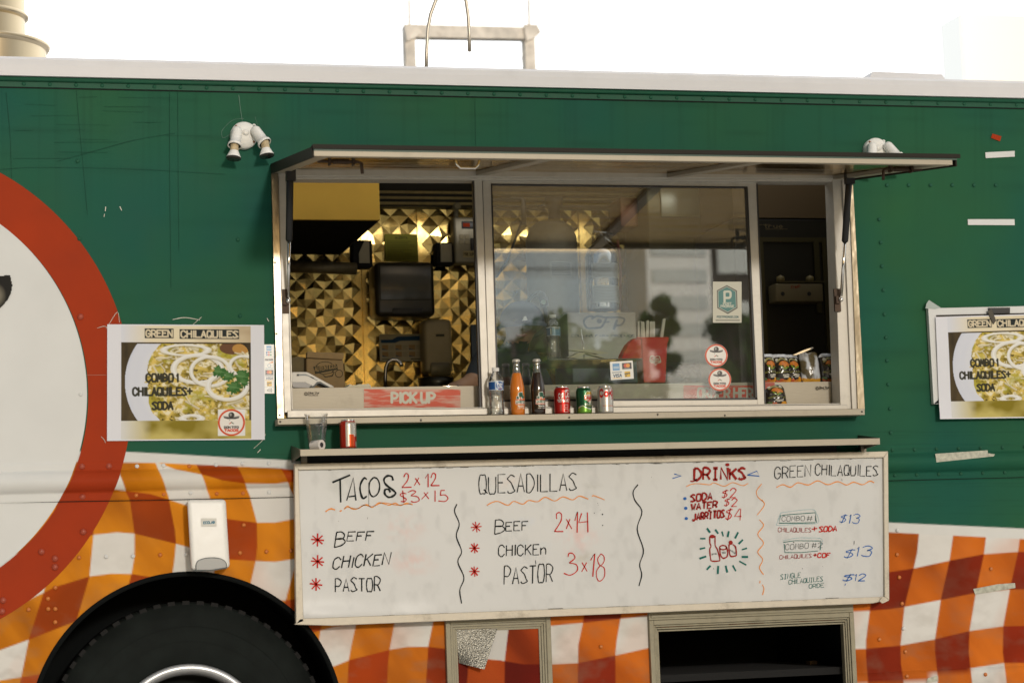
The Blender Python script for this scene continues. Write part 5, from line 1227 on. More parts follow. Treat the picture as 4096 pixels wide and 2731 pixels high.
# =====================================================================  THE COOK, stooping behind the frame
def cook():
    Y = 0.78
    o = empty('person', at(2010, 1700, Y), 'cook in a dark shirt and navy cap bending behind the glass', 'person')
    J = {}
    def add(n, px, py, y, r): J[n] = (at(px, py, y), r)
    add('pelvis', 2040, 1830, Y + 0.10, .145); add('belly', 2035, 1700, Y + .06, .135); add('chest', 2020, 1540, Y + .02, .15); add('neck0', 2050, 1420, Y - .02, .075); add('neck', 2066, 1375, Y - .05, .055)
    add('head0', 2078, 1345, Y - .08, .06); add('head1', 2083, 1310, Y - .10, .085); add('head2', 2086, 1262, Y - .09, .088); add('head3', 2088, 1232, Y - .08, .05)
    add('shl', 1940, 1440, Y - .02, .075); add('ell', 1895, 1535, Y - .12, .052); add('wrl', 1815, 1560, Y - .28, .032); add('pall', 1795, 1563, Y - .33, .028)
    add('shr', 2130, 1460, Y, .075); add('elr', 2180, 1580, Y - .08, .052); add('wrr', 2120, 1640, Y - .22, .032)
    add('hipl', 1985, 1880, Y + .12, .1); add('knl', 1985, 2240, Y + .1, .065); add('ftl', 1985, 2280, Y + .08, .05)
    E_ = [('pelvis', 'belly'), ('belly', 'chest'), ('chest', 'neck0'), ('neck0', 'neck'), ('neck', 'head0'), ('head0', 'head1'), ('head1', 'head2'), ('head2', 'head3'), ('chest', 'shl'), ('shl', 'ell'), ('ell', 'wrl'), ('wrl', 'pall'), ('chest', 'shr'), ('shr', 'elr'), ('elr', 'wrr'), ('pelvis', 'hipl'), ('hipl', 'knl'), ('knl', 'ftl')]
    base, wr = J['pall'][0], J['wrl'][0]; d = (base - wr).normalized()
    for i, (ox, ln_) in enumerate(((-.030, .065), (-.011, .078), (.010, .083), (.030, .075))):
        side = Vector((0.15, 0.0, 0.0)).cross(d).normalized(); u = d.cross(Vector((0, 0, 1))).normalized()
        a = base + u * ox + d * 0.02; J['f%d0' % i] = (a, .0105); J['f%d1' % i] = (a + d * ln_ * .55, .0092); J['f%d2' % i] = (a + d * ln_ * .85 + Vector((0, 0, -.02)), .0082)
        E_ += [('pall', 'f%d0' % i), ('f%d0' % i, 'f%d1' % i), ('f%d1' % i, 'f%d2' % i)]
    u = d.cross(Vector((0, 0, 1))).normalized(); a = wr + d * .03 + u * .03
    J['t0'] = (a, .012); J['t1'] = (a + u * .022 + d * .03, .0105); E_ += [('wrl', 't0'), ('t0', 't1')]
    names = list(J); me = bpy.data.meshes.new('body')
    me.from_pydata([tuple(J[n][0]) for n in names], [(names.index(a), names.index(b)) for a, b in E_], [])
    ob = link('body', me, o)
    sk = ob.modifiers.new('skin', 'SKIN'); sk.use_smooth_shade = True
    for i, n in enumerate(names):
        me.skin_vertices[0].data[i].radius = (J[n][1], J[n][1]); me.skin_vertices[0].data[i].use_root = (n == 'pelvis')
    su = ob.modifiers.new('sub', 'SUBSURF'); su.levels = su.render_levels = 2
    dg = bpy.context.evaluated_depsgraph_get(); m2 = bpy.data.meshes.new_from_object(ob.evaluated_get(dg))
    ob.modifiers.clear(); ob.data = m2
    skin, shirt = mat('tan_skin', (0.30, 0.17, 0.10), 0.5), mat('dark_shirt', (0.010, 0.014, 0.018), 0.85)
    m2.materials.clear(); m2.materials.append(shirt); m2.materials.append(skin)
    el = J['ell'][0]; sh = J['shl'][0]; mid = el * 0.7 + sh * 0.3
    for p in m2.polygons:
        c = p.center; head = c.z > J['neck'][0].z and abs(c.x - J['head1'][0].x) < .14
        arm = (c.x < el.x + 0.03 and (c - wr).length < 0.20) or (c - J['wrr'][0]).length < .12
        p.material_index = 1 if head or arm else 0; p.use_smooth = True
    h = J['head1'][0]
    fa_ = MB(); fa_.sm = True
    fa_.lathe([(0.0, -0.022), (0.010, -0.016), (0.014, 0.0), (0.0, 0.006)], h + Vector((-.02, -.088, -.005)), (0, 1, 0), 10); fa_.build('nose', skin, o)
    for dx in (-.05, .012): b = MB(); b.sm = True; b.lathe([(0.0, -.008), (.008, 0), (0, .004)], h + Vector((dx, -.080, .022)), (0, 1, 0), 10); b.build('eye', M_black, o)
    b = MB(); b.sm = True; b.tube([h + Vector((-.045, -.076, -.042)), h + Vector((-.02, -.084, -.046)), h + Vector((.006, -.078, -.042))], .005, 6); b.build('mouth', mat('lip', (.25, .09, .07), .5), o)
    navy = mat('navy_cap_cloth', (0.018, 0.026, 0.06), 0.85, noise=0.1)
    cp = MB(); cp.sm = True; c = at(2088, 1300, Y - .09)
    prof = [(0.102 * math.cos(a), 0.012 + 0.098 * math.sin(a)) for a in np.linspace(0, math.pi / 2, 10)]
    cp.lathe(prof, c, (0.02, -0.12, 1), 32)
    n = len(cp.v)
    for i in range(17):
        a = -math.pi / 2 + math.pi * (i / 16 - 0.5) * 0.9
        for r_, dz in ((.098, .014), (.165, -.022)): cp.v.append((c.x + math.cos(a) * r_ * (1 if r_ < .1 else .8), c.y + math.sin(a) * r_, c.z + dz))
    for i in range(16): cp.face((n + 2 * i, n + 2 * i + 1, n + 2 * i + 3, n + 2 * i + 2))
    cap = cp.build('cap', navy, o)
    b = MB(); b.prism([at(a, c_, Y - .205) for a, c_ in [(2090, 1282), (2098, 1266), (2104, 1264), (2110, 1280)]], (0, 0.012, 0)); b.build('cap_badge', mat('pale_badge', (.6, .62, .62), .6), cap)
    b = MB(); b.box(at(1882, 1350, Y).x, at(1902, 1350, Y).x, Y - .02, Y, at(1890, 1500, Y).z, at(1890, 1300, Y).z); b.build('apron_strap', shirt, o)
cook()

# =====================================================================  ON THE GLASS
def logo(cv, cx, cy, r):
    k = r / 108.0; wh = (0.74, 0.71, 0.66)
    cv.ell(cx, cy, r, r, (0.58, 0.075, 0.02)); cv.ell(cx, cy, r * 0.86, r * 0.86, wh)
    dk = (0.045, 0.043, 0.04)
    cv.poly([(cx - 64 * k, cy - 52 * k), (cx - 20 * k, cy - 47 * k), (cx + 22 * k, cy - 47 * k), (cx + 64 * k, cy - 54 * k), (cx + 60 * k, cy - 36 * k), (cx + 30 * k, cy - 28 * k), (cx - 28 * k, cy - 28 * k), (cx - 58 * k, cy - 36 * k)], dk)
    cv.stroke([(cx - 58 * k, cy - 50 * k), (cx, cy - 42 * k), (cx + 58 * k, cy - 50 * k)], 7 * k, (0.35, 0.34, 0.32))
    cv.ell(cx, cy - 60 * k, 24 * k, 24 * k, dk); cv.ell(cx - 6 * k, cy - 64 * k, 9 * k, 12 * k, (0.3, 0.29, 0.27))
    cv.stroke([(cx - 12 * k, cy - 22 * k), (cx - 18 * k, cy - 16 * k)], 4 * k, dk)
    cv.stroke([(cx - 16 * k, cy + 10 * k), (cx, cy - 2 * k)], 7 * k, (0.5, 0.08, 0.03)); cv.stroke([(cx, cy - 2 * k), (cx + 16 * k, cy + 8 * k)], 7 * k, (0.05, 0.1, 0.04))
    for st in word('DON TITO', cx - 56 * k, cy + 45 * k, cx + 56 * k, cy + 45 * k, 14 * k): cv.stroke(st, 6.5 * k, (0.02, 0.02, 0.02))
    for st in word('TACOS', cx - 54 * k, cy + 70 * k, cx + 54 * k, cy + 70 * k, 16 * k): cv.stroke(st, 8 * k, (0.60, 0.06, 0.02))
def on_pane(cv, name, label, cat, use_alpha=False, group=None):
    P = at_arr(cv.X, cv.Y, 0.036); P[..., 1] = 0.044 - (P[..., 2] - 1.9) * TILT - 0.0015
    # re-seat on the tilted pane along the line of measurement
    o = grid_mesh(name, P, cv.c, cv.a if use_alpha else None, M_gloss_print); tag(o, label, cat, group); return o
for cx, cy, lab in ((2867, 1421, 'upper round red and white logo sticker on the glass'), (2881, 1517, 'lower round red and white logo sticker overlapping the order sign')):
    cv = Canvas(cx - 48, cy - 49, cx + 48, cy + 49, 1.1, alpha=0.0); logo(cv, cx, cy, 45.5); on_pane(cv, 'round_sticker', lab, 'sticker', True, 'round logo stickers on the glass')
cv = Canvas(2853, 1126, 2968, 1290, 1.2, (0.50, 0.49, 0.40)); Q = lambda q: [(2700 + a / 3.1355, 1120 + c / 3.1355) for a, c in q]
cv.poly(Q([(655, 62), (782, 130), (790, 350), (668, 424), (535, 350), (530, 128)]), (0.045, 0.05, 0.04)); cv.poly(Q([(655, 78), (768, 140), (776, 340), (666, 404), (547, 340), (542, 138)]), (0.5, 0.49, 0.4)); cv.poly(Q([(655, 84), (763, 143), (771, 337), (666, 397), (552, 337), (547, 141)]), (0.03, 0.16, 0.15))
wh = (0.52, 0.53, 0.44)
cv.stroke(Q([(627, 265), (625, 150)]), 9, wh); cv.stroke(smooth_line(Q([(627, 145), (690, 145), (702, 180), (690, 218), (630, 222)])), 9, wh); cv.ell(*Q([(662, 180)])[0], 7, 8, (0.03, 0.16, 0.15))
for t, a, c, d, h in (('POST', 610, 306, 712, 24), ('PROMISE', 580, 340, 745, 26)): [cv.stroke(st, 2.2, wh) for st in word(t, *Q([(a, c)])[0], *Q([(d, c)])[0], h / 3.1)]
for st in word('POSTPROMISE.COM', *Q([(532, 470)])[0], *Q([(800, 472)])[0], 7.2): cv.stroke(st, 2.2, (0.03, 0.10, 0.10))
cv.rect(*Q([(515, 492)])[0], *Q([(818, 512)])[0], (0.22, 0.22, 0.18))
on_pane(cv, 'hexagon_sticker', 'white sticker with a teal hexagon and a large letter P', 'sticker')
def card_marks(cv, kind, x, y, w, h):
    if kind == 'bluecard': cv.rect(x, y, x + w, y + h, (0.10, 0.27, 0.50)); [cv.rect(x + w * .1, y + h * f, x + w * .9, y + h * (f + .12), (0.45, 0.55, 0.62)) for f in (.42, .62)]
    if kind == 'circles': cv.rect(x, y, x + w, y + h, (0.02, 0.02, 0.02)); cv.ell(x + w * .38, y + h * .43, h * .32, h * .32, (0.55, 0.06, 0.02)); cv.ell(x + w * .62, y + h * .43, h * .32, h * .32, (0.70, 0.27, 0.02)); cv.rect(x + w * .2, y + h * .84, x + w * .8, y + h * .9, (0.4, 0.4, 0.38))
    if kind == 'visa': cv.rect(x, y, x + w, y + h * .12, (0.09, 0.14, 0.20)); [cv.stroke(st, h * .13, (0.05, 0.09, 0.15)) for st in word('VISA', x + w * .1, y + h * .78, x + w * .95, y + h * .74, h * .42, slant=0.15)]; cv.rect(x, y + h * .9, x + w, y + h, (0.62, 0.38, 0.08))
    if kind == 'yellow': cv.rect(x, y, x + w, y + h, (0.66, 0.40, 0.02), w * .08); [cv.stroke(st, h * .09, (0.06, 0.04, 0.01)) for st in word('Interac', x + w * .04, y + h * .55, x + w * .96, y + h * .42, h * .25)]; cv.ell(x + w * .25, y + h * .78, w * .14, h * .12, (0.06, 0.04, 0.01))
    if kind == 'jcb':
        for i, c in enumerate(((0.03, 0.13, 0.35), (0.5, 0.05, 0.05), (0.03, 0.22, 0.10))): cv.rect(x + w * (i / 3 + .02), y, x + w * ((i + 1) / 3 - .02), y + h, c, w * .06)
        for st in word('JCB', x + w * .06, y + h * .68, x + w * .98, y + h * .68, h * .4): cv.stroke(st, h * .1, (0.7, 0.7, 0.68))
    if kind == 'discover': [cv.stroke(st, h * .12, (0.03, 0.03, 0.03)) for st in word('DISCOVER', x, y + h * .45, x + w, y + h * .45, h * .35)]; cv.poly([(x + w, y + h * .6), (x + w, y + h), (x + w * .4, y + h)], (0.70, 0.22, 0.03))
    if kind == 'diners': cv.ring(x + w * .5, y + h * .35, h * .32, h * .32, h * .1, (0.25, 0.38, 0.50)); [cv.stroke(st, h * .06, (0.4, 0.5, 0.55)) for st in word('Diners Club', x, y + h, x + w, y + h, h * .25)]
    if kind == 'waves': [cv.stroke([(x + w * (.2 + .18 * i), y + h * (.36 - .08 * i)), (x + w * (.27 + .19 * i), y + h * .5), (x + w * (.2 + .18 * i), y + h * (.64 + .08 * i))], w * .08, (0.05, 0.05, 0.04)) for i in range(4)]
cv = Canvas(0, 0, 92, 73, 1.0, (0.70, 0.70, 0.66))
for kd, a in (('bluecard', (10, 8, 28, 28)), ('circles', (48, 8, 38, 25)), ('visa', (7, 42, 38, 26)), ('yellow', (56, 42, 23, 23))): card_marks(cv, kd, *a)
t_ = math.radians(-3.6); cc = (cv.X - 46, cv.Y - 36.5); cv.X, cv.Y = 2489 + cc[0] * math.cos(t_) - cc[1] * math.sin(t_), 1480 + cc[0] * math.sin(t_) + cc[1] * math.cos(t_)
on_pane(cv, 'payment_sticker', 'small tilted sticker with four card logos on the glass beside the straws', 'sticker')
cv = Canvas(0, 0, 40, 196, 1.0, (0.72, 0.72, 0.68))
for kd, a in (('bluecard', (9, 5, 20, 20)), ('jcb', (7, 28, 23, 17)), ('discover', (4, 56, 31, 18)), ('diners', (6, 78, 28, 20)), ('circles', (4, 102, 32, 20)), ('visa', (4, 124, 31, 20)), ('yellow', (10, 147, 20, 20)), ('waves', (6, 172, 28, 22))): card_marks(cv, kd, *a)
cv.rect(0, 49, 40, 50, (0.3, 0.4, 0.35)); cv.rect(0, 169, 40, 170, (0.3, 0.4, 0.35))
cv.X, cv.Y = 1056.5 + cv.X + cv.Y * 0.006, 1377.5 + cv.Y
o = px_plane(cv, 'card_logo_strip', -0.006, M_gloss_print); tag(o, 'narrow white strip of eight card logos between poster and window', 'sticker')

# =====================================================================  POSTERS
def food_poster(name, corners, y, bend, label):
    """printed menu poster, drawn in the units of a close look at it and laid on four measured corners"""
    cv = Canvas(917, 98, 2265, 1092, 4.2, (0.68, 0.69, 0.74)); X, Y = cv.X, cv.Y
    pal = lambda t, a, b: np.array(a) * (1 - t[..., None]) + np.array(b) * t[..., None]
    inside = (X > 1035) & (X < 2150) & (Y > 110) & (Y < 1082)
    n1 = vnoise(X / 230, Y / 160, 61, 3)
    bgc = pal(np.clip((n1 - 0.3) * 2.2 + (X - 1500) / 1900, 0, 1), (0.70, 0.66, 0.58), (0.40, 0.27, 0.06))
    top = pal(np.clip((X - 1500) / 900 + (n1 - .5) * 1.2, 0, 1), (0.70, 0.62, 0.44), (0.42, 0.32, 0.20)); left = np.clip((1300 - X) / 250, 0, 1)[..., None]
    top = top * (1 - left) + np.array([0.62, 0.64, 0.70]) * left
    low = pal(np.clip((n1 - 0.38) * 3, 0, 1), (0.50, 0.42, 0.13), (0.22, 0.17, 0.015)); low = low * (1 - left) + np.array([0.62, 0.62, 0.60]) * left
    cv.c[inside] = np.where((Y < 300)[..., None], top, low)[inside]
    ph = (X > 1035) & (X < 2150) & (Y > 250) & (Y < 922)
    cv.c[ph] = pal(vnoise(X / 60, Y / 200, 71, 3), (0.012, 0.011, 0.008), (0.10, 0.07, 0.03))[ph]
    rc = (X < 2132) & (Y > 262) & ~((X > 2040) & (Y < 350) & (np.hypot(X - 2040, Y - 350) > 90))
    d = np.hypot(X - 1625, (Y - 590)); plate = (d < 556) & ph & rc
    cv.c[plate] = pal(np.clip((d - 430) / 130 + 0.25 * np.sin(d / 22), 0, 1) * 0.5, (0.62, 0.64, 0.70), (0.52, 0.56, 0.68))[plate]
    ang = np.arctan2(Y - 600, X - 1800); wob_ = 55 * (vnoise(ang * 3 + 20, d * 0 + 3, 81, 3) - 0.5) * 2
    food = (np.hypot((X - 1800), (Y - 590) * 1.15) < 560 + wob_) & ph & rc & (Y < 1e9)
    a = vnoise(X / 60, Y / 52, 91, 4); b_ = vnoise(X / 34 + 7 + Y / 90, Y / 26 - X / 120, 92, 3); c3 = vnoise(X / 90, Y / 80, 93, 3)
    fcol = pal(np.clip((a - 0.30) * 3, 0, 1), (0.24, 0.18, 0.02), (0.64, 0.48, 0.12)); fcol = pal_mix(fcol, (0.74, 0.68, 0.48), np.clip((b_ - 0.50) * 5, 0, 1)); fcol = pal_mix(fcol, (0.06, 0.045, 0.012), np.clip((0.32 - b_) * 8, 0, 1)); fcol = pal_mix(fcol, (0.36, 0.33, 0.03), np.clip((c3 - 0.55) * 4, 0, 0.8))
    cv.c[food] = fcol[food]
    keep = cv.c.copy(); r_ = random.Random(4)
    cv.ell(1990, 300, 110, 55, (0.13, 0.06, 0.03)); cv.ell(2065, 305, 75, 45, (0.45, 0.24, 0.06))
    for k in range(58):
        x, y_ = r_.uniform(1300, 2110), r_.uniform(285, 900); L_ = r_.uniform(50, 130); an = r_.uniform(-.6, 1.2); pts = smooth_line([(x, y_), (x + L_ * .5 * math.cos(an) + r_.uniform(-20, 20), y_ + L_ * .5 * math.sin(an) + r_.uniform(-20, 20)), (x + L_ * math.cos(an), y_ + L_ * math.sin(an))])
        sh_ = r_.uniform(0.8, 1.0); cv.stroke([(p[0] + 4, p[1] + 9) for p in pts], 13, (0.17, 0.12, 0.03), 0.5); cv.stroke(pts, r_.uniform(9, 17), (0.66 * sh_, 0.60 * sh_, 0.42 * sh_))
    for cx, cy, rx, ry, w in ((1590, 318, 190, 44, 15), (1690, 480, 205, 118, 30), (1800, 500, 165, 125, 26), (1945, 630, 165, 112, 32), (2085, 450, 115, 82, 22), (1640, 905, 80, 26, 22)):
        cv.ring(cx + 3, cy + 12, rx, ry, w, (0.20, 0.16, 0.05), 0.5); cv.ring(cx, cy, rx, ry, w, (0.72, 0.71, 0.66), 0.88); cv.ring(cx, cy - 6, rx, ry, w * .3, (0.76, 0.77, 0.76), 0.8)
    for cx, cy, rr_ in ((1880, 505, 70), (1960, 545, 58), (2075, 545, 78), (2005, 640, 76), (2090, 600, 50)):
        w_ = 18 * (vnoise(np.arctan2(Y - cy, X - cx) * 4 + 30, X * 0 + cx / 50, 95, 2) - .5) * 2; cv.put(np.hypot(X - cx, (Y - cy) * 1.25) - rr_ * .86 - w_ * 1.5, (0.035, 0.12, 0.025)); cv.put(np.hypot(X - cx + 14, (Y - cy + 12) * 1.3) - rr_ * .5 - w_, (0.10, 0.22, 0.07), .6); cv.stroke([(cx - rr_ * .6, cy - 8), (cx + rr_ * .6, cy + 6)], 5, (0.16, 0.32, 0.12), 0.7)
    cv.c[~(ph & rc)] = keep[~(ph & rc)]
    ink_ = (0.035, 0.033, 0.02)
    cv.rect(1238, 132, 1487, 216, (0.02, 0.025, 0.025)); cv.rect(1538, 137, 2050, 221, (0.02, 0.025, 0.025))
    cream = (0.62, 0.54, 0.38)
    cv.text('GREEN', 1245, 141, 1481, 208, 13, cream); cv.text('CHILAQUILES', 1546, 146, 2044, 213, 13, cream)
    cv.text('COMBO 1', 1243, 515, 1540, 596, 18, ink_); cv.text('CHILAQUILES+', 1130, 633, 1650, 714, 18, ink_); cv.text('SODA', 1296, 755, 1486, 834, 18, ink_)
    cv.rect(1865, 828, 2097, 1056, (0.72, 0.72, 0.70)); logo(cv, 1980, 942, 116)
    # creases in the paper
    u, v = (X - 917) / 1348, (Y - 98) / 994
    (ax_, ay_), (bx_, by_), (cx_2, cy_2), (dx_, dy_) = corners
    PX = (ax_ * (1 - u) + bx_ * u) * (1 - v) + (dx_ * (1 - u) + cx_2 * u) * v; PY = (ay_ * (1 - u) + by_ * u) * (1 - v) + (dy_ * (1 - u) + cy_2 * u) * v
    P = at_arr(PX, PY, y); P[..., 1] += bend(u, v)
    o = grid_mesh(name, P, cv.c, None, M_print); tag(o, label, 'poster', 'green chilaquiles posters'); return o
def pal_mix(a, col, t): return a * (1 - t[..., None]) + np.array(col) * t[..., None]
food_poster('food_poster', [(429, 1297), (1056, 1300), (1059, 1758), (428, 1763)], -0.006, lambda u, v: -0.006 * np.sin(np.pi * u) * np.sin(np.pi * v) - 0.004 * vnoise(u * 5, v * 4, 12, 2), 'green chilaquiles poster taped over the red ring left of the window')
food_poster('food_poster', [(3741, 1268), (4266, 1252), (4290, 1668), (3758, 1676)], -0.034, lambda u, v: -0.010 * np.sin(np.pi * u) * np.sin(np.pi * v) - 0.004 * vnoise(u * 5, v * 4, 13, 2) - 0.02 * np.clip(v - .8, 0, 1) * (1 - u), 'green chilaquiles poster over a white board at the right edge')
b = MB()
A = lambda px, py, y=-0.028: at(px, py, y)
for q in ([(3713, 1233), (4330, 1219), (4330, 1246), (3744, 1260)], [(3713, 1233), (3744, 1260), (3756, 1612), (3735, 1615)], [(3735, 1615), (3756, 1596), (4350, 1580), (4350, 1602)], [(4330, 1219), (4350, 1602), (4330, 1590), (4312, 1240)]):
    b.prism([A(*p) for p in q], (0, 0.024, 0))
bo = empty('small_whiteboard', A(4000, 1600), 'small white framed board hung behind the right poster', 'whiteboard'); b.build('frame', M_whitevinyl, bo)
b = MB(); b.prism([A(*p, -0.016) for p in [(3744, 1260), (4330, 1246), (4340, 1590), (3756, 1598)]], (0, 0.01, 0)); b.build('panel', M_smoke, bo)
b = MB(); b.prism([A(*p, -0.040) for p in [(3955, 1231), (4040, 1230), (4040, 1252), (3965, 1253)]], (0, 0.01, 0)); o = b.build('clip', M_black, bo)
b = MB(); b.prism([A(*p, -0.044) for p in [(3950, 1244), (3966, 1236), (3985, 1282), (3974, 1297)]], (0, 0.006, 0)); o = b.build('clip_lever', M_smoke, bo)
b = MB(); b.poly([A(*p, -0.03) for p in [(3702, 1233), (3706, 1214), (3716, 1200), (3764, 1231), (3740, 1236)]]); b.build('clear_tape', mat('hazy_tape', (0.36, 0.42, 0.40), 0.3), bo)

# =====================================================================  MENU BOARD
YM = -0.075
mb_root = empty('menu_board', at(2370, 2480, YM), 'long framed whiteboard with the handwritten taco menu', 'menu board')
cv = Canvas(1190, 1815, 3545, 2480, 7, (0.565, 0.57, 0.56)); cv.a = ((cv.Y > ip(cv.X, [(1178, 1860), (3552, 1810)])) & (cv.Y < ip(cv.X, [(1184, 2488), (3556, 2394)])) ).astype(float); n = vnoise(cv.X / 200, cv.Y / 160, 15, 4); cv.c *= (0.96 + 0.08 * n)[..., None]
for cx, cy, rx, ry, col, k in ((1620, 2110, 90, 60, (0.62, 0.42, 0.38), .35), (1650, 2245, 100, 60, (0.62, 0.42, 0.38), .35), (2310, 2150, 90, 70, (0.66, 0.45, 0.42), .4), (2330, 2230, 70, 35, (0.48, 0.45, 0.38), .4), (1350, 1935, 60, 75, (0.45, 0.46, 0.44), .4), (1460, 1930, 70, 50, (0.5, 0.5, 0.48), .3), (1265, 2150, 30, 40, (0.45, 0.45, 0.48), .4), (1270, 2210, 25, 30, (0.5, 0.5, 0.52), .4), (2370, 1940, 40, 16, (0.42, 0.42, 0.38), .5), (2120, 2180, 100, 20, (0.5, 0.58, 0.62), .25), (2100, 2085, 60, 20, (0.5, 0.56, 0.64), .3), (2080, 1930, 120, 30, (0.6, 0.5, 0.45), .3)):
    w_ = np.clip(1.2 - np.hypot((cv.X - cx) / rx, (cv.Y - cy) / ry), 0, 1) * np.clip((vnoise(cv.X / 22, cv.Y / 26, int(cx), 3) - 0.3) * 2.5, 0, 1); cv.c += (np.array(col) - cv.c) * np.clip(w_ * k * 1.7, 0, .8)[..., None]
cv.c *= (1 - 0.10 * np.clip((vnoise(cv.X / 35, cv.Y / 60, 19, 4) - .55) * 4, 0, 1))[..., None]
px_plane(cv, 'writing_surface', YM + 0.004, M_board, mb_root, True, bend=lambda u, v: -0.009 * np.exp(-((u - 0.05) / 0.06) ** 2 - ((v - 0.97) / 0.06) ** 2) - 0.005 * np.exp(-((u - 0.2) / 0.04) ** 2 - ((v - 0.96) / 0.05) ** 2))
def trim(q):
    b = MB(); b.prism([at(a, c, YM - 0.010) for a, c in q], (0, 0.03, 0)); b.build('frame', M_frame, mb_root, bevel=0.0025)
trim([(1178, 1857), (1194, 1872), (1215, 2484), (1184, 2496)]); trim([(1176, 1854), (3553, 1804), (3535, 1829), (1196, 1879)])
trim([(1178, 2497), (1200, 2473), (3538, 2385), (3557, 2398), (3490, 2412), (1330, 2501)]); trim([(3553, 1804), (3558, 2399), (3539, 2386), (3535, 1829)])
b = MB(); b.prism([at(a, c, YM - 0.016) for a, c in [(3518, 2402), (3528, 2388), (3545, 2390), (3556, 2400), (3530, 2412)]], (0, 0.01, 0)); b.build('bent_corner', M_frame, mb_root)
b = MB(); b.prism([at(a, c, YM + 0.02) for a, c in [(1180, 1860), (3552, 1808), (3556, 2396), (1190, 2494)]], (0, 0.012, 0)); b.build('backing', M_dark, mb_root)
YL = YM + 0.0015
def Z(ox, oy, k): return lambda pts: [(ox + a * k, oy + c * k) for a, c in pts]
Z1, Z2, Z3, Z4, Z5, Z6, Z7, Z8 = Z(1170, 1840, .29787), Z(1850, 1840, .29787), Z(2650, 1820, .17029), Z(2650, 2060, .17029), Z(3050, 1820, .22128), Z(3050, 2120, .22128), Z(1000, 1998, .46769), Z(2000, 1998, .46769)
class Pen:
    def __init__(s, each=None): s.b = {}; s.each = each
    def go(s, zf, pts, w, c='black', sm=True):
        s.b.setdefault(c, MB()); pen(s.b[c], zf(pts), w * 1.2, YL, sm)
        if s.each: s.build(s.each)
    def text(s, zf, t, a, c, h, w, col='black', slant=0.06, jit=0.05):
        m_ = MB()
        for st in word(t, a[0], a[1], c[0], c[1], h, slant, jit): pen(m_, zf(st), w * (1.25 if w > 2.5 else 1.0), YL, False)
        m_.build('lettering', INK[col], mb_root)
    def dot(s, zf, p, r, col, ry=None):
        s.b.setdefault(col, MB()); q = zf([p])[0]; s.b[col].disc(at(q[0], q[1], YL), r * .00104, (0, -1, 0), 14, (ry or r) * .00104)
    def build(s, name):
        for c, m_ in s.b.items(): m_.build(name, INK[c], mb_root)
        s.b = {}
S = lambda *p: list(p)
def star(pn, zf, cx, cy, r):
    r_ = random.Random(cx)
    for k in range(4):
        a = k * math.pi / 4 + r_.uniform(-.15, .15); pn.go(zf, [(cx - math.cos(a) * r, cy - math.sin(a) * r), (cx + math.cos(a) * r, cy + math.sin(a) * r)], 4.5, 'red', False)
p = Pen()   # tacos
p.go(Z1, S((535, 298), (775, 198)), 8, sm=False); p.go(Z1, S((640, 255), (648, 565)), 7, sm=False)
p.go(Z1, S((728, 540), (818, 235), (852, 538)), 5.5, sm=False); p.go(Z1, S((755, 490), (840, 478)), 4.5)
p.go(Z1, S((1000, 255), (960, 240), (915, 320), (910, 410), (945, 510), (1000, 480)), 6.5)
p.go(Z1, S((1090, 228), (1040, 290), (1030, 390), (1055, 470), (1100, 485), (1155, 430), (1170, 330), (1140, 250), (1090, 228)), 5)
p.go(Z1, S((1350, 270), (1335, 220), (1280, 208), (1230, 250), (1250, 320), (1350, 400), (1385, 440), (1350, 480), (1290, 495), (1240, 450), (1245, 395), (1290, 390), (1315, 430)), 7)
p.go(Z1, S((1022, 300), (1026, 605)), 1.4)
p.build('lettering'); p.text(Z7, 'B', (722, 405), (808, 400), 135, 4.2, slant=.15); p.text(Z7, 'EFF', (828, 352), (1048, 345), 75, 4, slant=.2); p.text(Z7, 'CHICKEN', (705, 588), (1188, 556), 98, 4.2, slant=.2, jit=.1); p.text(Z7, 'PASTOR', (730, 786), (1115, 782), 118, 3.8, slant=0.0, jit=.08)
p = Pen()
p.go(Z1, S((1495, 225), (1520, 178), (1555, 195), (1545, 270), (1470, 365)), 4, 'red'); p.go(Z1, S((1470, 365), (1600, 360)), 4, 'red'); p.go(Z1, S((1650, 240), (1712, 330)), 4, 'red'); p.go(Z1, S((1698, 235), (1635, 340)), 4, 'red'); p.go(Z1, S((1785, 240), (1822, 180), (1822, 360)), 4, 'red', False)
p.go(Z1, S((1860, 235), (1885, 175), (1920, 190), (1915, 250), (1858, 340)), 4, 'red'); p.go(Z1, S((1858, 340), (1975, 338)), 4, 'red')
p.build('price')
p.go(Z1, S((1530, 450), (1480, 440), (1445, 465), (1490, 495), (1530, 525), (1500, 555), (1455, 550)), 3.4, 'red'); p.go(Z1, S((1480, 405), (1498, 570)), 3.4, 'red'); p.go(Z1, S((1550, 430), (1610, 405), (1655, 425), (1590, 475)), 3.4, 'red'); p.go(Z1, S((1590, 475), (1680, 490), (1700, 540), (1640, 562), (1590, 550)), 3.4, 'red')
p.build('price')
p.go(Z1, S((1765, 430), (1832, 518)), 3.4, 'red'); p.go(Z1, S((1822, 428), (1735, 522)), 3.4, 'red'); p.go(Z1, S((1915, 405), (1915, 555)), 3.4, 'red'); p.go(Z1, S((2045, 402), (1995, 405), (1985, 470)), 3.4, 'red', False); p.go(Z1, S((1985, 470), (2050, 465), (2088, 510), (2050, 550), (1960, 545)), 3.4, 'red')
p.build('price')
for c in ((578, 342, 56), (578, 527, 56), (565, 722, 54), (1935, 232, 46), (1920, 412, 44), (1920, 612, 44)): star(p, Z7, *c); p.build('asterisk')
p.go(Z2, S((1265, 785), (1265, 720), (1300, 700), (1330, 730), (1320, 820), (1235, 955)), 3.8, 'red'); p.go(Z2, S((1235, 955), (1355, 955)), 3.8, 'red'); p.build('price')
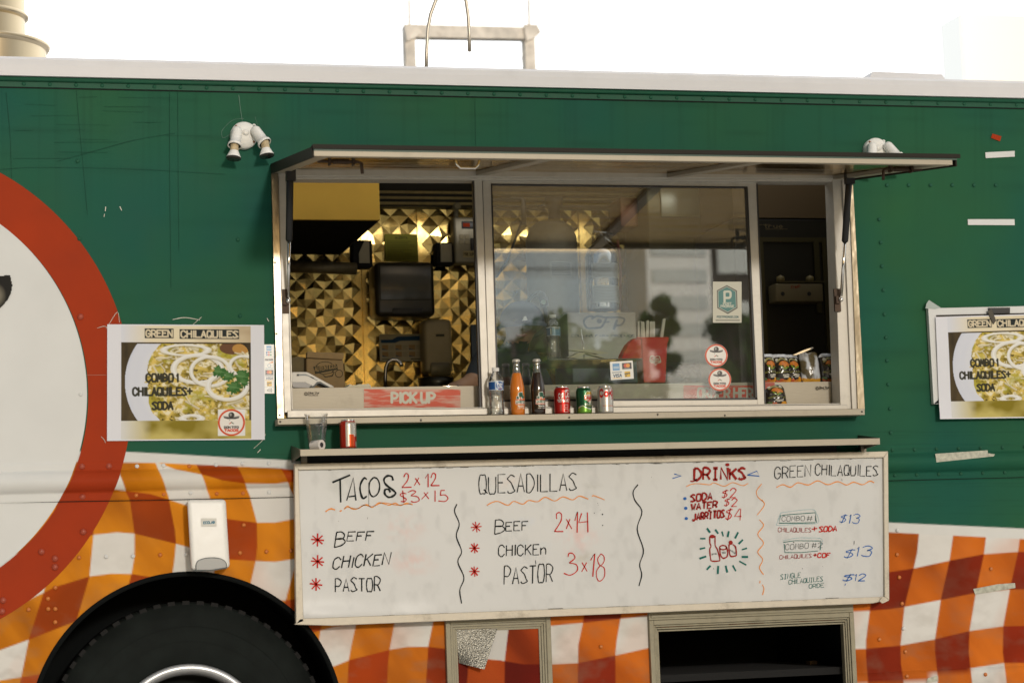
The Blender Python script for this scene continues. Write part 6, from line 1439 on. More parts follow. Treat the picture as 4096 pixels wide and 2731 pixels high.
p.go(Z2, S((1395, 790), (1470, 920)), 3.8, 'red'); p.go(Z2, S((1443, 788), (1395, 918)), 3.8, 'red'); p.build('price')
p.go(Z2, S((1510, 810), (1545, 692), (1540, 970)), 3.8, 'red', False); p.go(Z2, S((1600, 710), (1562, 835), (1690, 820)), 3.8, 'red', False); p.go(Z2, S((1678, 698), (1685, 965)), 3.8, 'red')
p.build('price')
p.go(Z2, S((1418, 1295), (1430, 1250), (1480, 1250), (1510, 1310), (1435, 1375)), 3.8, 'red'); p.go(Z2, S((1435, 1375), (1530, 1400), (1540, 1480), (1450, 1540), (1360, 1515)), 3.8, 'red'); p.build('price')
p.go(Z2, S((1605, 1370), (1675, 1490)), 3.8, 'red'); p.go(Z2, S((1668, 1370), (1602, 1495)), 3.8, 'red'); p.build('price')
p.go(Z2, S((1722, 1340), (1778, 1252), (1750, 1560)), 3.8, 'red', False)
p.go(Z2, S((1860, 1252), (1815, 1330), (1850, 1410), (1900, 1360), (1900, 1290), (1860, 1252)), 3.2, 'red'); p.go(Z2, S((1850, 1410), (1800, 1490), (1810, 1590), (1850, 1620), (1905, 1560), (1905, 1450), (1850, 1410)), 3.2, 'red')
p.build('price')
p = Pen()
p.text(Z2, 'QUESADILLAS', (222, 452), (1530, 402), 235, 3.4, slant=0.0, jit=.05); p.text(Z2, 'B', (432, 990), (565, 985), 195, 3.6); p.text(Z2, 'EEF', (582, 950), (880, 940), 118, 3.4, slant=0.02); p.text(Z2, 'CHICKEn', (485, 1286), (1130, 1262), 140, 3.6, slant=.02, jit=.06); p.text(Z8, 'PASTOR', (35, 722), (450, 702), 148, 3.6, slant=0.02, jit=.06)
p.go(Z2, S((980, 1340), (986, 1395)), 2); p.build('ink_mark'); [(p.dot(Z2, q, r, 'black'), p.build('ink_mark')) for q, r in (((1880, 725), 3), ((1883, 873), 2.2), ((1770, 707), 1.8), ((1815, 578), 1.2), ((1822, 600), 1.0), ((1850, 665), 1))]
p = Pen('divider_line')
p.go(Z7, S((1770, 35), (1750, 100), (1790, 205), (1765, 310), (1810, 440), (1778, 530), (1830, 665), (1795, 770), (1810, 885)), 4)
p.go(Z(0, 0, 1), S((2552, 1937), (2533, 1965), (2540, 2000), (2568, 2045), (2549, 2115), (2574, 2199), (2559, 2255), (2567, 2297), (2556, 2342)), 4)
p.go(Z8, S((2240, 0), (2262, 45), (2200, 130)), 3, 'orange'); p.go(Z8, S((2220, 170), (2255, 220), (2205, 295), (2255, 370), (2205, 445), (2248, 510), (2220, 580), (2255, 640)), 3, 'orange'); p.go(Z8, S((2225, 690), (2222, 712)), 3, 'orange'); p.go(Z8, S((2245, 725), (2258, 760), (2246, 812)), 3, 'orange'); p.go(Z(0, 0, 1), S((3047, 1934), (3027, 1962), (3031, 1985), (3050, 2003)), 2.6, 'orange')
p.go(Z1, S((445, 690), (480, 665), (520, 650), (572, 665)), 4.5, 'orange'); p.go(Z1, S((635, 685), (662, 672)), 4, 'orange'); p.go(Z1, S((695, 655), (740, 615), (800, 650), (870, 650), (930, 615), (1000, 595), (1070, 630), (1160, 570), (1240, 585), (1300, 600), (1380, 575), (1450, 605), (1530, 575), (1615, 595)), 3.4, 'orange'); p.go(Z1, S((700, 640), (760, 630), (830, 648), (900, 640), (960, 600), (1060, 622), (1130, 600), (1200, 570), (1290, 578), (1400, 600), (1480, 595), (1600, 580)), 2.2, 'orange')
p.go(Z2, S((325, 605), (400, 565), (480, 552), (610, 602), (690, 550), (810, 588), (890, 538), (1010, 555), (1110, 495), (1240, 545), (1350, 490), (1480, 530), (1570, 480), (1690, 520)), 3.2, 'orange'); p.go(Z2, S((1740, 485), (1770, 475), (1910, 530)), 3, 'orange')
p.go(Z3, S((560, 735), (680, 680), (850, 665), (1110, 690), (1210, 645), (1450, 725), (1650, 640), (1880, 710), (2015, 660)), 2.6, 'orange'); p.go(Z5, S((255, 580), (370, 530), (510, 575), (640, 495), (830, 535), (1000, 460), (1180, 530), (1360, 475), (1520, 535), (1650, 485), (1810, 530), (1940, 465), (2020, 495)), 3.4, 'orange')
p = Pen()
p.text(Z3, 'DR!NKS', (745, 575), (1945, 560), 265, 8.5, 'darkred', slant=.02); p.dot(Z3, (1525, 222), 9.5, 'darkred', 6.5); p.build('lettering'); p.go(Z3, S((655, 605), (715, 612), (810, 560)), 5, 'darkred')
p.text(Z3, 'SODA', (662, 1085), (1165, 1040), 165, 6.2, 'darkred'); p.text(Z3, 'WATER', (672, 1288), (1280, 1225), 150, 6.2, 'darkred'); p.text(Z3, 'JARR!TOS', (708, 1535), (1450, 1450), 165, 6.2, 'darkred'); p.build('lettering'); p.dot(Z3, (1100, 1300), 5.5, 'darkred'); p.build('lettering')
p.text(Z3, '$2', (1395, 1015), (1720, 985), 205, 3.2, 'red'); p.text(Z3, '$2', (1450, 1205), (1745, 1195), 185, 3.2, 'red'); p.text(Z3, '$4', (1478, 1530), (1850, 1530), 285, 3.4, 'red')
for q in ((528, 1015), (548, 1243), (560, 1483)): p.dot(Z3, q, 7.2, 'blue', 6.2); p.build('bullet')
p.go(Z3, S((280, 440), (440, 480), (235, 545)), 4, 'blue', False); p.build('arrow_mark'); p.go(Z3, S((1995, 462), (2220, 370), (2275, 490), (1995, 462)), 3.6, 'blue', False); p.build('arrow_mark')
p.go(Z4, S((1110, 490), (1115, 650), (1140, 720), (1112, 800), (1130, 1000), (1160, 1070), (1310, 1070), (1350, 1030), (1290, 800), (1240, 700), (1235, 480)), 4.5, 'darkred'); p.dot(Z4, (1170, 495), 11, 'darkred', 7.5)
p.build('bottle_drawing')
p.go(Z4, [(1425 + 80 * math.cos(a), 755 + 50 * math.sin(a)) for a in np.linspace(0, 6.283, 16)], 4.5, 'darkred'); p.go(Z4, S((1345, 770), (1365, 930), (1430, 1005), (1520, 960), (1530, 830), (1500, 740)), 5, 'darkred')
p.build('can_drawing')
p.dot(Z4, (1603, 640), 9, 'darkred'); p.go(Z4, S((1565, 680), (1565, 800), (1600, 955), (1725, 945), (1735, 880), (1715, 740), (1650, 680)), 5, 'darkred')
p.build('bottle_drawing'); p.text(Z4, 'Jarrito', (1150, 928), (1270, 920), 45, 1.2, 'grey'); p.text(Z4, 'SODA', (1395, 900), (1490, 890), 42, 1.2, 'grey'); p.text(Z4, 'WATER', (1585, 830), (1710, 915), 40, 1.2, 'grey')
for q in ((1045, 300, 1120, 405), (1240, 330, 1310, 430), (1395, 375, 1430, 490), (1560, 370, 1530, 510), (1780, 395, 1705, 540), (1890, 570, 1790, 670), (1985, 770, 1865, 805), (2010, 975, 1860, 975), (1805, 1075, 1970, 1165), (1650, 1170, 1725, 1310), (1485, 1180, 1525, 1340), (1310, 1185, 1300, 1375), (1130, 1180, 1040, 1275), (870, 1015, 1030, 960), (875, 790, 1005, 760), (885, 545, 1010, 545)): p.go(Z4, [(q[0], q[1]), (q[2], q[3])], 6.5, 'green', False); p.build('ray_mark')
p = Pen()
p.text(Z5, 'GREEN', (222, 425), (872, 380), 200, 3.2, slant=.02, jit=.06); p.text(Z5, 'CHILAQUILES', (955, 362), (2085, 370), 188, 3.2, slant=.04, jit=.08)
p.go(Z5, S((345, 1090), (420, 1075), (955, 1035), (975, 1215)), 3.2, 'green', False); p.go(Z5, S((330, 1080), (300, 1225), (700, 1222), (955, 1215)), 2.6, 'green', False); p.go(Z5, S((330, 1040), (600, 1000), (900, 980), (980, 1060), (995, 1225), (640, 1240), (280, 1265), (275, 1200), (330, 1040)), 1.3, 'pale')
p.text(Z5, 'COMBO', (352, 1190), (760, 1180), 85, 2, 'grey'); p.text(Z5, '#1', (800, 1182), (980, 1185), 90, 2, 'grey'); p.text(Z5, '$13', (1390, 1220), (1740, 1230), 165, 2.6, 'blue', slant=.2)
p.text(Z5, 'CHILAQUILES', (285, 1385), (880, 1388), 76, 2.2, 'darkred', slant=.0); p.text(Z5, '+', (890, 1400), (985, 1385), 110, 4.4, 'red'); p.text(Z5, 'SODA', (1020, 1382), (1340, 1368), 92, 4.4, 'red', slant=.15)
p.build('box_outline')
p.go(Z6, S((375, 215), (600, 185), (1055, 190), (1045, 355)), 3, 'green', False); p.go(Z6, S((395, 245), (405, 400), (700, 400), (1005, 370)), 2.6, 'green', False); p.go(Z6, S((370, 185), (600, 140), (820, 135), (1065, 150), (1065, 260)), 1.3, 'pale')
p.build('box_outline'); p.text(Z6, 'COMBO', (415, 352), (830, 322), 95, 2, 'grey'); p.text(Z6, '#2', (890, 318), (1085, 312), 92, 2, 'grey'); p.dot(Z6, (567, 217), 2.2, 'black'); p.build('ink_mark')
p.text(Z6, '$', (1470, 505), (1650, 500), 175, 3, 'blue', slant=.2); p.text(Z6, '13', (1680, 470), (1960, 466), 175, 3, 'blue', slant=.2); p.text(Z6, 'CHILAQUILES', (310, 522), (885, 488), 70, 2.2, 'darkred', slant=.05); p.text(Z6, '+COF', (915, 490), (1220, 486), 76, 4.2, 'red', slant=.15)
p.text(Z6, 'S!NGLE', (325, 885), (690, 850), 92, 2.3, 'green', slant=.05, jit=.08); p.text(Z6, 'CHILAQU!LES', (475, 975), (1090, 912), 82, 2.3, 'green', slant=.05, jit=.08); p.text(Z6, 'ORDE', (842, 1045), (1110, 1025), 72, 2.3, 'green'); p.text(Z6, '$', (1445, 925), (1640, 922), 130, 3.4, 'blue', slant=.2); p.text(Z6, '12', (1655, 915), (1850, 910), 125, 3, 'blue', slant=.2); p.go(Z6, S((1505, 960), (1490, 995)), 2.4, 'blue'); p.build('ink_mark')
p.go(Z6, S((1660, 190), (1655, 255)), 1.8, 'black'); p.build('ink_mark'); p.dot(Z6, (720, 690), 1.6, 'black')
p.build('ink_mark')
gm = MB(); r_ = random.Random(9)
for k in range(70):
    e = r_.random(); t = r_.random()
    if e < .5: q = (1200 + 2330 * t, 1881 - 49 * t + r_.uniform(0, 3)); d_ = r_.uniform(6, 40); pen(gm, [q, (q[0] + d_, q[1] - d_ * .021)], r_.uniform(.8, 2.2), YL)
    elif e < .85: q = (1210 + 2320 * t, 2473 - 87 * t - r_.uniform(0, 3)); d_ = r_.uniform(6, 60); pen(gm, [q, (q[0] + d_, q[1] - d_ * .037)], r_.uniform(.8, 2.2), YL)
    else: q = (r_.uniform(1230, 3500), r_.uniform(1900, 2380)); pen(gm, [q, (q[0] + r_.uniform(-2, 2), q[1] + r_.uniform(2, 9))], 1.4, YL)
tag(gm.build('marker_smears', mat('grimy_smear', (.09, .08, .06), .7), mb_root), kind='stuff')

# =====================================================================  DRINKS ON THE SILL
M_orange = mat('orange_soda', (0.62, 0.17, 0.008), 0.1, coat=0.6); M_cola = mat('tamarind_soda', (0.022, 0.012, 0.006), 0.1, coat=0.6); M_cap = mat('white_crown_cap', (0.6, 0.58, 0.53), 0.35, 0.4)
def mm_prof(prof):  # radius as a function of height
    hs = [p[1] for p in prof]; rs = [p[0] for p in prof]; return lambda h: np.interp(h, hs, rs)
def soda_bottle(px, m, name, label, flavour):
    y = -0.045; base = at(px, 1656, y); cx, z0 = base.x, SILL_Z + 0.0005
    k = (at(px, 1428, y).z - at(px, 1656, y).z)
    P = [(0.024, 0), (0.0285, 0.004), (0.0300, 0.03), (0.0302, 0.10), (0.0305, 0.118), (0.0285, 0.130), (0.024, 0.155), (0.0185, 0.178), (0.0142, 0.195), (0.0132, 0.225), (0.0138, 0.232)]
    s_ = k / 0.240; P = [(r * 1.0, h * s_) for r, h in P]
    o = empty(name, (cx, y, z0), label, 'soda bottle', 'glass soda bottles on the sill')
    lq = [q for q in P if q[1] <= 0.178 * s_]; fill = 0.176 * s_ if flavour[0] == 'M' else 0.172 * s_
    b = MB(); b.sm = True; b.lathe([(0.0, 0)] + [(r, h) for r, h in lq] + [(0.0175, 0.182 * s_), (0.0, 0.183 * s_)], (cx, y, z0), (0, 0, 1), 40); b.build('soda', m, o)
    b = MB(); b.sm = True; b.lathe([(0.0188, 0.176 * s_), (0.0148, 0.195 * s_), (0.0138, 0.226 * s_), (0.0143, 0.232 * s_)], (cx, y, z0), (0, 0, 1), 32); b.build('neck', M_water, o)
    b = MB(); b.sm = True; pts = []
    b.lathe([(0.0165, 0.230 * s_), (0.0168, 0.233 * s_), (0.0150, 0.239 * s_), (0.010, 0.241 * s_), (0, 0.2412 * s_)], (cx, y, z0), (0, 0, 1), 42); b.build('crown_cap', M_cap, o)
    f = mm_prof([(r, h + z0) for r, h in P])
    cv = Canvas(-0.98, 0, 0.98, 1, 0.016, alpha=0.0); q = lambda zx, zy: ((zx - 555) / 135.0, (zy - 890) / 330.0)
    wh, gn, og, rd = (0.66, 0.64, 0.56), (0.012, 0.085, 0.045), (0.66, 0.12, 0.02), (0.60, 0.10, 0.03)
    def blob(pts, c, sc=1.0): cv.poly(smooth_line([q(*p_) for p_ in pts] + [q(*pts[0])]), c)
    blob([(465, 1050), (470, 985), (495, 975), (510, 920), (590, 910), (605, 960), (630, 970), (632, 1040), (660, 1110), (640, 1130), (450, 1130)], wh)
    cv.rect(*q(450, 1042), *q(655, 1125), wh, 0.03); blob([(510, 960), (515, 922), (585, 918), (600, 955), (590, 990), (525, 1000)], gn); blob([(475, 1030), (478, 990), (505, 985), (520, 1010), (510, 1035)], gn); blob([(575, 1020), (580, 975), (620, 968), (630, 1000), (615, 1025)], gn)
    blob([(470, 1035), (530, 1035), (535, 1000), (555, 1000), (560, 1035), (640, 1020), (640, 1045), (470, 1048)], og)
    for a, c in ((q(448, 1048), q(660, 1048)), (q(448, 1122), q(660, 1122)), (q(448, 1048), q(444, 1122)), (q(658, 1048), q(662, 1122))): cv.stroke([a, c], 0.04, rd)
    for st in word('JARRITOS', *q(465, 1105), *q(648, 1102), 0.13): cv.stroke(st, 0.045, gn)
    for st in word(flavour, *q(490, 1175), *q(625, 1175), 0.075): cv.stroke(st, 0.03, wh)
    for st in word('NATURAL FLAVOR SODA', *q(482, 1205), *q(655, 1205), 0.03): cv.stroke(st, 0.018, wh, 0.8)
    cv.wrap('printed_label', cx, y, f, z0 + 0.027 * s_, z0 + 0.104 * s_, M_gloss_print, o, 0.25, True, 0.0006)
soda_bottle(2072, M_orange, 'orange_soda_bottle', 'glass bottle of orange soda with printed green label on the sill', 'Mandarin')
soda_bottle(2154, M_cola, 'dark_soda_bottle', 'glass bottle of dark tamarind soda with printed green label on the sill', 'Tamarind')
def can(px, py, y, z0, name, label, paint, group, k=1.0):
    c = at(px, py, y); cx = c.x
    P = [(0.0245, 0.0), (0.0262, 0.002), (0.0285, 0.006), (0.0325, 0.011), (0.033, 0.014), (0.033, 0.100), (0.0322, 0.105), (0.0285, 0.114), (0.0268, 0.1175), (0.0275, 0.119), (0.0275, 0.1215)]
    P = [(r * k, h * k) for r, h in P]; f = mm_prof([(r, h + z0) for r, h in P])
    o = empty(name, (cx, y, z0), label, 'drink can', group)
    cv = Canvas(-math.pi, 0, math.pi, 1, 0.014); cv.soft = 0.012; paint(cv)
    v = (cv.Y - cv.y0) / (cv.y1 - cv.y0); hh = [0.0119, 0.0145, 0.1, 0.1055, 0.1135]
    cv.wrap('can_body', cx, y, f, z0 + 0.0075 * k, z0 + 0.1155 * k, M_can, o, 0.25)
    b = MB(); b.sm = True; b.lathe([(0, 0.003 * k)] + [(r, h) for r, h in P[:4]], (cx, y, z0), (0, 0, 1), 40); b.build('base_rim', M_chrome, o)
    b = MB(); b.sm = True; b.lathe([(r, h) for r, h in P[-4:]] + [(0.0262 * k, 0.1205 * k), (0.0255 * k, 0.117 * k), (0, 0.117 * k)], (cx, y, z0), (0, 0, 1), 40); b.build('lid', M_chrome, o)
    return o
def w_(cv, t, x0, y0, x1, y1, h, w, c, sl=0.0):
    for st in word(t, x0, y0, x1, y1, h, sl): cv.stroke(st, w, c)
def paint_cola(cv):
    cv.c[:] = (0.50, 0.020, 0.015); wh = (0.72, 0.70, 0.66)
    cv.stroke(smooth_line([(-.15, .15), (.1, .10), (.5, .12), (.8, .22)]), .035, wh); w_(cv, 'ca Cola', -1.0, .40, 1.05, .36, .24, .055, wh, .2); cv.stroke(smooth_line([(-.9, .40), (-.7, .46), (-.5, .44)]), .03, wh)
    w_(cv, 'ORIGINAL TASTE', -1.15, .50, .55, .49, .035, .022, wh); w_(cv, 'GOUT ORIGINAL', -1.0, .56, .5, .55, .035, .022, wh)
    for a in ((-.25, .66, .25, .78), (-.3, .82, .25, .96)): cv.rect(*a, (0.62, 0.5, 0.46), k=.8); cv.rect(a[0] + .04, a[1] + .02, a[2] - .04, a[3] - .02, (0.5, 0.02, 0.015))
    cv.rect(.48, .82, .68, .92, (0.6, .5, .4)); cv.rect(-.85, .66, -.55, .9, (0.55, .2, .17), k=.5)
def paint_ginger(cv):
    cv.c[:] = (0.012, 0.09, 0.035); cv.ell(.45, .26, .6, .12, (0.60, 0.36, 0.05)); cv.stroke(smooth_line([(-.3, .24), (.0, .14), (.3, .17), (.55, .12), (.75, .18)]), .04, (0.5, 0.6, 0.4))
    sh = smooth_line([(-.42, .30), (.2, .26), (.95, .30), (.9, .45), (.75, .55), (.45, .62), (.0, .55), (-.35, .45), (-.42, .30)]); cv.poly(sh, (0.62, 0.60, 0.50))
    w_(cv, 'CANADA', -.38, .46, 1.0, .40, .12, .05, (0.50, 0.03, 0.02), .05); w_(cv, 'DRY', .0, .53, .75, .50, .11, .05, (0.50, 0.03, 0.02), .05)
    w_(cv, 'SODA GINGEMBRE', -.4, .68, 1.3, .67, .05, .022, (0.55, .58, .45)); cv.rect(-.1, .71, .9, .725, (0.5, .38, .1))
    cv.poly(smooth_line([(-1.6, 1), (-1.3, .80), (-.7, .72), (-.2, .80), (.5, .84), (1.2, .74), (2, .8), (2, 1)]), (0.16, 0.36, 0.05)); cv.stroke(smooth_line([(-1.3, .78), (-.7, .71), (-.2, .79), (.5, .83), (1.2, .73)]), .035, (0.6, .62, .5))
def paint_silver(cv):
    cv.c[:] = (0.52, 0.50, 0.46); rd = (0.42, 0.018, 0.015)
    w_(cv, 'Coke', -1.25, .36, 1.1, .35, .25, .10, rd); w_(cv, 'Diet', .35, .16, .95, .18, .08, .03, rd, .2); w_(cv, 'Diete', .35, .46, 1.1, .47, .08, .03, rd, .2)
    w_(cv, 'SANS CALORIES', -.9, .735, .65, .735, .02, .016, (0.5, .15, .08)); cv.rect(-.9, .752, .65, .758, (0.5, .2, .1))
def paint_cola_back(cv):
    cv.c[:] = (0.50, 0.030, 0.012); wh = (0.68, 0.65, 0.58); cv.rect(-.72, .04, -.32, .96, wh); cv.rect(-.28, .05, 1.0, .50, wh)
    cv.poly([(-.25, .50), (.3, .50), (.3, 1), (-.25, 1)], (0.62, 0.08, 0.012))
    for k in range(12): cv.rect(-.22, .085 + k * .034, random.uniform(.3, .95), .100 + k * .034, (0.12, 0.11, 0.10))
    for k in range(3): cv.rect(-.6 + k * .1, .12, -.57 + k * .1, .9, (0.35, .33, .3))
    w_(cv, 'Coke', .35, .56, .95, .56, .06, .03, wh); cv.rect(.35, .61, .95, .72, (0.68, .2, .1), k=.7); cv.rect(.38, .62, .92, .71, (0.5, .03, .012)); cv.rect(.6, .76, 1.1, .96, (0.55, .54, .48))
can(2250, 1651, -0.045, SILL_Z + .0005, 'cola_can', 'red cola can first in the row of three on the sill', paint_cola, 'cans lined up on the sill')
can(2337, 1650, -0.045, SILL_Z + .0005, 'ginger_ale_can', 'green ginger ale can in the middle of the row on the sill', paint_ginger, 'cans lined up on the sill', .985)
can(2423, 1648, -0.045, SILL_Z + .0005, 'diet_cola_can', 'silver diet cola can last in the row on the sill', paint_silver, 'cans lined up on the sill')
can(1394, 1794, -0.13, sz1 + .0003, 'opened_cola_can', 'red cola can showing its nutrition panel on the lower shelf', paint_cola_back, None)
def water_bottle(px, py, y, z0, h, label, lab_cols, text, cloudy):
    c = at(px, py, y); cx = c.x; s_ = h / 0.20
    o = empty('water_bottle', (cx, y, z0), label, 'water bottle', 'plastic water bottles')
    P = [(0.0, 0.004), (0.022, 0.0), (0.0300, 0.004), (0.0318, 0.02)]
    for k in range(5): P += [(0.0318 - .0006 * k, 0.022 + k * .013), (0.0298 - .0005 * k, 0.0285 + k * .013), (0.0312 - .0006 * k, 0.034 + k * .013)]
    P += [(0.0285, 0.092), (0.0305, 0.100), (0.0312, 0.106), (0.0312, 0.148), (0.029, 0.156), (0.0235, 0.170), (0.016, 0.180), (0.0125, 0.184), (0.0125, 0.192)]
    P = [(r * s_, q * s_) for r, q in P]
    b = MB(); b.sm = True; b.lathe(P, (cx, y, z0), (0, 0, 1), 36); b.build('bottle', M_water, o)
    b = MB(); b.sm = True; b.lathe([(0, .012 * s_)] + [(r * .95, q) for r, q in P[3:-6]] + [(0.0, .15 * s_)], (cx, y, z0), (0, 0, 1), 28); b.build('water', glass('still_water', cloudy, 0.5, 0.02, dust=0.06, bump=0.5), o)
    b = MB(); b.sm = True; b.lathe([(0.0148 * s_, .188 * s_), (0.0152 * s_, .190 * s_), (0.0150 * s_, .203 * s_), (0.0, .204 * s_)], (cx, y, z0), (0, 0, 1), 32); b.build('cap', M_white_plastic, o)
    f = mm_prof([(r, q + z0) for r, q in P if q >= 0][2:])
    cv = Canvas(-1.7, 0, 1.7, 1, 0.03, lab_cols[0]); cv.rect(-1.7, 0, 1.7, .1, (0.66, .68, .68)); cv.rect(-1.7, .93, 1.7, 1, (0.6, .62, .62))
    cv.c[:] = np.where((np.abs(cv.X) < .62)[..., None] & (cv.Y > .1)[..., None], np.array([0.42, .52, .62]), cv.c)
    if text == 'PURE':
        cv.ell(0.05, .52, .58, .44, (0.02, 0.09, 0.30)); w_(cv, 'Pure', -.30, .46, .45, .46, .24, .07, (0.7, .7, .68)); w_(cv, 'Life', -.22, .76, .40, .76, .24, .07, (0.7, .7, .68)); cv.rect(-.15, .82, .3, .88, (0.45, .05, .1)); cv.rect(1.25, .1, 1.7, .95, (0.45, .05, .08))
    else:
        cv.rect(-1.2, .12, -.75, .95, (0.02, 0.05, 0.16)); cv.rect(-.95, .2, -.75, .9, (0.55, .53, .45)); cv.rect(-.55, .12, .95, .95, (0.16, .30, .42)); cv.rect(-.3, .1, .45, .28, (0.10, .10, .10)); w_(cv, 'KIRKLAND', -.25, .24, .42, .24, .1, .03, (0.55, .53, .45)); cv.rect(-.5, .7, .9, .78, (0.10, .18, .28), k=.6)
    cv.wrap('bottle_label', cx, y, f, z0 + .108 * s_, z0 + .147 * s_, M_gloss_print, o, 0.25, False, 0.0008)
water_bottle(1988, 1656, -0.045, SILL_Z + .0005, .2, 'clear plastic water bottle with blue label at the left end of the sill row', [(0.012, 0.07, 0.24)], 'PURE', (0.985, .985, .97))
water_bottle(2217, 1442, 0.17, P_ledge if False else at(2217, 1443, 0.17).z, .195, 'plastic water bottle with pale blue label inside behind the glass', [(0.05, 0.10, 0.20)], 'K', (0.9, .92, .82))
# tip cup and paper roll on the shelf
cz_ = sz1 + .0003; ct_ = at(1268, 1796, -0.12)
o = empty('tip_cup', (ct_.x, -0.12, cz_), 'clear plastic cup marked TIP standing on the shelf', 'cup')
kx = 1 / 1000.0
b = MB(); b.sm = True; b.lathe([(0.0, .003), (0.029, .003), (0.030, .0), (0.0315, .002), (0.0455, .143), (0.0475, .146), (0.0475, .149), (0.0450, .149)], (ct_.x, -0.12, cz_), (0, 0, 1), 48); b.build('cup_wall', M_clear, o)
cv = Canvas(-1.2, 0, 1.2, 1, 0.02, alpha=0.0); bk = (0.012, 0.014, 0.012)
cv.stroke([(-.45, .06), (.10, .05)], .08, bk); cv.stroke([(-.15, .06), (-.15, .42)], .10, bk); cv.stroke([(.42, .06), (.38, .42)], .08, bk); cv.stroke([(.75, .05), (.72, .44)], .05, bk); cv.stroke(smooth_line([(.74, .06), (1.0, .10), (1.02, .2), (.75, .24)]), .045, bk)
cv.ell(.55, .66, .055, .024, bk); cv.ell(.95, .66, .04, .022, bk); cv.stroke(smooth_line([(.3, .74), (.5, .80), (.8, .82), (1.0, .76)]), .035, bk)
cv.wrap('marker_writing', ct_.x, -0.12, lambda z: np.interp(z, [cz_ + .002, cz_ + .143], [.0315, .0455]), cz_ + .01, cz_ + .108, M_print, o, 0.25, True, .0006)
r0, r1 = at(1251, 1772, -0.125), at(1287, 1776, -0.165)
r_ = .0205; r0.z = r1.z = cz_ + r_ + .0002
b = MB(); b.sm = True; ax = (r1 - r0).normalized(); L_ = (r1 - r0).length
b.lathe([(0.0105, L_ * .5), (0.0105, L_), (r_, L_), (r_, 0), (0.0, 0)], r0, ax, 36)
o = b.build('paper_roll', mat('receipt_paper', (.70, .66, .62), .85), smooth=True); tag(o, 'white receipt paper roll lying in front of the tip cup', 'paper roll')
b = MB(); b.disc(r1 - ax * .002, .0104, ax, 20); b.build('roll_core', M_black, o)

# =====================================================================  FIXTURES ON THE WALL
def floodlight(cx, cy, mirror, label):
    c = at(cx, cy, 0.0); o = empty('twin_floodlight', (c.x, -0.01, c.z), label, 'floodlight', 'twin floodlights over the window')
    q = lambda zx, zy, y: Vector((c.x + mirror * (zx - 815) / 7.127 / 957, y, c.z - (zy - 545) / 7.127 / 957))
    b = MB(); b.sm = True; b.lathe([(0.056, 0.0), (0.056, 0.022), (0.052, 0.030), (0.035, 0.036), (0, .038)], (c.x, -0.001, c.z), (0, -1, 0), 48)
    b.lathe([(0.014, 0.0), (0.014, .006), (0.0, .006)], q(845, 485, -0.036), (0, -1, 0), 20); base = b.build('base_plate', M_white_plastic, o)
    b = MB(); b.sm = True; t = q(1105, 250, -0.006); b.lathe([(0.0075, 0), (0.0075, .006), (0.003, .007), (0.003, 0)], t, (0, -1, 0), 18); b.build('mounting_tab', M_white_plastic, base)
    for zx, zy in ((588, 305), (1070, 740)): b = MB(); b.sm = True; b.lathe([(0.0052, 0), (0.0045, .003), (0, .0035)], q(zx, zy, -0.031), (0, -1, 0), 12); b.build('rusty_screw', mat('rust', (.22, .07, .02), .8), base)
    for j, e, bulb, y0, y1 in (((590, 490), (490, 940), (455, 1215), -.055, -.080), ((1120, 470), (1330, 860), (1358, 1140), -.055, -.085)):
        J, E2, B2 = q(*j, y0), q(*e, y1), q(*bulb, y1 - .008); d = (E2 - J).normalized(); d2 = (B2 - E2).normalized()
        b = MB(); b.sm = True; b.tube([q(845 + (j[0] - 845) * .72, 490, -.040), J], .0115, 12); b.lathe([(0.0, -.022), (.014, -.018), (.0205, -.006), (.0215, .02), (.0225, (E2 - J).length - .012), (.0285, (E2 - J).length - .010), (.0290, (E2 - J).length), (.0255, (E2 - J).length), (.0225, (E2 - J).length - .02), (0, (E2 - J).length - .03)], J, d, 32); h = b.build('lamp_holder', M_white_plastic, o)
        b = MB(); b.sm = True; L2 = (B2 - E2).length + .006; b.mat(M_white_plastic); b.lathe([(.0175, L2 - .026), (.021, L2 - .018), (.0290, L2), (.0305, L2 + .004)], E2, d2, 32); b.mat(mat('aged_lamp_neck', (.50, .40, .24), .5, noise=.3, nscale=50)); b.lathe([(.0165, -.022), (.0170, L2 - .024)], E2, d2, 32); bu = b.build('bulb', None, h)
        b = MB(); b.disc(E2 - d * .004, .0250, d, 24); b.build('holder_shade_disc', M_black, h)  # black disc paints the shaded hollow inside the holder mouth
        b = MB(); b.sm = True; b.lathe([(.0305, L2 + .004), (.0295, L2 + .008), (.0, L2 + .007)], E2, d2, 32); lens = b.build('lens', mat('dark_led_lens', (.035, .035, .03), .25), h)
floodlight(974, 546, 1, 'white twin floodlight with rusty screws on the upper left wall')
floodlight(3497, 606, 1, 'white twin floodlight half hidden behind the right end of the awning')
cw = MB(); pen(cw, [(955, 380), (961, 430), (969, 485)], 2.4, -0.006); pen(cw, [(975, 475), (930, 482), (890, 520), (888, 545), (895, 552), (918, 540)], 1.5, -0.004); pen(cw, [(1020, 468), (1030, 500), (1034, 525)], 1.3, -0.004); cw.build('lamp_cable', mat('green_cable', (.03, .13, .08), .5), truck)
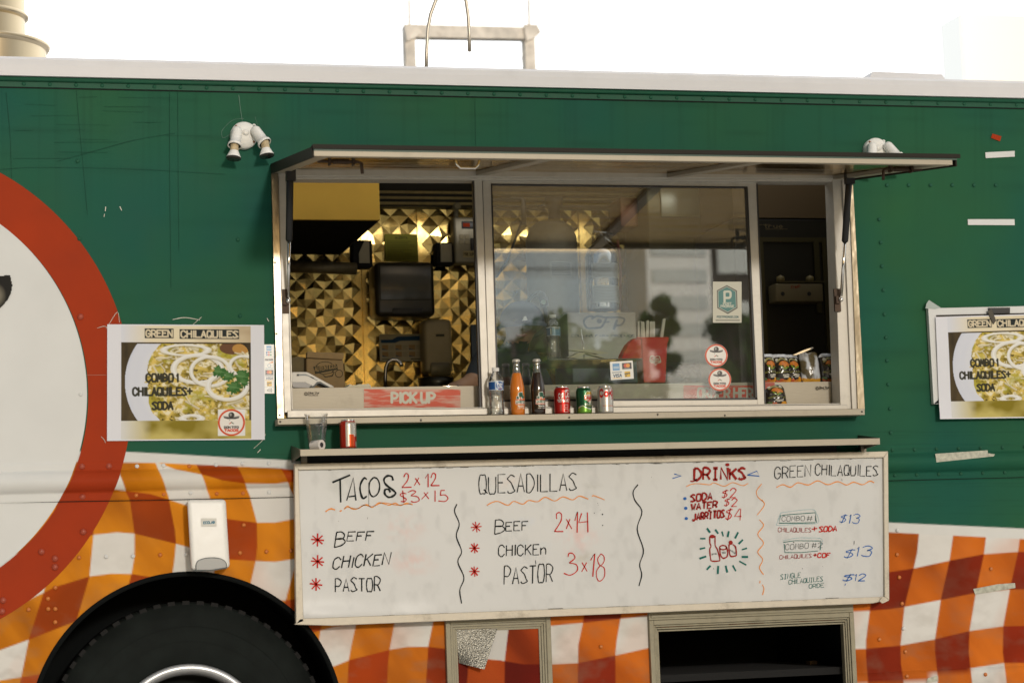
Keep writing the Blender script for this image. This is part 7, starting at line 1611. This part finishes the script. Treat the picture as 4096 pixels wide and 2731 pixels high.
def soap():
    x0, x1, z0, z1 = rect(748, 1998, 917, 2272, -0.10); y1 = -0.004
    o = empty('soap_dispenser', ((x0 + x1) / 2, -0.05, z0), 'white wall soap dispenser above the wheel arch', 'dispenser')
    bm = bmesh.new(); bmesh.ops.create_cube(bm, size=1)
    for v in bm.verts:
        t = v.co.z + .5; f = v.co.y < 0
        px = (748, 903) if t > .5 else (764, 918); py = (1998 if v.co.x < 0 else 1996) if t > .5 else (2280 if v.co.x < 0 else 2270)
        p_ = at(px[0] if v.co.x < 0 else px[1], py, -0.10 if f else -0.004); v.co = Vector((p_.x, (-0.098 if t > .5 else -.112) if f else y1, p_.z))
    bmesh.ops.bevel(bm, geom=bm.edges[:], offset=.018, segments=5, profile=.6, affect='EDGES')
    b = MB(); b.from_bm(bm); b.build('cover', M_white_plastic, o, smooth=True)
    b = MB(); b.prism([at(a / 2.138, 1998 + c / 2.138, -.116) for a, c in smooth_line([(1678, 600), (1680, 545), (1710, 512), (1800, 495), (1890, 505), (1930, 535), (1937, 578)]) + [(1800, 600)]], (0, .03, 0)); b.build('push_lens', mat('grey_translucent', (.30, .31, .31), .25), o, bevel=.002)
    b = MB(); pen(b, [(1655 / 2.138, 1998 + 604 / 2.138), (1800 / 2.138, 1998 + 603 / 2.138), (1940 / 2.138, 1998 + 580 / 2.138)], 5, -.1175); pen(b, [(a / 2.138, 1998 + c / 2.138) for a, c in [(1676, 602), (1678, 545), (1710, 510), (1800, 493), (1890, 503), (1932, 535), (1939, 580)]], 2.2, -.1175); b.build('lens_edge', mat('dark_edge', (.04, .05, .05), .5), o)
    cv = Canvas(805, 2072, 866, 2104, .8, (.66, .65, .60)); [cv.stroke(st, 2.6, (.03, .16, .24)) for st in word('ECOLAB', 814, 2094, 859, 2092, 9)]; px_plane(cv, 'nameplate', -.1065, M_print, o)
soap()

# =====================================================================  BEYOND THE TRUCK
def gantry():
    y = 9.0; o = empty('steel_gantry', (at(1880, 300, y).x, y, 0), 'weathered white steel gantry frame standing far behind the truck', 'gantry')
    M_g = mat('weathered_white_steel', (.88, .82, .74), .7, noise=.3, nscale=8, grime=.5, gcol=(.45, .34, .24))
    for a, c in ((1621, 1664), (2100, 2143)):
        x0, x1 = at(a, 200, y).x, at(c, 200, y).x; b = MB(); b.box(x0, x1, y, y + .12, 0, at(a, 97 if a < 2000 else 108, y).z); b.build('post', M_g, o, bevel=.006)
        b = MB(); b.prism([at(p, q, y - .03) for p, q in [(a - 4, 97), (c + 6, 99), (c + 22, 130), (c, 150), (a + 6, 165)]], (0, .03, 0)); b.build('gusset', M_g, o)
        b = MB(); m_ = (a + c) / 2 - 5; b.tube([at(m_, 100, y), at(m_ - 3, -120, y)], .012, 6); b.build('antenna', M_g, o)
    b = MB(); b.prism([at(p, q, y + .01) for p, q in [(1640, 97), (2120, 108), (2120, 158), (1640, 150)]], (0, .10, 0)); b.build('crossbeam', M_g, o, bevel=.006)
    b = MB(); b.tube([at(2145, 150, y), at(2275, 290, y)], .003, 5); b.tube([at(2098, 200, y), at(2065, 290, y)], .003, 5); b.build('guy_wire', M_g, o)
gantry()
def tower(name, label, x0, x1, y0, y1, h, m, mw, rows, cols, face, cap=True):
    """a building: walls, a parapet, rows of window panes on the side that faces the truck"""
    o = empty(name, ((x0 + x1) / 2, (y0 + y1) / 2, 0), label, 'building')
    b = MB(); b.box(x0, x1, y0, y1, 0, h); b.build('walls', m, o)
    if cap: b = MB(); b.box(x0 - .3, x1 + .3, y0 - .3, y1 + .3, h, h + .8); b.build('parapet', m, o)
    yf = y1 if face > 0 else y0
    for r_ in range(rows):
        b = MB()
        z = h * (r_ + .35) / rows; dz = h / rows * .5; w = (x1 - x0) / cols
        for c in range(cols): b.box(x0 + w * (c + .08), x0 + w * (c + .92), yf - .12, yf + .12, z, z + dz)
        b.build('window_band', mw, o)
M_pale = mat('mirror_cladding', (.90, .86, .76), .25, .85, noise=.08, nscale=.4); M_win = mat('far_window', (.62, .62, .55), .2, .8); M_bluebld = mat('blue_curtain_wall', (.42, .47, .48), .25, .8, noise=.12, nscale=.3); M_brown = mat('brown_cladding', (.08, .06, .04), .8)
a = at(3845, 100, 110); tower('pale_tower', 'pale tall building rising behind the truck at the far right', a.x, a.x + 26, 110, 113, at(3900, 52, 110).z, mat('glare_pale_cladding', (.74, .75, .74), .4, .9), M_win, 0, 1, -1, False)  # bright metal finish stands in for glare washing the building pale
# across the street, seen mirrored in the sliding glass
def refl(px, py, d): v = at(px, py, d); return Vector((v.x, -d, v.z))
a, b2 = refl(2592, 1200, 70), refl(2850, 1200, 70); tower('glass_tower', 'pale office tower across the street mirrored in the glass', a.x, b2.x, -74, -70, refl(2700, 900, 70).z, M_pale, M_win, 14, 1, 1)
a, b2 = refl(2850, 1200, 96), refl(3150, 1200, 96); tower('brown_block', 'dark brown block across the street mirrored beside the tower', a.x, b2.x, -104, -96, refl(2900, 1000, 96).z, M_brown, M_win, 6, 1, 1)
a, b2 = refl(1600, 1200, 90), refl(2560, 1200, 90); tower('blue_block', 'blue grey office block across the street mirrored at the left of the glass', a.x, b2.x, -104, -90, refl(2200, 1130, 90).z, M_bluebld, mat('blue_window', (.46, .53, .55), .2, .8), 5, 1, 1)
M_leaf = mat('leaf', (.07, .15, .02), .8, spec=.1, noise=.4, nscale=2); M_bark = mat('bark', (.10, .075, .05), .9, noise=.3)
def tree(px, py_top, py_low, d, width, label, n=1500, seed=1):
    """tapered trunk, limbs and a crown of many leaf faces gathered in clumps"""
    top, low = refl(px, py_top, d), refl(px, py_low, d); r_ = random.Random(seed)
    o = empty('tree', (top.x, -d, 0), label, 'tree', 'trees across the street')
    H = top.z; cr = max(.6, (H - max(low.z, .8)) / 2); zc_ = H - cr
    b = MB(); b.sm = True; b.tube([(top.x, -d, 0), (top.x + .1, -d, zc_ * .6), (top.x, -d, zc_ + cr * .4)], [.16, .11, .04], 8)
    cl = []
    for k in range(16):
        an = r_.uniform(0, 6.28); rr_ = r_.uniform(.2, .8); zz = zc_ + r_.uniform(-.75, .8) * cr; c = Vector((top.x + math.cos(an) * rr_ * width, -d + math.sin(an) * rr_ * width, zz)); cl.append((c, r_.uniform(.28, .48) * min(cr, width)))
        b.tube([(top.x, -d, zc_ - cr * .4), tuple(c)], [.05, .012], 5)
    b.build('trunk', M_bark, o)
    b = MB()
    for k in range(n):
        c, cr_ = cl[k % 16]; v = Vector((r_.gauss(0, 1), r_.gauss(0, 1), r_.gauss(0, 1))).normalized() * cr_ * r_.uniform(.4, 1.05); p_ = c + v
        t1 = Vector((r_.gauss(0, 1), r_.gauss(0, 1), r_.gauss(0, .6))).normalized(); t2 = t1.cross(Vector((r_.gauss(0, 1), r_.gauss(0, 1), r_.gauss(0, 1)))).normalized(); s_ = r_.uniform(.06, .13)
        b.poly([p_ - t1 * s_, p_ + t2 * s_ * .5, p_ + t1 * s_, p_ - t2 * s_ * .5])
    b.build('crown', M_leaf, o)
for i, a in enumerate(((2050, 1255, 1750, 24, 1.7, 'leafy tree mirrored at the left of the sliding glass'), (2200, 1330, 1750, 26, 1.5, 'leafy tree mirrored behind the soda bottles'), (2330, 1400, 1750, 25, 1.4, 'leafy tree mirrored above the cans'), (2640, 1215, 1660, 40, .5, 'small tree mirrored in front of the pale tower'), (2940, 1240, 1700, 36, .7, 'dark tree mirrored at the right edge of the glass'))):
    tree(*a, n=2600, seed=i + 2)
